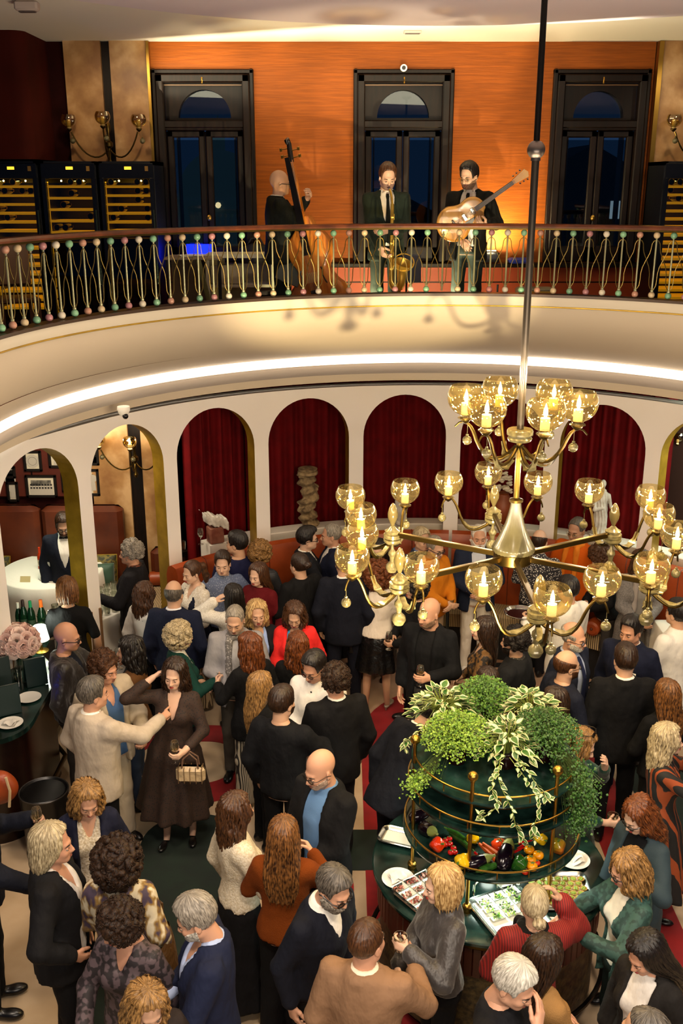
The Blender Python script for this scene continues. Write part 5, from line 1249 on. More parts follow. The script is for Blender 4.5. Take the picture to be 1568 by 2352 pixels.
p = person(1100, 1203, 1.80, 178, 'm', 'crop', 'white', [('shirt', ('#d6d8de', '#8a92a6'), 'vstripe'), ('blazeropen', '#1a2236')], ('trousers', '#ddd8ce'), 'white-bearded person in white trousers, striped shirt and navy jacket', R='belly', L='belly', beard=(1, 'white'), skincol=S4, shoes='sneaker', shoecol='#e4e0d8', bw=1.04)
person(1240, 1215, 1.78, 20, 'm', 'fringe', 'darkbrown', [('shirt', (W_, '#26242a'), 'dots')], ('trousers', '#121216'), 'balding person in a black-and-white speckled shirt, back turned', R='belly', L='belly', skincol=S2, bw=1.05)
person(1325, 1187, 1.88, 222, 'm', 'crop', 'darkgrey', [('scarf', '#c8701a'), ('sweater', '#c0540f', 'knit')], ('trousers', '#2a2a30'), 'person with grey cornrow hair, glasses, orange jumper and scarf', R='belly', L='down', glasses='gold', skincol=S6, head=(0, -8), h=far)
person(1365, 1257, 1.68, 262, 'f', 'curlmed', 'brown', [('sweater', '#0c0c0f')], ('trousers', '#3a3634'), 'person with curly brown hair bending over a small plate, black top', R='belly', L='holdlow', lean=8, head=(0, -25), skincol=S2)
person(1475, 1262, 1.72, 182, 'f', 'med', 'brown', [('under', '#8a8680'), ('coat', ('#7c7876', '#64605e'), 'lace'), ('scarf', '#9a928c')], ('trousers', '#5a5654'), 'person in a long grey wool cape and scarf by the right banquette', R='clasp', L='clasp', h=far)
p = person(1308, 1322, 1.78, 330, 'm', 'short', 'black', [('chef', '#e6e2da')], ('trousers', K), 'waiter in a white jacket carrying a silver tray, back turned', R='belly', L=('reachhold', (.15, -.15, .12)))
wa = p
person(985, 1373, 1.84, 208, 'm', 'none', 'darkgrey', [('undertee', '#0e0e10'), ('blazeropen', '#0a0b0e')], ('trousers', '#3a3836'), 'tall bald bearded person in a black double-breasted blazer with a wine glass', R='down', L='hold', head=(20, -6), beard=(0, 'stubble'), skincol=S4, h=near)
drink(PEOPLE[-1], -1, 'wine_glass', M_WINE, 'wine glass held up by the tall bald bearded man in black')
p = person(1118, 1415, 1.70, 278, 'f', 'long', 'darkbrown', [('longdress', ('#1a120c', '#6a4a20'), 'blotch')], ('none', K), 'person with long dark hair in a black and bronze patterned dress', R='belly', L='holdlow', skincol=S2, shoes='heel', head=(0, 5))
drink(p, -1, 'tumbler', M_WINE, 'low wine cup held by the woman in the bronze patterned dress')
person(1185, 1440, 1.76, 300, 'm', 'curlshort', 'black', [('under', ('#6a6660', '#2a2826'), 'dots'), ('jacketclosed', '#16171a'), ], ('trousers', K), 'person with black curls and a speckled scarf in a dark jacket', R='down', L='belly', beard=(0, 'black'), skincol=S1)
p = person(1122, 1533, 1.66, 176, 'f', 'long', 'darkbrown', [('cardigan', '#0d0b0a'), ('under', '#0d0b0a')], ('trousers', K), 'person with straight dark hair sipping from a glass behind the tall plants', R='down', L=('mouth', (.02, .03, -.01)), skincol=S2, hands={-1: 'grip'})
drink(p, -1, 'wine_glass', None, 'wine glass lifted to the lips behind the buffet plants', drop=.10)
# -- right side
p = person(1320, 1428, 1.78, 135, 'm', 'fringe', 'grey', [('under', '#a8b4cc'), ('tie', '#1a2140'), ('blazeropen', '#1b2030')], ('trousers', K), 'older bald person with white stubble, glasses, grey-blue shirt and tie', glasses='thin', beard=(0, 'silver'), skincol=S4, head=(-8, -4), h=near)
person(1302, 1492, 1.76, 72, 'm', 'fringe', 'brown', [('sweater', '#131726')], ('trousers', K), 'person with thinning brown hair and glasses in a navy jacket, in profile', glasses='thin', beard=(0, 'brown'), skincol=S1, R='belly', L='down', h=near)
p = person(1452, 1412, 1.80, 218, 'm', 'quiff', 'black', [('under', W_), ('tie', '#6a86b0'), ('blazer', '#10152a'), ('square', W_)], ('trousers', '#10152a'), 'smiling dark-haired person in a navy suit with a white pocket square', head=(10, -5), skincol=S5, h=near)
person(1440, 1478, 1.84, 2, 'm', 'short', 'darkbrown', [('under', W_), ('blazer', '#09090c')], ('trousers', '#0d0e12'), 'broad person in a black suit seen from behind, facing the smiling man', bw=1.08, skincol=S1, stance=.5, h=near)
person(1562, 1375, 1.80, 325, 'm', 'short', 'black', [('chef', '#e6e2da')], ('trousers', '#2a2620'), 'waiter in a white jacket cut by the right edge of the frame', R='belly', L='belly', h=near)
person(1275, 1577, 1.64, 285, 'f', 'long', 'darkbrown', [('sweater', '#121014')], ('trousers', K), 'person with long dark hair in profile behind the variegated plant', skincol=S6)
person(1535, 1560, 1.68, 340, 'f', 'long', 'ombre', [('sweater', '#09090b')], ('trousers', '#0e0e10'), 'person with long ombre hair in black, back turned, beside the black suit', R='belly', L='belly')
p = person(1535, 1660, 1.68, 100, 'f', 'med', 'greyblond', [('longdress', ('#0f0d0d', '#8a3c14'), 'panel')], ('none', K), 'person with pale blond hair in a black and orange dress, hands at her face', R=('mouth', (0, .02, 0)), L='mouth', shoes='heel', skincol=S2, h=near)
p = person(1352, 1677, 1.68, 112, 'f', 'bobw', 'darkblond', [('under', '#101010'), ('longdress', '#05382c', 'satin')], ('none', K), 'person in an emerald green dress with sunglasses on her head, hand at her mouth', R='holdlow', L=('mouth', (.01, .02, -.04)), head=(5, -22), shoes='heel', skincol=S2, h=near)
drink(p, 1, 'tumbler', None, 'water tumbler held by the woman in emerald green')
sg = glasses_me('sun'); o = link('sunglasses', sg); o.matrix_world = p['head'] @ Matrix.Translation((0, -.015, .125)) @ Matrix.Rotation(radians(28), 4, 'X'); tag(o, 'sunglasses pushed up on the dark-blond hair of the woman in green', 'sunglasses')
strap_bag(p, 1, '#120e0e', 'black chain bag at the side of the woman in emerald green', z=.92, y=.05)
person(1455, 1838, 1.70, 238, 'f', 'med', 'auburn', [('undertee', '#09090c'), ('cardigan', '#22343c', 'denim')], ('trousers', K), 'person with auburn hair and glasses in a teal denim jacket, looking down', R='down', L='holdhigh', head=(8, -25), glasses='dark', skincol=S2, h=near)
person(1432, 1955, 1.66, 262, 'f', 'bobw', 'darkblond', [('under', '#d8d2c2'), ('cardigan', ('#16342e', '#2c4e46'), 'blotch')], ('trousers', '#12201e'), 'person with highlighted bob in an embroidered green jacket holding food', R=('reachhold', (-.02, 0, .03)), L=('reachhold', (0, -.04, .12)), head=(0, -18), glasses='dark', skincol=S4, h=near)
gj = PEOPLE[-1]
person(1230, 2035, 1.64, 355, 'f', 'bun', 'greyblond', [('loose', ('#8a140c', '#5a0c08'), 'vstripe'), ('scarf', '#0e0c0c')], ('trousers', K), 'person with a grey-blond chignon in a pleated red jumper at the buffet', R=('hair', (.05, .12, -.06)), L='belly', skincol=S1, h=near)
person(1258, 2150, 1.66, 62, 'f', 'long', 'darkbrown', [('sweaterv', '#a07848', 'knit')], ('trousers', K), 'person with dark straight hair in a tan knitted top, in profile', R='clasp', L='belly', skincol=S5, head=(10, -6), h=near)
person(1470, 2152, 1.66, 235, 'f', 'long', 'black', [('undertee', '#d8d2ca'), ('cardigan', '#1d1a18')], ('trousers', K), 'person with long black hair, white printed t-shirt and dark jacket', R='down', L='down', head=(10, -25), skincol=S5, h=near)
person(1200, 2212, 1.78, 122, 'm', 'short', 'silver', [('sweater', '#0e0e12')], ('trousers', K), 'silver-haired person in a black jumper, hand near his mouth', R='mouth', L='down', head=(5, -20), skincol=S4, h=near)
person(1492, 2318, 1.80, 300, 'm', 'crop', 'darkgrey', [('jacketclosed', '#15161a')], ('trousers', K), 'person with cropped dark hair cut by the bottom edge, under the black-haired woman', h=near)
# -- around the buffet, centre
p = person(1015, 1987, 1.68, 255, 'f', 'bob', 'blond', [('blouseback', '#34302f', 'satin')], ('trousers', K), 'person with a straight blonde bob in a dark grey silk blouse holding a drink', R='clasp', L='holdhigh', head=(5, -4), skincol=S2, h=near)
drink(p, -1, 'tumbler', M_SPRITZ, 'tumbler of amber drink held by the woman with the blonde bob')
person(840, 2112, 1.78, 18, 'm', 'crop', 'brown', [('under', '#e0d0b8'), ('blazer', '#84644a')], ('trousers', '#1a1614'), 'person in a tan jacket seen from behind at the bottom edge', R='gest', L='down', head=(20, 0), skincol=S5, h=near, bw=1.04)
person(778, 1998, 1.76, 128, 'm', 'short', 'darkgrey', [('under', W_), ('sweaterv', '#0f111c')], ('trousers', K), 'person with dark-rimmed glasses and grey beard in a navy jumper over white shirt', R='down', L='pocket', lean=12, head=(5, -8), glasses='dark', beard=(1, 'grey'), skincol=S4, bw=1.1, h=near)
person(650, 1876, 1.70, 8, 'f', 'long', 'ombre', [('sweater', '#74360c', 'knit')], ('wide', '#080809'), 'person with very long golden-brown hair in a rust knitted jumper, back turned', R='holdhigh', L='holdlow', h=near)
p = person(540, 1820, 1.70, 62, 'f', 'med', 'brown', [('blouseback', ('#ddd2bc', '#c4b496'), 'lace')], ('longskirt', '#0c0b0d'), 'person with brown hair in a cream lace blouse and long black skirt', R='hold', L='down', skincol=S5, h=near)
drink(p, 1, 'wine_glass', M_WINE, 'wine glass held by the woman in the cream lace blouse')
p = person(727, 1725, 1.82, 222, 'm', 'none', 'darkgrey', [('shirt', '#5a80ac', 'denim'), ('blazeropen', '#0b0b0d')], ('trousers', K), 'bald person with round glasses, denim shirt and black jacket', R='clasp', L='clasp', head=(12, -14), glasses='thin', beard=(0, 'stubgrey'), skincol=S4, h=near)
drink(p, 1, 'tumbler', M_REDWINE, 'small red drink held by the bald man in the denim shirt', drop=.02)
person(645, 1575, 1.78, 22, 'm', 'short', 'darkbrown', [('sweater', '#0a0b0f')], ('trousers', '#09090c'), 'person with short dark hair in a black suit seen from behind, facing the chef', R='gest', L='down', head=(15, 0), skincol=S1, h=near, beard=(0, 'darkbrown'))
person(770, 1525, 1.80, 338, 'm', 'curlshort', 'darkbrown', [('under', W_), ('blazer', '#0c0b0d')], ('trousers', '#121114'), 'person with dark curls in a black suit seen from behind, right of the chef', R='down', L='belly', skincol=S5, h=near, bw=1.05, stance=.6)
person(715, 1498, 1.80, 208, 'm', 'short', 'black', [('chef', '#e8e4dc'), ('buttons', '#101010', 1.42, 1.32, 1.20, 1.08, .96)], ('trousers', '#d8d4cc'), 'chef in a white jacket with black buttons and glasses', R='clasp', L='clasp', head=(8, -18), glasses='thin', skincol=S5, h=near)
p = person(572, 1452, 1.70, 318, 'f', 'med', 'auburn', [('cardigan', '#0a0a0c'), ('under', '#0a0a0c')], ('wide', ('#c0b49c', '#2a2420'), 'vstripe'), 'person with long auburn hair in a black jacket and striped trousers', R='down', L='hold', skincol=S2, h=near)
strap_bag(p, 1, '#15110f', 'black bag with a gold buckle strap on the auburn-haired woman', z=.95)
person(598, 1542, 1.66, 62, 'f', 'long', 'darkblond', [('sweater', '#09090b')], ('trousers', K), 'person with long dark-blond hair in black, in profile beside the chef', R='belly', L='belly', skincol=S2, h=near)
# -- left foreground
p = person(410, 1430, 1.68, 68, 'f', 'curlmed', 'greyblond', [('under', '#d8d4cc'), ('cardigan', '#0a332c')], ('trousers', '#141416'), 'person with short grey-blond waves in a dark teal cardigan holding a cup', R='hold', L='belly', skincol=S1, h=near)
drink(p, 1, 'tumbler', M_WINE, 'small glass of white wine held by the woman in the teal cardigan')
p = person(400, 1513, 1.74, 182, 'f', 'med', 'darkbrown', [('longdress', ('#120b08', '#2c190e'), 'dots')], ('none', K), 'smiling dark-haired person in a long brown patterned dress, hand in her hair', R=('hair', (.02, -.01, .0)), L='holdlow', head=(6, -6), side=-3, skincol=S2, shoes='heel', stance=.6, h=near)
drink(p, -1, 'wine_glass', M_WINE, 'wine glass held by the woman in the long patterned dress')
bag(p, -1, '#b49c78', 'small beige striped handbag on the arm of the woman in the patterned dress', off=(.10, .02, .0), size=(.24, .09, .15), stripes='#6a5238')
p = person(207, 1555, 1.80, 38, 'm', 'short', 'darkgrey', [('under', W_), ('blazer', '#b4a694')], ('trousers', '#09090c'), 'person in a beige linen blazer seen from behind, pointing', R=('point', (-.02, .02, .0)), L='pocket', head=(18, 0), skincol=S4, h=near, bw=1.08)
p = person(240, 1497, 1.80, 132, 'm', 'curlshort', 'brown', [('shirtopen', '#3c5c84', 'denim'), ('blazeropen', '#b4a58e')], ('wide', '#b4a58e'), 'person with curly brown hair in a loose beige suit over a blue shirt', R='down', L='holdlow', head=(-15, -10), skincol=S5, h=near, bw=1.1)
drink(p, -1, 'tumbler', M_SPRITZ, 'tumbler of orange drink held by the man in the loose beige suit')
person(297, 1460, 1.70, 268, 'f', 'med', 'black', [('undertee', '#0e0e10'), ('cardigan', '#5a3a1c')], ('slim', '#2a3a54', 'denim'), 'person with straight black hair in profile, camel jacket over black', R='down', L='belly', skincol=S4, h=near)
p = person(152, 1427, 1.80, 82, 'm', 'none', 'darkgrey', [('undertee', '#131826'), ('bomber', '#1c1614', 'satin')], ('trousers', '#3a3430'), 'bald person with black glasses in a dark bomber jacket at the bar', R='down', L=('holdhigh', (0, .12, .02)), head=(5, -6), glasses='dark', skincol=S5, h=near)
drink(p, -1, 'wine_glass', M_WINE, 'wine glass raised by the bald man in the bomber jacket')
person(200, 1805, 1.68, 165, 'f', 'bobw', 'darkblond', [('shirtopen', ('#d8cebc', '#a8987c'), 'lace'), ('blazeropen', '#13162a')], ('trousers', K), 'blonde person in a navy jacket with a cream blouse, looking down', R='down', L='down', head=(-10, -24), skincol=S4, h=near)
person(112, 1890, 1.80, 86, 'm', 'swept', 'greyblond', [('shirtopen', '#d8d0c6'), ('blazeropen', '#121113')], ('trousers', '#0e0d0f'), 'person with swept-back ash hair in a black suit and open white shirt', R=('hip', (0, .06, .02)), L='down', skincol=S5, h=near, bw=1.06, stance=1)
p = person(265, 1932, 1.68, 3, 'f', 'curlbig', 'darkbrown', [('loose', ('#443648', '#d8ccb0', '#94743a'), 'ikat')], ('trousers', '#6a605a'), 'person with big brown curls in a cream ikat-patterned blouse, back turned', R='down', L='belly', h=near)
strap_bag(p, 1, '#4e3418', 'large brown ribbed leather bag on the shoulder of the woman in ikat print', z=1.08, y=-.03, size=(.34, .15, .30))
p = person(252, 2088, 1.66, 200, 'f', 'curlmed', 'darkbrown', [('blouse', ('#231c1e', '#57484c'), 'blotch')], ('trousers', K), 'person with dark curls in a dark smoky-print blouse with an open neck', R=('holdlow', (0, .02, 0)), L='down', head=(35, -22), skincol=S5, h=near)
drink(p, 1, 'tumbler', None, 'water glass held at the bottom edge by the woman in the smoky print')
p = person(430, 2056, 1.80, 262, 'm', 'short', 'grey', [('shirtopen', '#aab8da'), ('blazeropen', '#161c34')], ('trousers', '#10131c'), 'grey-haired person in a navy jacket and pale blue shirt, holding a tumbler', R='belly', L='hold', head=(5, -20), beard=(0, 'silver'), skincol=S4, h=near, bw=1.05)
drink(p, -1, 'tumbler', None, 'empty tumbler held by the grey-haired man in the navy jacket')
person(340, 2275, 1.68, 150, 'f', 'bobw', 'darkblond', [('sweater', '#2a2220')], ('trousers', K), 'person with streaked blond hair cut by the bottom edge', head=(0, -20), skincol=S1, h=near)
p = person(-78, 1800, 1.78, 80, 'm', 'short', 'black', [('sweater', '#10131f')], ('trousers', K), 'person in a navy jumper cut by the left edge, arm reaching out with wine', R=('reach', (0, .0, -.1)), L=('holdhigh', (.1, .06, 0)), h=near)
drink(p, -1, 'wine_glass', M_WINE, 'wine glass at the left edge above the round black stool')
person(962, 1648, 1.76, 55, 'm', 'short', 'black', [('under', W_), ('blazer', '#0e1018')], ('trousers', '#0d0e14'), 'person in a dark suit half hidden by the buffet plants', R='belly', L='down', lean=30, h=near, bw=1.06, loc=(.40, 6.74, 0))
# -- the musicians on the gallery
GZ = 3.87
def at_g(u, y): q = at_y(u, 420, y); return (q.x, y, GZ)
bassist = person(0, 0, 1.70, 78, 'm', 'none', 'grey', [('under', W_), ('blazer', '#101411'), ('tie', '#101010')], ('trousers', '#2c3630'), 'bald double bass player in a black suit and glasses', R=('bassbow', (0, 0, -.02)), L=('bassneck', (-.18, -.23, -.06)), head=(0, -2), glasses='dark', skincol=S1, bw=1.1, loc=at_g(640, 11.0))
saxman = person(0, 0, 1.77, 176, 'm', 'short', 'brown', [('under', W_), ('blazer', '#1c2720'), ('tie', '#101410')], ('trousers', '#28322c'), 'saxophone player in a dark green suit', R='saxlow', L='saxtop', head=(-5, -18), skincol=S2, loc=at_g(888, 10.98))
gtrman = person(0, 0, 1.78, 200, 'm', 'quiff', 'black', [('under', W_), ('blazeropen', '#111312'), ('tie', '#101010')], ('trousers', '#2a3430'), 'guitar player in a black suit with round glasses', R='gtrpick', L='gtrneck', head=(18, -14), glasses='gold', beard=(0, 'stubble'), skincol=S2, loc=at_g(1080, 11.0))
# ================================================================ curtains behind the arches
NM = {2: 'third', 1: 'fourth', 0: 'fifth', -1: 'sixth', -2: 'seventh'}
for k in (2, 1, 0, -1, -2):
    ac = ARCH0+k*PITCHA; a0, a1 = ac-PITCHA*.5, ac+PITCHA*.5
    if k == 2: a1 = ac+AH*.22
    n = 120; b = MB(); rs = random.Random(k+5); ph = rs.random()*6
    def rad(i, z):
        t = i/n; f = sin(t*2*pi*(9 if k != 2 else 6)+ph+.5*sin(t*17+ph)); return RA+.52+.040*f*(.75+.25*(3.2-z)/3.2)+.012*sin(t*60+z*2)
    b.grid(lambda i, j: cyl_pt(a0+(a1-a0)*i/n, rad(i, .05+3.2*j/6), .03+3.2*j/6), n+1, 7)
    b.grid(lambda i, j: cyl_pt(a1+(a0-a1)*i/n, rad(n-i, .05+3.2*j/6)+.012, .03+3.2*j/6), n+1, 7)
    o = b.build('curtain', M_RED, ang=80); tag(o, f'dark red velvet curtain hanging in pleats behind the {NM[k]} arch from the left', 'curtain', 'velvet curtains behind the arches')
    MB().tube([cyl_pt(a0+(a1-a0)*i/12, RA+.52, 3.24) for i in range(13)], .014, 8).build('curtain_rail', M_OLDBRASS, o)
# night window beside the third arch's curtain
ac = ARCH0+2*PITCHA
def lower_window():
    a = radians(123.5); p = Vector(cyl_pt(a, RA+1.05, 0)); o = MB()
    for x in (-.34, 0, .34): o.bbox((x, 0, 1.75), (.07, .08, 2.7), .01)
    for z in (.62, 1.05, 2.6, 3.05): o.bbox((0, 0, z), (.74, .08, .08), .01)
    f = struct(o.build('window_4', M_DARKWOOD, loc=p, rot=(0, 0, a-pi/2)))
    MB().box((0, .02, 1.8), (.7, .01, 2.4)).build('pane', glass('dark_pane', '#20262a', base=.06, edge=.25), f, smooth=False)
    MB().bbox((0, -.10, .60), (.8, .2, .05), .01).build('sill', mat('red_wood', '#4c1c0c', .4), f)
lower_window()
# ---- ledge behind the banquettes that carries the sculptures
def ringbox(r0, r1, z0, z1, a0, a1, n=40, bev=.0, c=HC):
    b = MB(); pr = [(r0, z0), (r1, z0), (r1, z1-bev), (r1-bev, z1), (r0+bev, z1), (r0, z1-bev)] if bev else [(r0, z0), (r1, z0), (r1, z1), (r0, z1)]
    m = len(pr); b.grid(lambda i, j: cyl_pt(a0+(a1-a0)*i/n, pr[j][0], pr[j][1], c), n+1, m, closed_v=True)
    b.add([cyl_pt(a0, *q, c) for q in pr], [tuple(range(m))]); b.add([cyl_pt(a1, *q, c) for q in pr], [tuple(range(m-1, -1, -1))]); return b
R_ = radians
lg = ringbox(RA+.21, RA+.44, 0, 1.42, R_(42), R_(126), 50, .01).build('display_ledge', mat('ledge_white', '#d8d0c4', .6)); tag(lg, 'curved pale ledge behind the orange banquettes carrying sculptures', 'ledge')
def banquette(a0, a1, label):
    t = thing('banquette', label, 'banquette', cyl_pt((a0+a1)/2, 3.6, 0), 0, 'curved banquettes before the arcade'); inv = -Vector(t.location)
    def part(n, b, m, **k): o = b.build(n, m, t, **k); o.location = inv; return o
    part('base', ringbox(3.38, 3.84, 0, .40, a0, a1), M_BLACKM); part('seat', ringbox(3.34, 3.72, .40, .60, a0, a1, bev=.035), M_STRIPE)
    b = MB(); pr = [(3.68, .55), (3.66, .9), (3.67, 1.38), (3.70, 1.45), (3.78, 1.47), (3.84, 1.44), (3.87, 1.35), (3.87, .4)]; n = 40; m = len(pr)
    b.grid(lambda i, j: cyl_pt(a0+(a1-a0)*i/n, *pr[j]), n+1, m, closed_v=True); b.add([cyl_pt(a0, *q) for q in pr], [tuple(range(m))]); b.add([cyl_pt(a1, *q) for q in pr], [tuple(range(m-1, -1, -1))])
    part('backrest', b, M_LEATHER)
    for k in (1, 2, 3): a = a0+(a1-a0)*k/4; part('seam', MB().tube([cyl_pt(a, q[0]-.002 if q[0] < 3.75 else q[0], q[1]+(.002 if q[1] > 1.4 else 0)) for q in pr[:5]], .005, 5), clothm('#5a2008', 'leather'))
    return t
banquette(R_(112), R_(137), 'curved orange leather banquette with striped seat below the third and fourth arches')
banquette(R_(84), R_(111.4), 'curved orange leather banquette behind the left chandelier globes')
banquette(R_(62), R_(83.4), 'curved orange leather banquette below the bell of the chandelier')
banquette(R_(22), R_(61), 'curved orange leather banquette with striped seats by the grey cape')
def bolster(p, rz, label):
    o = MB().lathe([(.01, -.22), (.06, -.225), (.085, -.21), (.09, -.19), (.09, .19), (.085, .21), (.06, .225), (.01, .22)], 18, M=Matrix.Rotation(pi/2, 3, 'Y')).build('bolster', M_LEATHER, loc=p, rot=(0, 0, rz)); tag(o, label, 'cushion'); [MB().sphere((sx_*.222, 0, 0), .018, 8).build('button', M_BROWNLEATHER, o) for sx_ in (-1, 1)]; return o
a = R_(54); bolster(cyl_pt(a, 3.46, .69), a, 'orange leather bolster on the striped seat left of the grey cape')

# ================================================================ sculptures on the ledge
M_STONE = mat('carved_stone', '#5c4830', .9, col2='#a08862', nscale=14, bump=.6, bscale=30, bdist=.02); M_WSTONE = mat('white_stone', '#b8b0a4', .85, col2='#dcd6cc', nscale=10, bump=.5, bscale=20, bdist=.02)
def sdf_obj(fn, lo, hi, h, name, m, parent=None, loc=None, rot=None):
    V, Q = nets(fn, lo, hi, h); return link(name, np_mesh(name, V, Q, m), parent, loc, rot)
p = at_y(708, 1215, 11.75); t = thing('twisted_column', 'carved stone column fragment with twisted leafy shaft before the red curtain', 'sculpture', (p.x, 11.72, 1.42))
def fn(P):
    z = P[:, 2]; tw = z*15; cx, cy = .022*np.cos(tw), .022*np.sin(tw); x, y = P[:, 0]-cx, P[:, 1]-cy; a = np.arctan2(y, x)-tw; r = np.sqrt(x*x+y*y)
    lobe = .020*np.sin(z*40-a*1.0)+.010*np.sin(a*3+z*18)+.012*np.sin(a*7+z*60)*np.sin(z*75+a*2)+.006*wav(P, 130, 6)
    return np.maximum(np.maximum(r-.098-lobe, z-.66), -z)*.6
sdf_obj(fn, (-.17, -.17, -.02), (.17, .17, .70), .0095, 'shaft', M_STONE, t)
MB().lathe([(.08, .64), (.11, .655), (.125, .67), (.122, .70), (.10, .705), (.115, .72), (.118, .735), (.02, .738)], 24).build('capital', M_STONE, t)
p = at_y(500, 1240, 11.1); t = thing('stone_fragment', 'rough white stone fragment on a rosy pedestal in the third arch', 'sculpture', (p.x-.03, 11.12, 1.42)); t.rotation_euler.z = .5
MB().bbox((0, 0, .1), (.17, .15, .2), .01).build('pedestal', mat('rosy_stone', '#6a3426', .5, col2='#8a5a48', nscale=9), t)
sdf_obj(lambda P: np.maximum(np.maximum(np.abs(P[:, 0]+.2*P[:, 2])-.12, np.abs(P[:, 1])-.09), np.abs(P[:, 2]+.35*P[:, 0])-.065)+.018*wav(P, 26, 6)+.006*np.sin(P[:, 0]*140+P[:, 2]*60), (-.19, -.16, -.15), (.19, .16, .15), .012, 'fragment', M_WSTONE, t, (0, 0, .275))
p = at_y(1152, 1230, 11.7); t = thing('terracotta_vase', 'large terracotta vase of white blooms behind the chandelier rod', 'vase', (p.x, 11.72, 1.42))
MB().lathe([(.06, 0), (.075, .02), (.12, .12), (.135, .22), (.12, .32), (.075, .38), (.06, .41), (.07, .43), (.055, .43)], 26).build('vase', mat('terracotta', '#8a4218', .5, col2='#6a3010', nscale=5), t)
rs = random.Random(4)
for k in range(16):
    a, q = rs.random()*6.28, rs.random(); o = MB()
    for j in range(7): o.sphere((.018*cos(j*.9), .018*sin(j*.9), .006*j-.01), .024, 7, (1, 1, .7))
    o.build('bloom', mat('cream_petal', '#d8cdb4', .8), t, loc=(.085*cos(a)*(1-q*.35), .085*sin(a)*(1-q*.35), .44+.22*q))
p = at_y(1376, 1235, 11.35); t = thing('draped_statue', 'small white draped marble statue behind the right globes', 'statue', (p.x, 11.38, 1.42))
def fn(P):
    z = P[:, 2]; a = np.arctan2(P[:, 0], P[:, 1]); d = sd_col(P, ([0, .03, .1, .3, .42, .50, .56], [.10, .10, .078, .075, .07, .085, .04], [.08, .08, .06, .058, .05, .045, .03], [0]*7), 0, 0, .57)
    d = d+.007*np.sin(a*11+4*np.sin(z*9))+.004*wav(P, 60, 6); d = smin(d, sd_seg(P, (.08, .0, .5), (.10, -.06, .36), .022, .018), .02); d = smin(d, sd_seg(P, (-.08, 0, .5), (-.09, -.05, .33), .022, .018), .02); d = smin(d, sd_seg(P, (-.09, -.05, .33), (.0, -.075, .36), .02, .018), .02)
    return smin(smin(d, sd_seg(P, (0, 0, .54), (0, -.005, .60), .022, .022), .015), sd_ell(P, (0, -.008, .645), (.034, .04, .048)), .012)
sdf_obj(fn, (-.15, -.13, -.02), (.15, .13, .72), .0095, 'figure', M_WSTONE, t); MB().bbox((0, 0, .008), (.24, .2, .03), .005).build('plinth', M_WSTONE, t)
p = at_y(921, 1215, 11.75); t = thing('stone_stele', 'weathered pale stone bust between two chandelier globes', 'sculpture', (p.x, 11.78, 1.42))
sdf_obj(lambda P: smin(smin(sd_col(P, ([0, .1, .3, .36], [.075, .07, .085, .06], [.06, .055, .06, .05], [0]*4), 0, 0, .37), sd_ell(P, (0, 0, .46), (.058, .066, .085)), .04), sd_seg(P, (0, 0, .3), (0, 0, .45), .04, .04), .03)+.006*wav(P, 60, 6), (-.12, -.1, -.02), (.12, .1, .58), .011, 'bust', M_WSTONE, t)
for i, (u, v, kd, lb) in enumerate(((457, 1280, 'tumbler', 'stubby glass on the ledge left of the stone fragment'), (482, 1262, 'wine_glass', 'stemmed glass on the ledge beside the stone fragment'))):
    q = at_z(u, v, 1.42); a = atan2(q.y-HC[1], q.x-HC[0]); o = link(kd, TU if kd == 'tumbler' else WG, None, (HC[0]+cos(a)*(RA+.30), HC[1]+sin(a)*(RA+.30), 1.42)); tag(o, lb, 'glass')

# ================================================================ left dining room
def picture(x, z, wd, h, label, kind, y=12.135):
    t = thing('framed_picture', label, 'picture', (x, y, z), 0, 'framed photographs on the russet wall'); b = MB(); fw = .035
    for sx in (-1, 1): b.bbox((sx*(wd/2-fw/2), -.015, 0), (fw, .03, h), .006)
    for sz in (-1, 1): b.bbox((0, -.015, sz*(h/2-fw/2)), (wd, .03, fw), .006)
    b.build('frame', mat('frame_black', '#120c08', .4), t); MB().box((0, -.008, 0), (wd-2*fw, .006, h-2*fw)).build('mount', mat('mount_card', '#d2c8b0', .8), t, smooth=False)
    m = .07; MB().box((0, -.013, 0), (wd-2*fw-m, .004, h-2*fw-m)).build('print', mat('grey_print', '#1a1816', .5, col2='#8a8478', nscale=14, ndetail=5), t, smooth=False)
    rs = random.Random(int(x*100+z*10)); gm = mat('print_light', '#b8b0a2', .6); dm_ = mat('print_dark', '#141210', .6)
    if kind == 'medal': MB().lathe([(.002, 0), (.085, 0), (.085, .004), (.002, .004)], 24, (0, -.015, 0), Matrix.Rotation(pi/2, 3, 'X')).build('plate', gm, t); MB().lathe([(.05, 0), (.055, 0), (.055, .006), (.05, .006)], 24, (0, -.015, 0), Matrix.Rotation(pi/2, 3, 'X'), cap=False).build('plate_rim', mat('print_mid', '#7a7468', .6), t)
    elif kind == 'group':
        b = MB(); b2 = MB()
        for r_ in range(2):
            for k in range(8): x_ = -wd*.32+wd*.64*k/7; z_ = -h*.12+r_*h*.14; b.prism([(x_-.02, z_-.10), (x_+.02, z_-.10), (x_+.016, z_), (x_-.016, z_)], -.0175+.001*r_, -.0165+.001*r_, 'xz'); b2.lathe([(.001, 0), (.013, 0), (.013, .001)], 8, (x_, -.0175, z_+.015), Matrix.Rotation(pi/2, 3, 'X'))
        b.build('figures', gm, t, smooth=False); b2.build('faces', dm_, t, smooth=False)
    elif kind == 'portrait': MB().prism([(-wd*.2, -h*.3), (wd*.2, -h*.3), (wd*.17, -h*.02), (wd*.06, .04), (-wd*.06, .04), (-wd*.17, -h*.02)], -.018, -.016, 'xz').lathe([(.001, 0), (.05, 0), (.05, .002)], 16, (0, -.018, h*.15), Matrix.Rotation(pi/2, 3, 'X')).build('figure', gm, t, smooth=False)
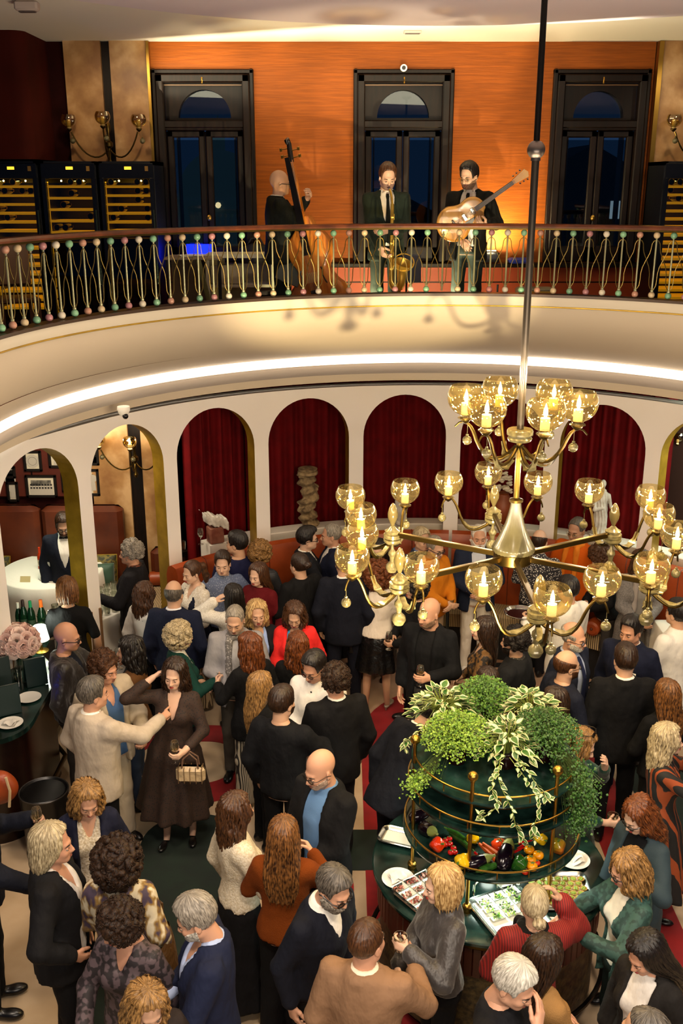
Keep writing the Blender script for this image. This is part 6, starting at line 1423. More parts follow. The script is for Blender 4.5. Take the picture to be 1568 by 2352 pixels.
def pic_px(u0, u1, v0, v1, label, kind):
    a, c = at_y(u0, v0, 12.1), at_y(u1, v1, 12.1); picture((a.x+c.x)/2, (a.z+c.z)/2, abs(c.x-a.x), abs(a.z-c.z), label, kind)
pic_px(50, 97, 1036, 1084, 'framed medallion print on the russet wall, upper left through the first arch', 'medal')
pic_px(55, 132, 1092, 1144, 'wide framed group photograph on the russet wall through the first arch', 'group')
pic_px(12, 44, 1108, 1154, 'framed photograph of a person in white cut by the first arch', 'portrait'); pic_px(108, 150, 1036, 1076, 'framed dark photograph at the gold reveal of the first arch', 'portrait')
pic_px(138, 180, 1086, 1132, 'framed photograph behind the gold reveal of the first arch', 'group'); pic_px(4, 36, 1072, 1100, 'small framed print at the left edge of the first arch', 'group')
pic_px(196, 230, 1078, 1140, 'framed photograph beside the rosy marble in the second arch', 'portrait'); pic_px(196, 228, 1020, 1070, 'framed print high beside the rosy marble in the second arch', 'group')
t = thing('long_banquette', 'brown leather banquette along the wall behind the first two arches', 'banquette', (-3.6, 11.86, 0))
b = MB()
for (x0, x1) in ((-2.6, -1.25), (-1.22, -.2), (-.17, .85)): MB().bbox(((x0+x1)/2, .13, 1.05), (x1-x0, .2, 1.1), .06).build('back_panel', M_BROWNLEATHER, t)
for (x0, x1) in ((-2.6, -.9), (-.88, .85)): MB().bbox(((x0+x1)/2, -.2, .52), (x1-x0, .55, .2), .05).build('seat', M_STRIPE, t)
MB().box((-.9, -.15, .21), (3.4, .45, .42)).build('base', M_BLACKM, t, smooth=False)
t2 = thing('end_banquette', 'striped banquette seat with leather back at the marble pier in the second arch', 'banquette', (-2.45, 11.5, 0))
MB().bbox((0, 0, .52), (.75, .9, .2), .05).build('seat', M_STRIPE, t2); MB().box((0, 0, .21), (.7, .85, .42)).build('base', M_BLACKM, t2, smooth=False); MB().bbox((.30, .33, .85), (.5, .2, .5), .06).build('back_panel', M_BROWNLEATHER, t2)
def cushion(p, rot, m, label, sz=.36, piping=None):
    fn = lambda P: sd_ell(P, (0, 0, 0), (sz*.62, .085, sz*.62))*.9+.0
    def g(P):
        x, z = np.abs(P[:, 0])/(sz/2), np.abs(P[:, 2])/(sz/2); e = np.clip(1-np.maximum(x, z)**3, 0, 1); return np.maximum(np.abs(P[:, 1])-.008-.07*np.sqrt(e)*(1-.3*x*x*z*z), np.maximum(x, z)*sz/2-sz/2)*.7+.0025*wav(P, 40, 5)
    o = sdf_obj(g, (-sz*.56, -.11, -sz*.56), (sz*.56, .11, sz*.56), .014, 'cushion', m, None, p, rot); tag(o, label, 'cushion', 'cushions on the brown banquette')
    if piping: h_ = sz/2; MB().tube([(-h_, 0, -h_), (h_, 0, -h_), (h_, 0, h_), (-h_, 0, h_)], .007, 6, closed=True).build('piping', piping, o)
    return o
M_OLIVE = mat('olive_brocade', '#6a5a1c', .7, col2='#2c2a10', nscale=22, ndetail=2, ramp=(.45, .55)); M_GRV = mat('green_velvet', '#123a24', .6, sheen=.5)
cushion((-3.02, 11.72, .82), (-.3, 0, .1), M_OLIVE, 'olive brocade cushion with gold piping behind the green one', .40, M_GOLD)
cushion((-2.99, 11.52, .80), (-.28, 0, .15), M_GRV, 'plain dark green velvet cushion in the second arch', .36)
cushion((-4.35, 11.72, .82), (-.3, 0, -.1), M_OLIVE, 'olive brocade cushion at the left edge of the first arch', .38, M_GOLD)
bolster((-2.62, 11.45, .71), 1.2, 'orange leather bolster next to the green velvet cushion')
bolster((-2.2, 11.75, .71), .1, 'orange leather bolster against the marble pier')
def cloth_table(c, r, z, label, n=96, drop=None, square=None):
    t = thing('cloth_table', label, 'table', (c[0], c[1], 0)); drop = drop or z-.02
    b = MB()
    def P(i, j):
        a = 2*pi*i/n; 
        if square:
            hx, hy = square; k = max(abs(cos(a))/hx, abs(sin(a))/hy); R = 1/k; f = .012
        else: R = r; f = .028
        if j == 0: return (R*.02*cos(a), R*.02*sin(a), z)
        if j == 1: return (R*.97*cos(a), R*.97*sin(a), z)
        s = (j-2)/5; q = R*(1.0+.015*(j > 2))+f*s*sin(a*17+1)+.05*s; return (q*cos(a), q*sin(a), z-.012-drop*s*.98)
    b.grid(P, n, 8, closed_u=True); b.build('tablecloth', M_LINEN, t, ang=60)
    MB().lathe([(.25, 0), (.25, .02), (.04, .05), (.04, z-.05)], 16).build('pedestal', M_BLACKM, t); return t
TBL = (-3.55, 11.42); TZ = .95
cloth_table(TBL, .62, TZ, 'round table under a white cloth glowing behind the first arch')
light('table_lamp_glow', 'SPOT', (TBL[0]-.1, TBL[1]-.2, 2.9), 75, (.86, 1.0, .74), .08, (TBL[0], TBL[1], TZ), spot=48)
light('room_light', 'AREA', (-3.0, 10.7, 3.22), 70, (1, .84, .62), 1.2, (-3.2, 11.6, 1.5))
BOT2 = MB().lathe([(.030, 0), (.033, .008), (.033, .15), (.026, .185), (.012, .21), (.0115, .26), (.013, .262), (.013, .27)], 12)
CHB = MB().lathe([(.040, 0), (.044, .01), (.044, .15), (.036, .20), (.018, .25), (.0145, .30), (.016, .305), (.016, .315)], 14)
def bottle(p, big, col, label, cap, group, lbl=True):
    m = mat('bottle_'+col.strip('#'), col, .1); key = ('b', big, col)
    if key not in SHOES: SHOES[key] = (CHB if big else BOT2).mesh('bottle', m)
    o = link('bottle', SHOES[key], None, p); tag(o, label, 'bottle', group)
    z = .25 if big else .205; MB().lathe([(.0185 if big else .0135, z), (.0165 if big else .0135, z+.07), (.004, z+.072)], 10).build('cap', mat('cap_'+cap.strip('#'), cap, .35), o)
    if lbl: r = .0446 if big else .0336; MB().lathe([(r, .04), (r, .12)], 14, cap=False).build('label', mat('cream_label', '#cfc6ae', .6) if not big else mat('dark_label', '#2a3a24', .5), o)
    return o
for i, (dx, dy, lb) in enumerate(((-.16, .05, 'front left'), (-.09, -.02, 'front'), (-.02, .06, 'right'), (-.13, .16, 'rear left'), (-.04, .17, 'rear'))):
    bottle((TBL[0]+dx+.02, TBL[1]+dy, TZ), False, '#a83210', f'red aperitif bottle on the round table, {lb} one of five beside the waiter', '#c83a14', 'red aperitif bottles on the round table')
t = thing('ice_bucket', 'frosted white ice bucket on the round table beside the waiter', 'bucket', (TBL[0]+.10, TBL[1]-.22, TZ))
MB().lathe([(.09, 0), (.10, .01), (.135, .25), (.14, .26), (.13, .26), (.095, .03), (.002, .03)], 24, cap=False).build('bucket', mat('frosted_white', '#dfe4d8', .3), t); MB().lathe([(.15, 0), (.19, .008), (.19, .014), (.14, .006)], 24).build('saucer', M_WHITE, t)
for k in range(14): MB().bbox((.08*cos(k*2.4)*(k % 3)/2.2, .08*sin(k*2.4)*(k % 3)/2.2, .235+.012*(k % 2)), (.03, .03, .03), .005, k).build('ice_cube', mat('ice', '#e4ece6', .1), t)
t = tag(MB().prism([(-.06, 0), (.06, 0), (.06, .07), (-.06, .07)], -.002, .002, 'xz', Matrix.Rotation(-.5, 3, 'X')).build('place_card', mat('tan_card', '#b8a878', .7), loc=(TBL[0]-.20, TBL[1]-.40, TZ+.002)), 'small tan place card on the round table', 'card')
# glass table in the second arch
ga = ARCH0+3*PITCHA; gp = Vector(cyl_pt(ga, RA+.66, 0))
gt = cloth_table((gp.x, gp.y), .5, .90, 'white-clothed glass station in the second arch', square=(.34, .52)); gt.rotation_euler.z = ga
k = 0
for i in range(5):
    for j in range(9):
        q = Vector((-.27+.125*i, -.44+.105*j, 0)); q.rotate(Euler((0, 0, ga)))
        o = link('tumbler', TU, None, (gp.x+q.x, gp.y+q.y, .90)); tag(o, 'clean clear tumbler in rows on the white glass station in the second arch', 'glass', 'clean tumblers on the glass station')
for i, (du, dv) in enumerate(((-.02, .40), (.08, .45))):
    q = Vector((.30, du*3+.1, 0)); q.rotate(Euler((0, 0, ga))); bottle((gp.x+q.x+.02*i, gp.y+q.y+.1*i, .90), False, '#0e5a34', f'green water bottle behind the curly grey man, {"nearer the marble" if i else "nearer the cushions"}', '#d8d4c8', 'green water bottles')

# ================================================================ bar on the left
BZ = 1.08
bar = thing('bar_counter', 'bar counter with green marble top and dark wood front by the left arches', 'bar', (-3.4, 8.4, 0))
pts = [(-4.8, 7.22), (-3.0, 7.22)]+[(-3.0+.36*sin(pi/2*i/8), 7.58-.36*cos(pi/2*i/8)) for i in range(1, 9)]+[(-2.64, 8.45), (-2.92, 8.85), (-2.94, 9.6), (-4.8, 9.6)]
cx_, cy_ = -3.4, 8.4; pl_ = [(x-cx_, y-cy_) for x, y in pts]
MB().prism(pl_, BZ-.045, BZ).build('marble_top', M_GREENMARBLE, bar, ang=40)
MB().prism([(x*.965, y*.965) for x, y in pl_], BZ-.07, BZ-.045).build('brass_edge', M_OLDBRASS, bar, ang=40)
MB().prism([(x*.90, y*.90) for x, y in pl_], 0, BZ-.07).build('front', mat('bar_wood', '#180a06', .3, col2='#241008', nscale=5), bar, ang=40)
for (x, y, rz) in ((-2.77, 7.9, pi/2), (-2.78, 8.4, pi/2), (-3.3, 7.31, 0), (-3.9, 7.31, 0)): MB().bbox((x-cx_, y-cy_, .55), (.38, .03, .75), .012, rz).build('panel', mat('bar_panel', '#20100a', .3), bar)
MB().tube([(x*.97, y*.97, .2) for x, y in pl_[1:13]], .022, 10).build('foot_rail', M_OLDBRASS, bar)
MB().tube([(-1.3, -.50, .012+BZ), (.40, .40, BZ+.012)], .010, 8).build('trim_rail', M_CHROME, bar)
def on_bar(u, v): q = at_z(u, v, BZ); return Vector((q.x, q.y, BZ))
# roses
p = on_bar(46, 1532); t = thing('rose_vase', 'clear vase with a dome of pale pink roses on the green marble bar', 'flowers', p); t.scale = (.86,)*3
MB().lathe([(.06, .0), (.065, .01), (.055, .1), (.065, .17), (.062, .17), (.05, .1), (.058, .015), (.002, .012)], 18, cap=False).build('vase', M_GLASS, t)
b = MB()
for k in range(14): a = k*.45; b.tube([(.02*cos(a*3), .02*sin(a*3), .03), (.05*cos(a*2.1), .05*sin(a*2.1), .25)], .004, 5)
b.build('stems', mat('rose_stem', '#1c4420', .6), t)
def rose_me(m):
    b = MB()
    for ring_ in range(5):
        n = (1, 3, 4, 5, 6)[ring_]; r = .005+.0085*ring_
        for k in range(n):
            a = 2*pi*k/n+ring_*.7; w_ = .9 if ring_ else 3.2; h_ = .042-.006*ring_; P = []
            for i in range(6):
                q = a-w_+2*w_*i/5; flare = 1+.18*ring_
                P.append([(r*cos(q)*.75, r*sin(q)*.75, -.012), (r*cos(q)*1.08, r*sin(q)*1.08, h_*.5), (r*cos(q)*flare, r*sin(q)*flare, h_-.006*abs(i-2.5)/2.5*ring_*.5)])
            b.grid(lambda i, j: P[i][j], 6, 3)
    return b.mesh('rose', m, ang=80)
M_ROSE = mat('pink_petal', '#e8c4ba', .8); RM_ = rose_me(M_ROSE); RM2 = rose_me(mat('pale_pink_petal', '#f0d8ce', .8))
k = 0
for lat, n in ((1.45, 1), (1.05, 6), (.62, 10), (.2, 12), (-.15, 12)):
    for i in range(n):
        a = 2*pi*i/n+lat*3; d = Vector((cos(a)*cos(lat), sin(a)*cos(lat), sin(lat)*.8)); o = link('rose', RM_ if k % 3 else RM2, t, Vector((0, 0, .30))+d*.215); o.rotation_mode = 'QUATERNION'; o.rotation_quaternion = d.to_track_quat('Z', 'Y'); o.scale = (1.2,)*3; k += 1
LEAF0 = MB().grid(lambda i, j: (lambda s, w_: (w_*.024*sin(pi*min(1, s*.95+.04)), s*.075, .012*sin(s*3)-.006*abs(w_)))(i/5, (-1, 0, 1)[j]), 6, 3).mesh('leaf', mat('rose_leaf', '#143a1a', .5), ang=80)
for k in range(10): a = k*.63; o = link('leaf', LEAF0, t, (.07*cos(a), .07*sin(a), .20), (.3, 0, a-pi/2)); o.scale = (1.2, 1.2, 1.2)
# lamp, bottles, plates, menus, glass
p = on_bar(72, 1475); p = on_bar(96, 1496); t = thing('bar_lamp', 'small white glowing table lamp on the bar behind the roses', 'lamp', p)
MB().lathe([(.07, 0), (.07, .01), (.015, .02), (.012, .14)], 18).build('base', M_BRASS, t); MB().lathe([(.085, .13), (.06, .27), (.058, .27), (.083, .13)], 24, cap=False).build('shade', mat('lamp_shade', '#f4f0e0', .8, emit='#f0ffe8', estr=5.0), t)
l = light('lamp_bulb', 'POINT', (0, 0, .33), 8, (.9, 1, .82), .05); l.parent = t
for i, (x, y, lb, cap) in enumerate(((*on_bar(46, 1440)[:2], 'smallest, leftmost', '#d8d2c0'), (*on_bar(58, 1444)[:2], 'second from the left', '#2a1a14'), (*on_bar(75, 1446)[:2], 'with a green cap', '#1a7a4a'), (*on_bar(100, 1452)[:2], 'largest, with an orange cap', '#d8641c'))):
    o = bottle((x, y, BZ), True, '#0c2412', f'dark green champagne bottle on the bar, {lb}', cap, 'champagne bottles on the bar'); o.scale = ((.85,)*3 if i == 0 else (1.12,)*3 if i == 3 else (1,)*3)
t = thing('glass_bowl', 'clear ice bowl on the bar behind the champagne bottles', 'bowl', on_bar(118, 1446)); MB().lathe([(.06, 0), (.07, .01), (.13, .16), (.135, .17), (.125, .16), (.06, .02), (.002, .02)], 24, cap=False).build('bowl', MATS['tumbler_glass'], t)
PLATE = MB().lathe([(.002, .004), (.055, .004), (.06, 0), (.065, .003), (.105, .016), (.107, .019), (.062, .009), (.002, .008)], 32, cap=False)
PLM = PLATE.mesh('plate', M_WHITE)
NAPM = MB().grid(lambda i, j: (-.06+.12*i/5+.006*sin(j*2), -.05+.10*j/4, .010+.010*sin(i*1.3+j*.9)+.008*(i % 2)), 6, 5).grid(lambda i, j: (-.03+.08*i/4, -.06+.09*j/4, .022+.012*sin(i*1.7+j)), 5, 5).mesh('napkin', M_LINEN, ang=80)
def plate(p, label, napkin=True, s=1.0, grp='white plates'):
    o = link('plate', PLM, None, p); o.scale = (s, s, s); tag(o, label, 'plate', grp)
    if napkin: n_ = link('napkin', NAPM, None, (p[0], p[1], p[2]+.008), (0, 0, p[0]*9)); tag(n_, 'white paper napkin on the '+label, 'napkin')
    return o
plate(on_bar(67, 1605), 'small white plate at the edge of the bar by the bald man', False); plate(on_bar(24, 1664), 'white plate at the rounded end of the bar')
for (u, v, lb) in ((84, 1590, 'dark green menu holder standing beside the roses'), (22, 1655, 'dark green menu holder at the near end of the bar'), (2, 1590, 'dark green menu holder at the left edge of the frame')):
    q = on_bar(u, v-20); t = thing('menu_holder', lb, 'menu', q, .5); M3 = Matrix.Rotation(-.22, 3, 'X'); MB().bbox((0, -.03, .13), (.19, .012, .26), .003, M=M3).build('cover', mat('menu_green', '#0c2420', .35), t); MB().bbox((0, .05, .13), (.19, .012, .25), .003, M=Matrix.Rotation(.22, 3, 'X')).build('back', MATS['menu_green'], t)
o = link('tumbler', TU, None, on_bar(42, 1562)); tag(o, 'cut tumbler of water standing on the green marble bar', 'glass')
p = at_z(100, 1812, .62); t = thing('round_stool', 'round black leather drum stool below the bar', 'stool', (p.x, p.y, 0))
MB().lathe([(.17, .03), (.185, .05), (.20, .55), (.205, .60), (.19, .615), (.175, .60), (.02, .595)], 32).build('drum', mat('drum_black', '#0a0909', .35), t); MB().lathe([(.19, 0), (.19, .03)], 32).build('foot', M_OLDBRASS, t); MB().tube([(.2*cos(2*pi*i/32), .2*sin(2*pi*i/32), .605) for i in range(32)], .007, 6, closed=True).build('rim', mat('grey_rim', '#4a4642', .3, .6), t)
p = at_z(15, 1790, 1.0); t = thing('leather_bag', 'orange-brown leather bag hanging at the left edge below the bar', 'bag', (p.x-.12, p.y+.12, .72)); sdf_obj(lambda P: sd_ell(P, (0, 0, .13), (.16, .09, .15))+.006*wav(P, 30, 6), (-.2, -.13, -.05), (.2, .13, .32), .014, 'body', M_LEATHER, t); MB().tube([(.1, -.08, .0), (.12, -.08, .15), (.1, -.08, .27)], .012, 6).build('strap', mat('cream_strap', '#c8b08a', .5), t)
# right-hand room
cloth_table((4.42, 11.15), .48, .98, 'round pale cloth table seen through the last arch'); light('right_room', 'AREA', (4.6, 10.6, 3.2), 60, (.9, 1, .78), 1.0, (4.3, 10.9, 1))
cloth_table((3.62, 9.55), .3, .98, 'small white-clothed table at the right edge beyond the globes', square=(.26, .34))
# tray in the waiter's hand
q = wa['hand'][-1] @ Vector((0, .06, -.03)); t = thing('silver_tray', 'round silver tray carried by the white-jacketed waiter', 'tray', (q.x-.05, q.y+.02, q.z+.035)); MB().lathe([(.002, 0), (.14, 0), (.165, .018), (.17, .016), (.142, -.004), (.002, -.004)], 36, cap=False).build('dish', M_CHROME, t); MB().tube([(.168*cos(2*pi*i/36), .168*sin(2*pi*i/36), .018) for i in range(36)], .005, 6, closed=True).build('rim', M_CHROME, t)
q = gj['hand'][-1] @ Vector((0, .09, -.03)); o = MB().grid(lambda i, j: (-.035+.07*i/4, -.055+.11*j/4, .02*((i-2)/2)**2), 5, 5).build('paper_cone', M_LINEN, loc=q, rot=(.3, .2, .4)); tag(o, 'white paper boat with a tartlet held by the woman in embroidered green', 'napkin')
# ================================================================ round buffet stand
BX, BY = 1.03, 5.90; CTZ = .93
bf = thing('buffet_stand', 'round three-tier buffet stand of green marble and brass below the chandelier', 'buffet', (BX, BY, 0))
MB().lathe([(.02, CTZ-.04), (.80, CTZ-.04), (.815, CTZ-.03), (.815, CTZ-.01), (.80, CTZ), (.02, CTZ)], 64).build('counter_top', M_GREENMARBLE, bf)
MB().lathe([(.78, CTZ-.075), (.79, CTZ-.07), (.79, CTZ-.045), (.78, CTZ-.04)], 64, cap=False).build('brass_band', M_OLDBRASS, bf)
SL = MB().bbox((0, 0, (CTZ-.08+.62)/2), (.055, .03, CTZ-.08-.62), .006).mesh('slat', mat('slat_wood', '#3a140a', .35))
for k in range(84): a = 2*pi*k/84; link('slat', SL, bf, (.76*cos(a), .76*sin(a), 0), (0, 0, a+pi/2))
MB().lathe([(.755, .08), (.755, .62)], 64, cap=False).build('drum', mat('carved_panel', '#2a2216', .5, col2='#5a4a2a', nscale=26, ndetail=3, bump=.6, bscale=30), bf)
MB().lathe([(.70, 0), (.72, .02), (.72, .08), (.70, .08)], 64).build('plinth', M_BLACK, bf); MB().tube([(.83*cos(2*pi*i/64), .83*sin(2*pi*i/64), .24) for i in range(64)], .018, 8, closed=True).build('foot_rail', mat('dark_rail', '#2a2620', .3, .8), bf)
TIERS = ((1.25, .605), (1.58, .585), (1.77, .555))
for z, r in TIERS:
    MB().lathe([(.02, z-.03), (r-.02, z-.03), (r, z-.022), (r+.004, z-.01), (r, z), (.02, z)], 64).build('shelf', M_GREENMARBLE, bf)
    MB().lathe([(r-.03, z-.042), (r-.01, z-.036), (r-.008, z-.03), (r-.03, z-.03)], 64, cap=False).build('brass_band', M_OLDBRASS, bf)
    MB().tube([((r-.012)*cos(2*pi*i/72), (r-.012)*sin(2*pi*i/72), z+.052) for i in range(72)], .0065, 8, closed=True).build('gallery_rail', M_BRASS, bf)
    for k in range(18): a = 2*pi*k/18+.1; MB().cyl(((r-.012)*cos(a), (r-.012)*sin(a), z), ((r-.012)*cos(a), (r-.012)*sin(a), z+.05), .005, 6).build('rail_pin', M_BRASS, bf)
PM = MB().lathe([(.03, CTZ), (.028, CTZ+.03), (.014, CTZ+.05), (.0125, CTZ+.06), (.0125, 1.90), (.016, 1.905), (.016, 1.915)], 14).mesh('post', M_BRASS); PB_ = MB().sphere((0, 0, 1.945), .034, 18).mesh('ball', M_BRASS); PF = MB().sphere((0, 0, CTZ+.035), .032, 14).mesh('foot', M_BRASS)
for k in range(6): a = radians(7+60*k); o = link('post', PM, bf, (.545*cos(a), .545*sin(a), 0)); link('ball', PB_, o); link('foot', PF, o)
MB().lathe([(.03, 1.212), (.05, 1.21), (.05, 1.20), (.02, 1.195)], 18).build('lamp_disc', emis('under_shelf_led', '#f0fff0', 14), bf)
l = light('under_shelf_lamp', 'POINT', (BX-.12, BY-.42, 1.17), 13, (.86, 1.0, .86), .05); l = light('under_shelf_lamp', 'POINT', (BX+.25, BY+.1, 1.17), 8, (.88, 1.0, .86), .05)
light('vegetable_fill', 'POINT', (BX-.05, BY-.15, 1.52), 5, (1.0, .92, .7), .04)  # added fill over the vegetables, this shelf has no lamp

# ---- plants
LEAFM = {}
def leaf_mesh(nm, L, W, m, m2=None):
    b = MB(); n = 7
    def P(i, j):
        s = i/(n-1); w_ = W*sin(pi*min(1, s**.75))*(1-.25*s); t = (-1, -.62, 0, .62, 1)[j]; return (t*w_, s*L, -.18*L*s*s+.18*abs(t)*w_)
    b.grid(P, n, 5); 
    if m2: b.mi = [1 if (q % 4) in (0, 3) else 0 for q in range(len(b.f))]
    return b.mesh(nm, [m, m2] if m2 else m, ang=80)
M_POTH = mat('pothos_green', '#2f5a22', .4, col2='#6f8c3c', nscale=30, ndetail=2, ramp=(.5, .7)); M_POTHW = mat('pothos_cream', '#d2cfa0', .45, col2='#8ea45a', nscale=60, ndetail=1, ramp=(.62, .7))
PLEAF = [leaf_mesh('leaf', .062, .023, M_POTH, M_POTHW), leaf_mesh('leaf', .052, .020, M_POTHW, M_POTH), leaf_mesh('leaf', .070, .025, M_POTH, M_POTHW)]
M_POT = mat('brown_pot', '#1c0808', .15, bump=.5, bscale=30, bstretch=(1, 1, .2)); M_SOIL = mat('soil', '#1a120c', .95); M_STEM = mat('vine_stem', '#7c8a3a', .5)
TOPZ = TIERS[2][0]
def pot(t, r, h):
    MB().lathe([(r*.75, 0), (r*.8, .01), (r, h*.6), (r*1.02, h*.95), (r*.98, h), (r*.9, h), (r*.88, h*.85), (.003, h*.85)], 22, cap=False).build('pot', M_POT, t)
    MB().lathe([(.003, h*.87), (r*.88, h*.87)], 16, cap=False).build('soil', M_SOIL, t)
def orient(o, d, up=(0, 0, 1), roll=0.0):
    d = Vector(d).normalized(); o.rotation_mode = 'QUATERNION'; o.rotation_quaternion = d.to_track_quat('Y', 'Z') @ Euler((0, roll, 0)).to_quaternion()
def pothos(x, y, label, n, spread, seed, trails=(), r=.075, h=.12):
    t = thing('pothos_plant', label, 'plant', (BX+x, BY+y, TOPZ), 0, 'potted plants on the buffet top'); pot(t, r, h); rs = random.Random(seed); sm = MB()
    for k in range(n):
        a = rs.random()*2*pi; q = sqrt(rs.random()); e = Vector((cos(a)*q*spread, sin(a)*q*spread, h+.03+.16*(1-q*q*1.1)*rs.uniform(.6, 1.1)))
        sm.tube([(cos(a)*.02, sin(a)*.02, h*.85), Vector((cos(a)*q*spread*.5, sin(a)*q*spread*.5, h+.10)), e], .0022, 4)
        o = link('leaf', PLEAF[rs.randrange(3)], t, e); d = Vector((cos(a+rs.uniform(-.6, .6))*.9, sin(a+rs.uniform(-.6, .6))*.9, rs.uniform(-.35, .6))); orient(o, d, roll=rs.uniform(-.5, .5)); s = rs.uniform(.9, 1.5); o.scale = (s, s, s)
    for tr in trails:
        P = [Vector(p)-Vector((BX+x, BY+y, TOPZ)) for p in tr]; m = 26; pts = []
        for i in range(m+1):
            f = i/m*(len(P)-1); j = min(int(f), len(P)-2); u_ = f-j
            p0, p1, p2, p3 = P[max(j-1, 0)], P[j], P[j+1], P[min(j+2, len(P)-1)]
            pts.append(.5*((2*p1)+(p2-p0)*u_+(2*p0-5*p1+4*p2-p3)*u_*u_+(3*p1-p0-3*p2+p3)*u_**3))
        sm.tube(pts, .0026, 5)
        for i in range(2, m+1, 1):
            o = link('leaf', PLEAF[rs.randrange(3)], t, pts[i]); a = rs.random()*6.28; d = (pts[i]-pts[i-1]).normalized()*.5+Vector((cos(a)*.7, sin(a)*.7-.4, .1)); orient(o, d, roll=rs.uniform(-.6, .6)); s = rs.uniform(.55, .95); o.scale = (s, s, s)
    sm.build('stems', M_STEM, t); return t
FERNM = [mat('maidenhair_green', '#27541a', .5, col2='#5f8a2a', nscale=25), mat('maidenhair_lime', '#4d7a1e', .5, col2='#8fae3a', nscale=25), mat('maidenhair_dark', '#1c4416', .5, col2='#3f6a22', nscale=25)]
def fern(x, y, label, n, R, hz, seed, mi, drape=None, r=.075, h=.11):
    t = thing('fine_leaved_plant', label, 'plant', (BX+x, BY+y, TOPZ), 0, 'potted plants on the buffet top'); pot(t, r, h); rs = random.Random(seed); b = MB(); sm = MB()
    for k in range(n):
        if drape and rs.random() < drape[1]:
            s = rs.random(); D = drape[0]; f = s*(len(D)-1); j = min(int(f), len(D)-2); c = Vector(D[j]).lerp(Vector(D[j+1]), f-j)-Vector((BX+x, BY+y, TOPZ)); sp = drape[2]; c += Vector((rs.gauss(0, sp), rs.gauss(0, sp), rs.gauss(0, sp)))
        else:
            a = rs.random()*2*pi; q = rs.random()**.4; ph = rs.uniform(-.25, 1.5); c = Vector((cos(a)*R*q*cos(ph), sin(a)*R*q*cos(ph), h+hz*.35+hz*q*sin(ph)))
        if k % 14 == 0: sm.tube([(0, 0, h*.9), Vector((c.x*.5, c.y*.5, max(c.z, h)+.02)), c], .0013, 3, cap=False)
        A = rs.random()*6.28; s = rs.uniform(.007, .0125); n3 = Vector((rs.uniform(-.7, .7), rs.uniform(-1, .3), rs.uniform(.3, 1))).normalized(); u_ = n3.orthogonal().normalized(); u_ = Matrix.Rotation(A, 3, n3) @ u_; v_ = n3.cross(u_)
        b.add([c-u_*s*.2, c+v_*s*.8+u_*s*.5, c+u_*s*1.3+n3*s*.3, c-v_*s*.8+u_*s*.5], [(0, 1, 2, 3)])
    o = b.build('foliage', FERNM[mi], t, smooth=False); o['kind'] = 'stuff'; sm.build('stems', mat('fern_stem', '#3a4a1c', .6), t); return t
fz = lambda u, v, y: tuple(at_y(u, v, y))
pothos(-.32, .34, 'cream and green variegated pothos spilling over the rear left of the buffet top', 150, .23, 1, [(fz(990, 1655, 6.1), fz(950, 1690, 5.95), fz(935, 1700, 5.9), fz(930, 1720, 5.85))])
fern(-.02, .42, 'bushy fine-leaved green plant at the back of the buffet top', 3600, .23, .19, 2, 0)
pothos(.28, .30, 'variegated pothos in a ribbed dark pot at the rear right of the buffet top', 150, .22, 3, [(fz(1230, 1650, 6.1), fz(1275, 1670, 6.0), fz(1308, 1678, 5.95))], .085, .13)
fern(-.26, -.05, 'lime green fine-leaved plant at the left of the buffet top', 4200, .25, .17, 4, 1, ([fz(1000, 1770, 5.75), fz(960, 1790, 5.6), fz(945, 1810, 5.55)], .16, .03))
pothos(.06, -.10, 'variegated pothos at the front of the buffet top with trailing vines', 125, .20, 5, [
    (fz(1150, 1740, 5.6), fz(1145, 1790, 5.38), fz(1175, 1860, 5.28), fz(1185, 1900, 5.27), fz(1205, 1935, 5.27)), (fz(1170, 1740, 5.6), fz(1215, 1800, 5.40), fz(1240, 1850, 5.29), fz(1225, 1900, 5.28), fz(1228, 1930, 5.28)),
    (fz(1140, 1750, 5.6), fz(1130, 1810, 5.40), fz(1140, 1850, 5.30), fz(1108, 1878, 5.28), fz(1100, 1870, 5.28)), (fz(1180, 1740, 5.6), fz(1210, 1770, 5.45), fz(1250, 1830, 5.31), fz(1262, 1835, 5.30))])
fern(.33, -.02, 'dark green fine-leaved plant cascading over the right of the buffet top', 7000, .25, .18, 6, 2, ([fz(1290, 1760, 5.75), fz(1335, 1790, 5.6), fz(1340, 1850, 5.55), fz(1320, 1895, 5.5)], .50, .045))

# ---- vegetables on the lowest shelf
VZ = TIERS[0][0]
def onv(u, v, r=0): q = at_z(u, v, VZ+r); return Vector((q.x, q.y, VZ+r))
GLOSS = lambda n, c, c2=None: mat('veg_'+n, c, .16, col2=c2, nscale=6)
M_CALYX = mat('calyx_green', '#4a6a24', .5)
def pepper(p, col, nm, label, s=1.0, rot=(0, 0, 0), stem=True, c2=None):
    def fn(P):
        a = np.arctan2(P[:, 0], P[:, 1]); z = P[:, 2]; r = np.interp(z, [-.055, -.045, -.02, .02, .042, .052], [.012, .030, .040, .046, .038, .014])*(1+.10*np.cos(a*4)); return (np.sqrt(P[:, 0]**2+P[:, 1]**2)-r)*.8
    key = 'pep'
    if key not in SHOES: SHOES[key] = nets(fn, (-.06, -.06, -.062), (.06, .06, .06), .0065)
    o = link('bell_pepper', np_mesh('bell_pepper', *SHOES[key], GLOSS(nm, col, c2)), None, p, rot); o.scale = (s, s, s); tag(o, label, 'pepper', 'vegetables on the buffet shelf'); MB().tube([(0, 0, .042), (.004, 0, .060), (.012, 0, .074)], [.009, .006, .007], 8).build('stem', M_CALYX, o); return o
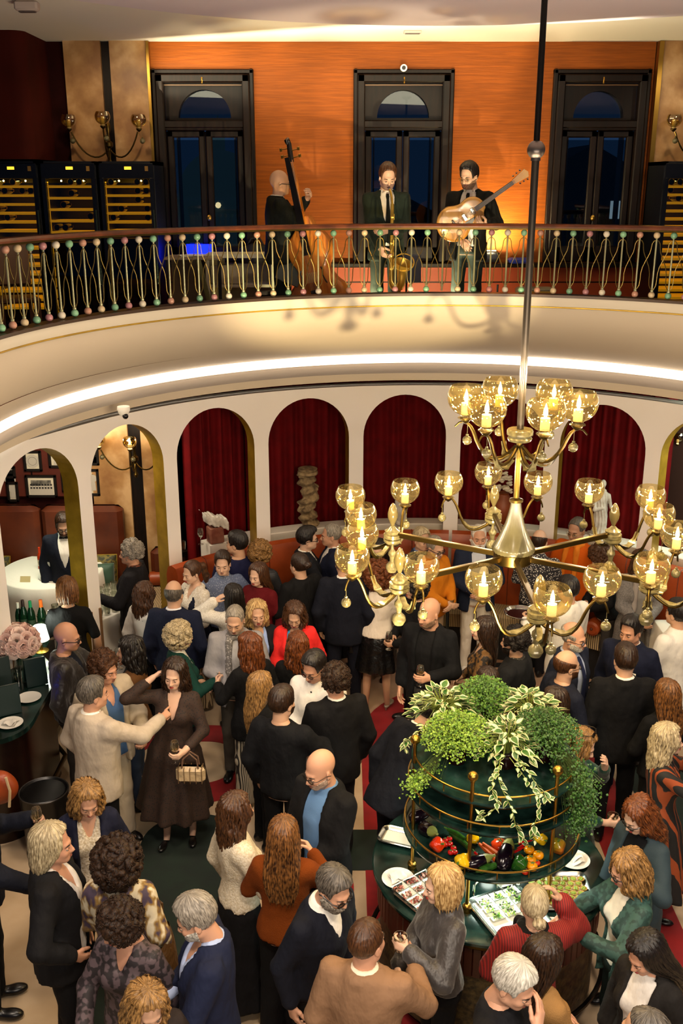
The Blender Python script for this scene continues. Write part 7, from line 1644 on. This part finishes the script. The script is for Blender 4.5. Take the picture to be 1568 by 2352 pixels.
def aubergine(p, rot, label, s=1.0):
    if 'aub' not in SHOES: SHOES['aub'] = MB().lathe([(.003, -.085), (.025, -.08), (.042, -.055), (.046, -.02), (.038, .03), (.026, .07), (.015, .09), (.003, .092)], 20).mesh('aubergine', GLOSS('aubergine', '#0e050e')); SHOES['aubc'] = MB().lathe([(.033, .052), (.028, .075), (.016, .095), (.009, .105), (.008, .125), (.003, .126)], 10).mesh('calyx', mat('aub_calyx', '#7a8440', .5))
    o = link('aubergine', SHOES['aub'], None, p, rot); o.scale = (s, s, s); tag(o, label, 'aubergine', 'vegetables on the buffet shelf'); link('calyx', SHOES['aubc'], o); return o
def tomato(p, r, m, label, name='tomato', lobes=0):
    def prof(i, j):
        a = 2*pi*i/20; t = pi*j/9; R = r*sin(t)*(1+(lobes and .07*cos(a*lobes))) ; return (R*cos(a), R*sin(a), -r*.82*cos(t)*(1-.12*(t > 2.4)))
    o = MB().grid(prof, 20, 10, closed_u=True).build(name, m, None, ang=80, loc=p); tag(o, label, 'tomato', 'vegetables on the buffet shelf'); b = MB()
    for k in range(5): a = k*1.257; b.tube([(0, 0, r*.74), (r*.3*cos(a), r*.3*sin(a), r*.80), (r*.5*cos(a), r*.5*sin(a), r*.72)], [.003, .0025, .001], 5)
    b.cyl((0, 0, r*.74), (.003, .002, r*.95), .003, 6).build('calyx', M_CALYX, o); return o
def stick(P, rad, m, name, cat, label, tip=None):
    o = MB().tube([Vector(p)-Vector(P[0]) for p in P], rad, 10).build(name, m, None, loc=P[0]); tag(o, label, cat, 'vegetables on the buffet shelf')
    if tip: MB().tube([Vector((0, 0, 0)), (Vector(P[0])-Vector(P[1])).normalized()*.03+Vector((0, 0, .005))], [rad[0]*.6, rad[0]*.35], 7).build('stalk', tip, o)
    return o
pepper(onv(1003, 1940, .05), '#c8240c', 'red', 'red bell pepper at the left of the vegetable shelf', 1.05, (.9, .2, .3), c2='#d8480e')
pepper(onv(1066, 1978, .05), '#e0b40c', 'yellow', 'large yellow bell pepper at the front of the vegetable shelf', 1.15, (1.2, .1, -.9), c2='#ecc828')
pepper(onv(1192, 1985, .05), '#1c4a12', 'green', 'dark green bell pepper beside the yellow tomatoes', 1.05, (.4, .3, .5))
pepper(onv(1282, 1945, .05), '#4a7a1a', 'green_orange', 'green and orange bell pepper at the right of the vegetable shelf', 1.05, (.3, -.3, .2), c2='#c8641a')
pepper(onv(1085, 1926, .04), '#d8a80c', 'yellow2', 'small yellow pepper mostly hidden under the middle shelf', .8, (1.3, 0, 1.2)); pepper(onv(1240, 1925, .04), '#dcb010', 'yellow3', 'yellow pepper tucked behind the right brass post', .9, (1.3, 0, .4))
aubergine(onv(982, 1905, .045), (1.2, 0, .4), 'glossy aubergine at the far left of the vegetable shelf', 1.15); aubergine(onv(965, 1872, .045), (1.4, 0, 1.9), 'aubergine lying behind the left brass post', 1.0)
aubergine(onv(1160, 1965, .05), (1.25, 0, 2.75), 'large dark aubergine with its stalk to the front', 1.3); aubergine(onv(1095, 1980, .045), (1.4, 0, 1.9), 'aubergine between the yellow pepper and the carrots', 1.05)
rs = random.Random(8)
for i, (u, v) in enumerate(((1022, 1930), (1032, 1926), (1021, 1940), (1033, 1938), (1041, 1948), (1035, 1958), (1044, 1957))): tomato(onv(u, v, .02), .021, GLOSS('cherry', '#c0160e'), f'red cherry tomato of the vine cluster, {("top left", "top right", "left", "middle", "right", "lowest", "lower right")[i]} one')
for i, (u, v) in enumerate(((1215, 1952), (1236, 1964), (1219, 1975), (1222, 1990))): tomato(onv(u, v, .034), .036, GLOSS('yellow_tomato', '#dc8e0c'), f'golden yellow tomato, {("topmost", "right", "middle", "lowest")[i]} of the heap by the right post')
for i, (u, v) in enumerate(((1206, 2002), (1232, 1982), (1193, 1968))): tomato(onv(u, v, .022), .024, GLOSS('red_tomato', '#c8300e'), f'small red tomato under the golden ones, {("frontmost", "right", "rear")[i]} one')
tomato(onv(1147, 1942, .05), .056, GLOSS('ribbed', '#c83c14'), 'large ribbed orange-red tomato behind the carrots', 'ribbed_tomato', 9)
M_CARR = mat('veg_carrot', '#d0601c', .45, col2='#b84c10', nscale=30, nstretch=(1, 1, 4))
stick([onv(1100, 1938, .05), onv(1118, 1955, .045), onv(1142, 1978, .03)], [.010, .017, .020], M_CARR, 'carrot', 'carrot', 'lower carrot crossing the front of the ribbed tomato'); stick([onv(1108, 1936, .07), onv(1126, 1950, .06), onv(1147, 1966, .05)], [.008, .015, .019], M_CARR, 'carrot', 'carrot', 'upper carrot leaning on the ribbed tomato')
M_COUR = mat('veg_courgette', '#16380e', .3, col2='#2c5a1a', nscale=40, nstretch=(1, 1, .2))
stick([onv(1035, 1912, .03), onv(1055, 1928, .03), onv(1075, 1945, .03)], [.018, .021, .017], M_COUR, 'courgette', 'courgette', 'dark green courgette lying behind the cherry tomatoes', M_CALYX); stick([onv(1102, 2000, .025), onv(1120, 1993, .025), onv(1140, 1986, .025)], [.020, .026, .020], M_COUR, 'courgette', 'courgette', 'courgette at the front rim below the aubergine', M_CALYX); stick([onv(1028, 1905, .05), onv(1050, 1915, .05), onv(1068, 1928, .05)], [.012, .016, .013], M_COUR, 'courgette', 'courgette', 'thin courgette on top of the dark one', M_CALYX)
M_CHI = GLOSS('chili', '#a80c10')
for i, (P, lb) in enumerate(((((1095, 1965), (1105, 1975), (1118, 1986)), 'in front of the carrots'), (((1090, 1958), (1100, 1970), (1112, 1980)), 'beside the carrots, left one'), (((1188, 1950), (1200, 1942), (1215, 1932)), 'leaning to the golden tomatoes'), (((1180, 1958), (1195, 1950), (1205, 1945)), 'lower one by the golden tomatoes'), (((1190, 1938), (1205, 1934), (1225, 1930)), 'uppermost under the middle shelf'))): stick([onv(u, v, .03+.008*i % .03) for u, v in P], [.009, .008, .002], M_CHI, 'chili_pepper', 'chili', f'long red chili pepper {lb}', M_CALYX)

# ---- trays, food and plates on the counter
def onc(u, v, z=CTZ): q = at_z(u, v, z); return Vector((q.x, q.y, z))
M_TRAY = mat('tray_steel', '#c4c6c0', .22, 1.0); M_PAPER = mat('greaseproof', '#e4e6d8', .8, bump=.1, bscale=30)
def tray(pa, pb, pc, label, paper=True):
    """corner a, width corner b, depth corner c (on the counter)"""
    a, b_, c = map(Vector, (pa, pb, pc)); ex, ey = b_-a, c-a; wd, dp = ex.length, ey.length; ctr = a+ex/2+ey/2; rz = atan2(ex.y, ex.x)
    t = thing('serving_tray', label, 'tray', (ctr.x, ctr.y, CTZ+.012), rz, 'steel trays on the buffet counter'); n = 8
    def rr(k, z, i_=0): return [Vector((x, y, z)) for x, y in rrect(-wd/2+k, wd/2-k, -dp/2+k, dp/2-k, max(.015, .06-k), n)]
    rings = [rr(.0, .020), rr(.006, .026), rr(.014, .022), rr(.034, .004)]; m = len(rings[0]); b = MB()
    b.grid(lambda i, j: rings[i][j], 4, m, closed_v=True); b.add(rings[3], [tuple(range(m))]); b.add([q-Vector((0, 0, .004)) for q in rr(.034, .004)], [tuple(range(m-1, -1, -1))]); b.grid(lambda i, j: (rings[0][j] if i == 0 else rings[3][j]-Vector((0, 0, .004))), 2, m, closed_v=True)
    b.build('tray', M_TRAY, t, ang=50)
    if paper: MB().box((0, 0, .0065), (wd-.09, dp-.09, .003)).build('paper_liner', M_PAPER, t, smooth=False)
    return t
def boat_me():
    b = MB(); w_, d_, h_ = .050, .036, .024; lo = [(-w_*.72, -d_*.7, .002), (w_*.72, -d_*.7, .002), (w_*.72, d_*.7, .002), (-w_*.72, d_*.7, .002)]; hi = [(-w_, -d_, h_), (w_, -d_, h_), (w_, d_, h_), (-w_, d_, h_)]
    b.add(lo+hi, [(0, 1, 2, 3)]+[(i, (i+1) % 4, 4+(i+1) % 4, 4+i) for i in range(4)]); return b.mesh('paper_boat', M_PAPER, smooth=False)
BOAT = boat_me()
def heap(seed, n, mats_, rx, ry, flat):
    rs = random.Random(seed); b = MB()
    for k in range(n):
        b.cur = rs.randrange(len(mats_)); x, y = rs.gauss(0, rx*.45), rs.gauss(0, ry*.45); z = .012+.02*rs.random()*(1-min(1, abs(x)/rx)); L = rs.uniform(.012, .026); a = rs.random()*6.28
        P = [Vector((x+cos(a)*L*(i/4-.5), y+sin(a)*L*(i/4-.5), z+.006*sin(i*1.6+k))) for i in range(5)]; b.tube(P, [.003, .005, .0055, .004, .002], 5, flat=flat)
    return b.mesh('filling', mats_, ang=80)
HAMS = [heap(s, 26, [mat('ham_pink', '#b8685a', .45), mat('ham_pale', '#d8a898', .5), mat('ham_dark', '#8a3428', .45), mat('pine_nut', '#5a3a1c', .5)], .042, .03, .5) for s in (1, 2, 3)]
SALS = [heap(s, 26, [mat('salad_green', '#7aa832', .5), mat('salad_lime', '#a8c850', .5), mat('salad_dark', '#3a6a1c', .5), mat('seed_dark', '#2a2418', .6), mat('radish_pale', '#d8d0b0', .5)], .042, .03, .5) for s in (4, 5, 6)]
POSW = ('first', 'second', 'third', 'fourth')
def boats(t, grid_, dx, dy, x0, y0, fill, what, grp, skip=()):
    for r_ in range(grid_[1]):
        for c_ in range(grid_[0]):
            if (c_, r_) in skip: continue
            q = t.matrix_basis @ Vector((x0+dx*c_, y0+dy*r_, .008)); o = link('paper_boat', BOAT, None, q, (0, 0, t.rotation_euler.z+random.uniform(-.08, .08))); tag(o, f'paper boat of {what}, {POSW[r_]} row, {POSW[c_]} across', 'food', grp); link('filling', fill[(r_+c_) % 3], o)
t1 = tray(onc(958, 2118), onc(1072, 2055), onc(898, 2048), 'steel tray with rows of cured ham boats at the front left of the counter'); bpy.context.view_layer.update()
boats(t1, (3, 4), .105, .080, -.15, -.115, HAMS, 'cured ham on the front left tray', 'ham boats on the front left tray', ((2, 0), (2, 1)))
t0 = tray(onc(992, 1985), onc(1010, 1945), onc(872, 1925), 'steel tray with two ham boats at the rear left of the counter'); bpy.context.view_layer.update()
boats(t0, (1, 2), .1, .075, .0, -.155, HAMS, 'cured ham on the rear left tray', 'ham boats on the rear left tray')
t2 = tray(onc(1132, 2185), onc(1262, 2140), onc(1082, 2072), 'steel tray with green salad boats under the bright lamp'); bpy.context.view_layer.update()
boats(t2, (3, 3), .108, .080, -.10, .0, SALS, 'green salad on the bright tray', 'salad boats on the bright tray'); 
MB().tube([(-.13, .235, .02), (-.12, .25, .09), (-.07, .255, .12), (0, .255, .125), (.04, .25, .09), (.05, .235, .02)], .009, 10).build('handle', M_CHROME, t2)
t3 = tray(onc(1222, 2098), onc(1358, 2100), onc(1228, 2010), 'steel tray crowded with green-topped tartlets at the right of the counter'); bpy.context.view_layer.update()
TART = MB().lathe([(.018, 0), (.024, .016), (.025, .017), (.021, .014), (.002, .013)], 14).mesh('tartlet', mat('pastry', '#c8a058', .6)); TGR = MB().bbox((-.006, 0, .018), (.008, .036, .008), .002).bbox((.006, 0, .018), (.008, .034, .008), .002).sphere((0, 0, .014), .016, 8, (1, 1, .4)).mesh('courgette_topping', mat('cream_green', '#a2b84a', .5, col2='#5a8a24', nscale=60, ndetail=1))
for r_ in range(6):
    for c_ in range(7):
        q = t3.matrix_basis @ Vector((-.195+.052*c_+(.026 if r_ % 2 else 0), -.125+.048*r_, .008)); o = link('tartlet', TART, None, q, (0, 0, .4)); tag(o, 'small round tartlet with green topping on the crowded right tray', 'tartlet', 'green tartlets on the right tray'); link('courgette_topping', TGR, o, rot=(0, 0, random.random()*3))
for (u, v, lb, s) in ((914, 2022, 'rimmed plate with napkins at the left edge of the counter', 1.05), (1317, 1978, 'rimmed plate with napkins at the right rear of the counter', 1.05), (1290, 1912, 'white plate behind the right brass post', 1.0), (1270, 2135, 'white plate in front of the tartlet tray', .9)): plate(onc(u, v), lb, True, s, 'plates on the buffet counter')
t = thing('white_bowl', 'small white bowl under the shelf lamp between the trays', 'bowl', onc(1158, 2042)); MB().lathe([(.025, 0), (.03, .005), (.05, .04), (.052, .042), (.046, .038), (.026, .01), (.002, .008)], 20, cap=False).build('bowl', M_WHITE, t)
o = link('tumbler', TU, None, onc(1182, 2034)); tag(o, 'clear glass beside the small white bowl on the counter', 'glass')
p = onc(1085, 2170, .75); t = thing('brown_handbag', 'soft dark brown leather handbag hanging behind the woman with the blonde bob', 'bag', (p.x, p.y-.05, .62)); sdf_obj(lambda P: sd_ell(P, (0, 0, .1), (.13, .07, .12))+.008*wav(P, 40, 6), (-.17, -.11, -.05), (.17, .11, .26), .014, 'body', clothm('#4a1c10', 'leather'), t); MB().tube([(-.08, 0, .19), (-.05, 0, .29), (.05, 0, .29), (.08, 0, .19)], .009, 6).build('handle', clothm('#4a1c10', 'leather'), t)
# ================================================================ instruments and stage kit on the gallery
M_BASSW = mat('bass_varnish', '#d88a30', .28, col2='#b0601a', nscale=4, nstretch=(8, 8, 1), coat=.4); M_EBONY = mat('ebony', '#0c0806', .3)
# double bass: local z along the neck, front towards -y
pb = at_y(752, 662, 10.55); ptop = at_y(670, 356, 10.75)
bs = thing('double_bass', 'large orange-brown double bass leaning to the bald player', 'double bass', (pb.x, 10.74, GZ))
ax = Vector((ptop.x-pb.x, .20, ptop.z-GZ)); L_ = ax.length; bs.rotation_mode = 'QUATERNION'; zq = Vector((0, 0, 1)).rotation_difference(ax.normalized()); bs.rotation_quaternion = zq @ Euler((0, 0, radians(-18))).to_quaternion()
def fn(P):
    x, y, z = np.abs(P[:, 0]), P[:, 1], P[:, 2]
    out = smin(np.sqrt(x*x+((z-.42)*.95)**2)-.315, np.sqrt(x*x+((z-.93)*1.0)**2)-.235, .10)
    out = smax(out, -(np.sqrt((x-.345)**2+(z-.70)**2)-.145), .03); out = smin(out, np.maximum(x-.06-.3*np.clip(1.28-z, 0, .2), np.abs(z-1.15)-.13), .05)
    th = .085+.022*np.clip(-out*9, 0, 1); return smax(out, np.abs(y)-th, .025)
sdf_obj(fn, (-.38, -.16, .04), (.38, .16, 1.34), .017, 'body', M_BASSW, bs)
MB().prism([(-.028, 0), (.028, 0), (.020, .62), (-.020, .62)], -.02, .02, 'xz').build('neck', M_BASSW, bs, loc=(0, -.07, 1.22)); MB().prism([(-.042, 0), (.042, 0), (.024, .98), (-.024, .98)], -.012, .006, 'xz', Matrix.Rotation(.045, 3, 'X')).build('fingerboard', M_EBONY, bs, loc=(0, -.135, .88))
MB().tube([(0, -.07, 1.82), (0, -.06, 1.92), (0, -.045, 2.0), (0, -.07, 2.045), (0, -.105, 2.03), (0, -.10, 1.995)], [.026, .028, .026, .024, .022, .014], 10).build('scroll', M_EBONY, bs)
for k, (s, z) in enumerate(((1, 1.86), (-1, 1.89), (1, 1.93), (-1, 1.96))): MB().cyl((0, -.06, z), (s*.085, -.055, z+.005), .006, 6).bbox((s*.095, -.055, z+.005), (.03, .012, .035), .005).build('peg', M_BRASS, bs)
MB().prism([(-.075, 0), (.075, 0), (.055, .07), (.06, .10), (-.06, .10), (-.055, .07)], -.01, .01, 'xz').build('bridge', mat('maple', '#c89858', .5), bs, loc=(0, -.13, .60)); MB().prism([(-.03, 0), (.03, 0), (.045, .30), (-.045, .30)], -.008, .008, 'xz').build('tailpiece', M_EBONY, bs, loc=(0, -.125, .22))
for k in range(4): MB().cyl((-.03+.02*k, -.135, .5), (-.03+.02*k, -.158, .69), .0022, 4).cyl((-.03+.02*k, -.158, .69), (-.015+.01*k, -.09, 1.84), .0022, 4).build('string', M_CHROME, bs)
for s in (-1, 1): MB().tube([(s*.11, -.112, .74), (s*.125, -.113, .71), (s*.115, -.113, .66), (s*.135, -.113, .60), (s*.15, -.112, .57)], .007, 5).build('f_hole', M_EBONY, bs)
MB().cyl((0, 0, .10), (0, 0, 0), .008, 8).build('endpin', M_CHROME, bs)
# saxophone in the player's hands
hp = saxman['hand'][1] @ GRIPP; hq = saxman['hand'][-1] @ GRIPP; mo = saxman['head'] @ Vector((0, .115, .02)); fwd = Vector((0, -1, 0))
sx = thing('saxophone', 'golden tenor saxophone held by the player in the dark green suit', 'saxophone', (hp.x, hp.y, hp.z)); o0 = Vector(sx.location); rel = lambda *p: Vector(p)-o0
M_SAX = mat('sax_lacquer', '#d8b04a', .3, .75)
A_ = Vector((mo.x+.02, mo.y-.05, mo.z-.13)); Bq = Vector((hp.x+.05, hp.y-.03, hp.z-.30))
P = [mo, mo+Vector((.005, -.05, -.005)), mo+Vector((.02, -.075, -.05)), A_+Vector((.01, -.04, -.02))]; MB().tube([p-o0 for p in bez(*P, 8)], [.006, .008, .0095, .010, .011, .0115, .012, .0125, .013], 10).build('crook', M_SAX, sx)
C_ = A_+Vector((.01, -.04, -.02)); D_ = C_+(Bq-C_)*.98
pts = [C_.lerp(D_, i/6) for i in range(7)]; bw_ = bez(D_, D_+Vector((.0, -.0, -.09)), D_+Vector((.10, -.07, -.10)), D_+Vector((.10, -.09, -.0)), 8)[1:]; bell = bez(D_+Vector((.10, -.09, 0)), D_+Vector((.10, -.09, .08)), D_+Vector((.10, -.10, .14)), D_+Vector((.12, -.13, .20)), 6)[1:]
allp = pts+bw_+bell; n = len(allp); MB().tube([p-o0 for p in allp], [.017+.042*(i/(n-1))**1.3+(.014*max(0, i-n+4)) for i in range(n)], 14, cap=False).build('body', M_SAX, sx)
MB().tube([(allp[-1]+Vector((cos(a)*.105, sin(a)*.035, sin(a)*.085)))-o0 for a in [2*pi*i/20 for i in range(20)]], .006, 6, closed=True).build('bell_rim', M_SAX, sx)
for i in range(1, 6): p = C_.lerp(D_, i/6); MB().lathe([(.001, 0), (.014, .0), (.014, .006), (.001, .008)], 10, p-o0+Vector((.0, -.024, 0)), Matrix.Rotation(pi/2, 3, 'X')).cyl(p-o0+Vector((.02, -.01, .03)), p-o0+Vector((.02, -.01, -.03)), .003, 6).build('key', M_SAX, sx)
MB().cyl(mo-o0+Vector((0, .012, .004)), mo-o0+Vector((0, -.03, -.002)), .010, 8).build('mouthpiece', M_EBONY, sx)
# guitar
hn = gtrman['hand'][-1] @ Vector((0, .06, -.02)); hk = gtrman['hand'][1] @ Vector((0, .06, -.02))
pg = at_y(1062, 500, 10.72); gt_ = thing('electric_guitar', 'blonde archtop guitar slung on the guitar player', 'guitar', (pg.x, 10.73, pg.z)); gt_.rotation_mode = 'QUATERNION'; zq = (Euler((radians(8), 0, 0)).to_quaternion() @ Euler((0, radians(-36), 0)).to_quaternion()); gt_.rotation_quaternion = zq
M_GTR = mat('guitar_blonde', '#d8a85a', .25, col2='#b87a2a', nscale=3, coat=.4)
def fn(P):
    x, y, z = P[:, 0], P[:, 1], P[:, 2]; out = smin(np.sqrt((x+.10)**2+z*z*1.0)-.185, np.sqrt((x-.12)**2+(z*1.0)**2)-.138, .05)
    out = smax(out, -(np.sqrt((x-.03)**2+(np.abs(z)-.245)**2)-.10), .02); out = smax(out, -(np.sqrt((x-.27)**2+(z+.13)**2)-.08), .015); return smax(out, np.abs(y)-.032-.008*np.clip(-out*10, 0, 1), .012)
sdf_obj(fn, (-.32, -.06, -.22), (.30, .06, .22), .012, 'body', M_GTR, gt_)
MB().prism([(.15, -.024), (.60, -.020), (.60, .020), (.15, .024)], -.052, -.028, 'xz').build('neck', M_EBONY, gt_); MB().prism([(.60, -.022), (.76, -.045), (.78, .0), (.76, .045), (.60, .022)], -.04, -.02, 'xz').build('headstock', M_GTR, gt_)
for k in range(6): MB().sphere((.635+.021*k, -.03, (-1 if k % 2 else 1)*(.05+.002*k)), .010, 8).build('tuner', M_CHROME, gt_)
for x in (.02, .12): MB().bbox((x, -.046, 0), (.035, .018, .075), .004).build('pickup', M_CHROME, gt_)
MB().bbox((-.10, -.05, 0), (.02, .03, .10), .004).build('bridge', M_EBONY, gt_); MB().prism([(-.05, -.12), (.05, -.10), (.12, -.06), (0, -.05)], -.048, -.044, 'xz').build('pickguard', M_EBONY, gt_)
for k in range(6): MB().cyl((-.20, -.056, -.018+.007*k), (.62, -.056, -.015+.006*k), .0012, 4).build('string', M_CHROME, gt_)
U = gtrman['up']; MB().tube([(U @ Vector(p))-Vector(gt_.location) for p in ((-.20, .17, 1.20), (-.13, .13, 1.36), (-.11, -.0, 1.47), (.05, -.15, 1.25), (.15, -.10, 1.0), (.10, .12, .95))], .018, 6, flat=.25).build('strap', mat('strap_black', '#120e0c', .6), gt_).rotation_mode = 'QUATERNION'
st = [c for c in gt_.children if c.name.startswith('strap')][0]; st.rotation_quaternion = zq.inverted()
# music stand, bags, crates, lamps
def onf(u, y, z=GZ): q = at_y(u, 500, y); return Vector((q.x, y, z))
t = thing('music_stand', 'black music stand right of the saxophone player', 'music stand', onf(936, 10.86)); MB().cyl((0, 0, .02), (0, 0, .62), .011, 8).build('pole', M_BLACKM, t); MB().bbox((0, -.02, .72), (.30, .012, .30), .004, M=Matrix.Rotation(-.35, 3, 'X')).build('desk', mat('desk_slate', '#20283a', .5), t)
for k in range(3): a = k*2.1; MB().cyl((0, 0, .12), (.2*cos(a), .2*sin(a), .0), .009, 6).build('leg', M_BLACKM, t)
t = thing('music_stand', 'small black music stand in front of the double bass player', 'music stand', onf(664, 10.80)); MB().cyl((0, 0, .02), (0, 0, .60), .011, 8).build('pole', M_BLACKM, t); MB().bbox((0, 0, .68), (.26, .012, .24), .004, M=Matrix.Rotation(.4, 3, 'Y') @ Matrix.Rotation(-.5, 3, 'X')).build('desk', mat('sheet_grey', '#3a4440', .5), t)
for k in range(3): a = k*2.1+.5; MB().cyl((0, 0, .12), (.18*cos(a), .18*sin(a), .0), .009, 6).build('leg', M_BLACKM, t)
t = thing('white_cabinet', 'low white open cabinet behind the balusters, left of the bass player', 'cabinet', onf(552, 11.45)); b = MB(); W2, H2 = .36, .82
for x in (-W2, W2): b.box((x, 0, H2/2), (.04, .4, H2))
b.box((0, 0, H2), (2*W2+.04, .42, .04)).box((0, .19, H2/2+.1), (2*W2, .02, .4)).box((0, 0, .5), (2*W2, .38, .03)); b.build('frame', mat('cabinet_white', '#d2ccb0', .5), t, smooth=False)
MB().bbox((-.15, -.17, .62), (.35, .03, .2), .005).build('drawer', mat('cabinet_cream', '#c4bc9a', .5), t)
t = thing('desk', 'pale desk with papers behind the balusters under the first window', 'desk', onf(445, 11.35)); MB().bbox((0, 0, .80), (.62, .45, .03), .006).build('top', mat('desk_grey', '#8a7a60', .5), t); MB().box((0, .18, .5), (.6, .02, .55)).build('modesty_panel', mat('desk_panel', '#7a6848', .6), t, smooth=False)
for x in (-.28, .28):
    for y in (-.19, .19): MB().box((x, y, .4), (.035, .035, .8)).build('leg', M_BLACKM, t, smooth=False)
o = MB().box((-.05, 0, .004), (.21, .29, .008), .3).box((.02, -.03, .011), (.21, .28, .006), .1).build('paper_stack', M_PAPER, loc=onf(440, 11.33, GZ+.816), smooth=False); tag(o, 'loose stack of white papers on the pale desk', 'papers')
t = thing('laptop', 'laptop with a blue-lit screen on the window ledge by the fridges', 'laptop', onf(452, 11.98, 4.56)); MB().bbox((0, 0, .01), (.3, .2, .018), .004).build('base', M_BLACK, t); MB().bbox((0, .09, .11), (.3, .012, .2), .004).build('screen', emis('blue_screen', '#0a1cff', 3.0), t)
light('blue_screen_light', 'POINT', tuple(onf(452, 11.8, 4.72)), 3, (.05, .1, 1), .05)
t = thing('floor_amplifier', 'black chrome-fronted stage light machine on the gallery floor left of the bass', 'amplifier', onf(608, 10.82)); MB().bbox((0, 0, .30), (.20, .18, .38), .03).build('case', M_BLACK, t)
MB().lathe([(.03, 0), (.07, -.01), (.075, .02), (.03, .03)], 18, (0, -.10, .36), Matrix.Rotation(pi/2, 3, 'X')).build('lens_ring', M_CHROME, t); MB().bbox((0, -.09, .20), (.15, .03, .10), .01).build('grille', M_CHROME, t); MB().bbox((0, 0, .055), (.22, .2, .11), .02).build('base', M_BLACKM, t)
o = tag(MB().sphere((0, 0, .09), .09, 16, (1, .35, 1)).build('round_fan', M_BLACK, loc=onf(632, 10.80, GZ+.0)), 'small round black drum pad beside the stage machine', 'drum pad'); MB().lathe([(.07, -.035), (.09, -.03), (.09, -.02)], 16, (0, 0, .09), Matrix.Rotation(pi/2, 3, 'X'), cap=False).build('rim', mat('red_rim', '#8a1a10', .4), o)
o = sdf_obj(lambda P: sd_ell(P, (0, 0, .10), (.22, .07, .12))+.015*wav(P, 22, 6), (-.28, -.17, -.03), (.28, .17, .26), .018, 'soft_bag', M_BLACKM, None, onf(585, 12.02, 4.56)); tag(o, 'soft black bag lying on the window ledge behind the bass player', 'bag'); MB().tube([(-.1, 0, .19), (-.05, 0, .28), (.05, 0, .28), (.1, 0, .19)], .01, 6).build('handle', M_BLACKM, o)
t = thing('stage_lamp', 'small floodlight on the gallery floor at the foot of the saxophone player', 'lamp', (1.0, 10.78, GZ)); MB().bbox((0, 0, .06), (.16, .1, .12), .015).build('housing', M_BLACK, t); MB().bbox((-.02, .02, .125), (.12, .07, .006), .002).build('lens', emis('stage_lens', '#fff0c0', 20), t)
t = thing('white_bucket', 'white plastic bucket on the gallery floor left of the guitar player', 'bucket', onf(1010, 10.82)); MB().lathe([(.085, 0), (.095, .01), (.11, .20), (.115, .205), (.105, .2), (.09, .02), (.002, .02)], 22, cap=False).build('pail', M_WHITE, t); MB().tube([(-.11, 0, .19), (-.08, -.08, .12), (.08, -.08, .12), (.11, 0, .19)], .004, 5).build('handle', M_CHROME, t)
t = thing('guitar_amplifier', 'pale grey guitar amplifier on the floor right of the chandelier rod', 'amplifier', onf(1238, 11.3)); MB().bbox((0, 0, .24), (.40, .25, .48), .02).build('case', mat('amp_grey', '#6a6a58', .6), t); MB().box((0, -.13, .2), (.34, .012, .32)).build('grille_cloth', mat('amp_cloth', '#4a4a3c', .9), t, smooth=False); MB().bbox((0, -.13, .42), (.34, .014, .06), .004).build('panel', mat('amp_panel', '#b89a3a', .4), t)
for k in range(5): MB().cyl((-.13+.065*k, -.135, .42), (-.13+.065*k, -.155, .42), .012, 8).build('knob', M_BLACK, t)
t = thing('microphone_stand', 'black tripod stand with a drooping lamp head right of the guitar player', 'stand', onf(1150, 10.9)); MB().cyl((0, 0, .0), (0, 0, .55), .010, 8).build('pole', M_BLACKM, t); MB().lathe([(.03, 0), (.085, .08), (.08, .085), (.025, .02)], 16, (.09, -.02, .28), Matrix.Rotation(-1.9, 3, 'Y')).build('lamp_head', M_BLACKM, t)
for k in range(3): a = k*2.1+.3; MB().cyl((0, 0, .2), (.22*cos(a), .22*sin(a), .0), .008, 6).build('leg', M_BLACKM, t)
t = thing('wall_floodlight', 'small floodlight glowing at the wall behind the guitar player', 'lamp', (1.74, 12.02, 4.556)); MB().bbox((0, 0, .07), (.18, .12, .14), .015).build('housing', M_BLACK, t); MB().bbox((0, .03, .142), (.13, .06, .006), .002).build('lens', MATS['stage_lens'], t)
o = tag(MB().bbox((0, 0, .03), (.24, .18, .06), .02).build('folded_cloth', mat('royal_blue', '#0c2a8a', .6), loc=onf(1195, 12.08, 4.555)), 'folded royal blue cloth on the dado ledge right of the guitar player', 'cloth')
t = thing('wooden_chair', 'wooden chair with a cream back on the gallery behind the left balusters', 'chair', onf(18, 10.4), .5)
b = MB(); MB().bbox((0, 0, .45), (.42, .42, .05), .015).build('seat', mat('chair_brown', '#5a3a20', .5), t); MB().bbox((0, .2, .78), (.42, .04, .42), .02).build('backrest', mat('chair_tan', '#7a5a3a', .6), t)
for x in (-.18, .18):
    for y in (-.18, .18): MB().box((x, y, .22), (.04, .04, .44)).build('leg', MATS['chair_brown'], t, smooth=False)
for i, (u, v0, lb) in enumerate(((530, 11.2, 'pale board leaning behind the balusters under the first window'),)): o = MB().bbox((0, 0, .4), (.05, .02, .8), .004, M=Matrix.Rotation(-.22, 3, 'Y')).build('leaning_board', mat('olive_board', '#6a6a3a', .6), loc=onf(470, 11.05)); tag(o, lb, 'board')
t = thing('mixing_box', 'open white box of cables on the gallery floor under the white cabinet', 'box', onf(505, 10.85)); b = MB()
for s in (-1, 1): b.box((s*.2, 0, .09), (.012, .22, .18)).box((0, s*.11, .09), (.4, .012, .18))
b.box((0, 0, .006), (.4, .22, .012)).build('box', mat('box_cream', '#b4ac86', .6), t, smooth=False); MB().tube([(.12*cos(k*.8)+.02*sin(k), .07*sin(k*.8), .12+.01*k % .08) for k in range(30)], .007, 5).build('cables', M_BLACKM, t)
cb = MB().tube([onf(1115, 10.95, GZ+.012)+Vector((.25*cos(k*.5)*(.4+k*.02), .10*sin(k*.5), .004*(k % 3))) for k in range(34)], .006, 5).build('cable', M_BLACKM); tag(cb, 'loose black cable coiled on the gallery floor by the guitar player', 'cable')
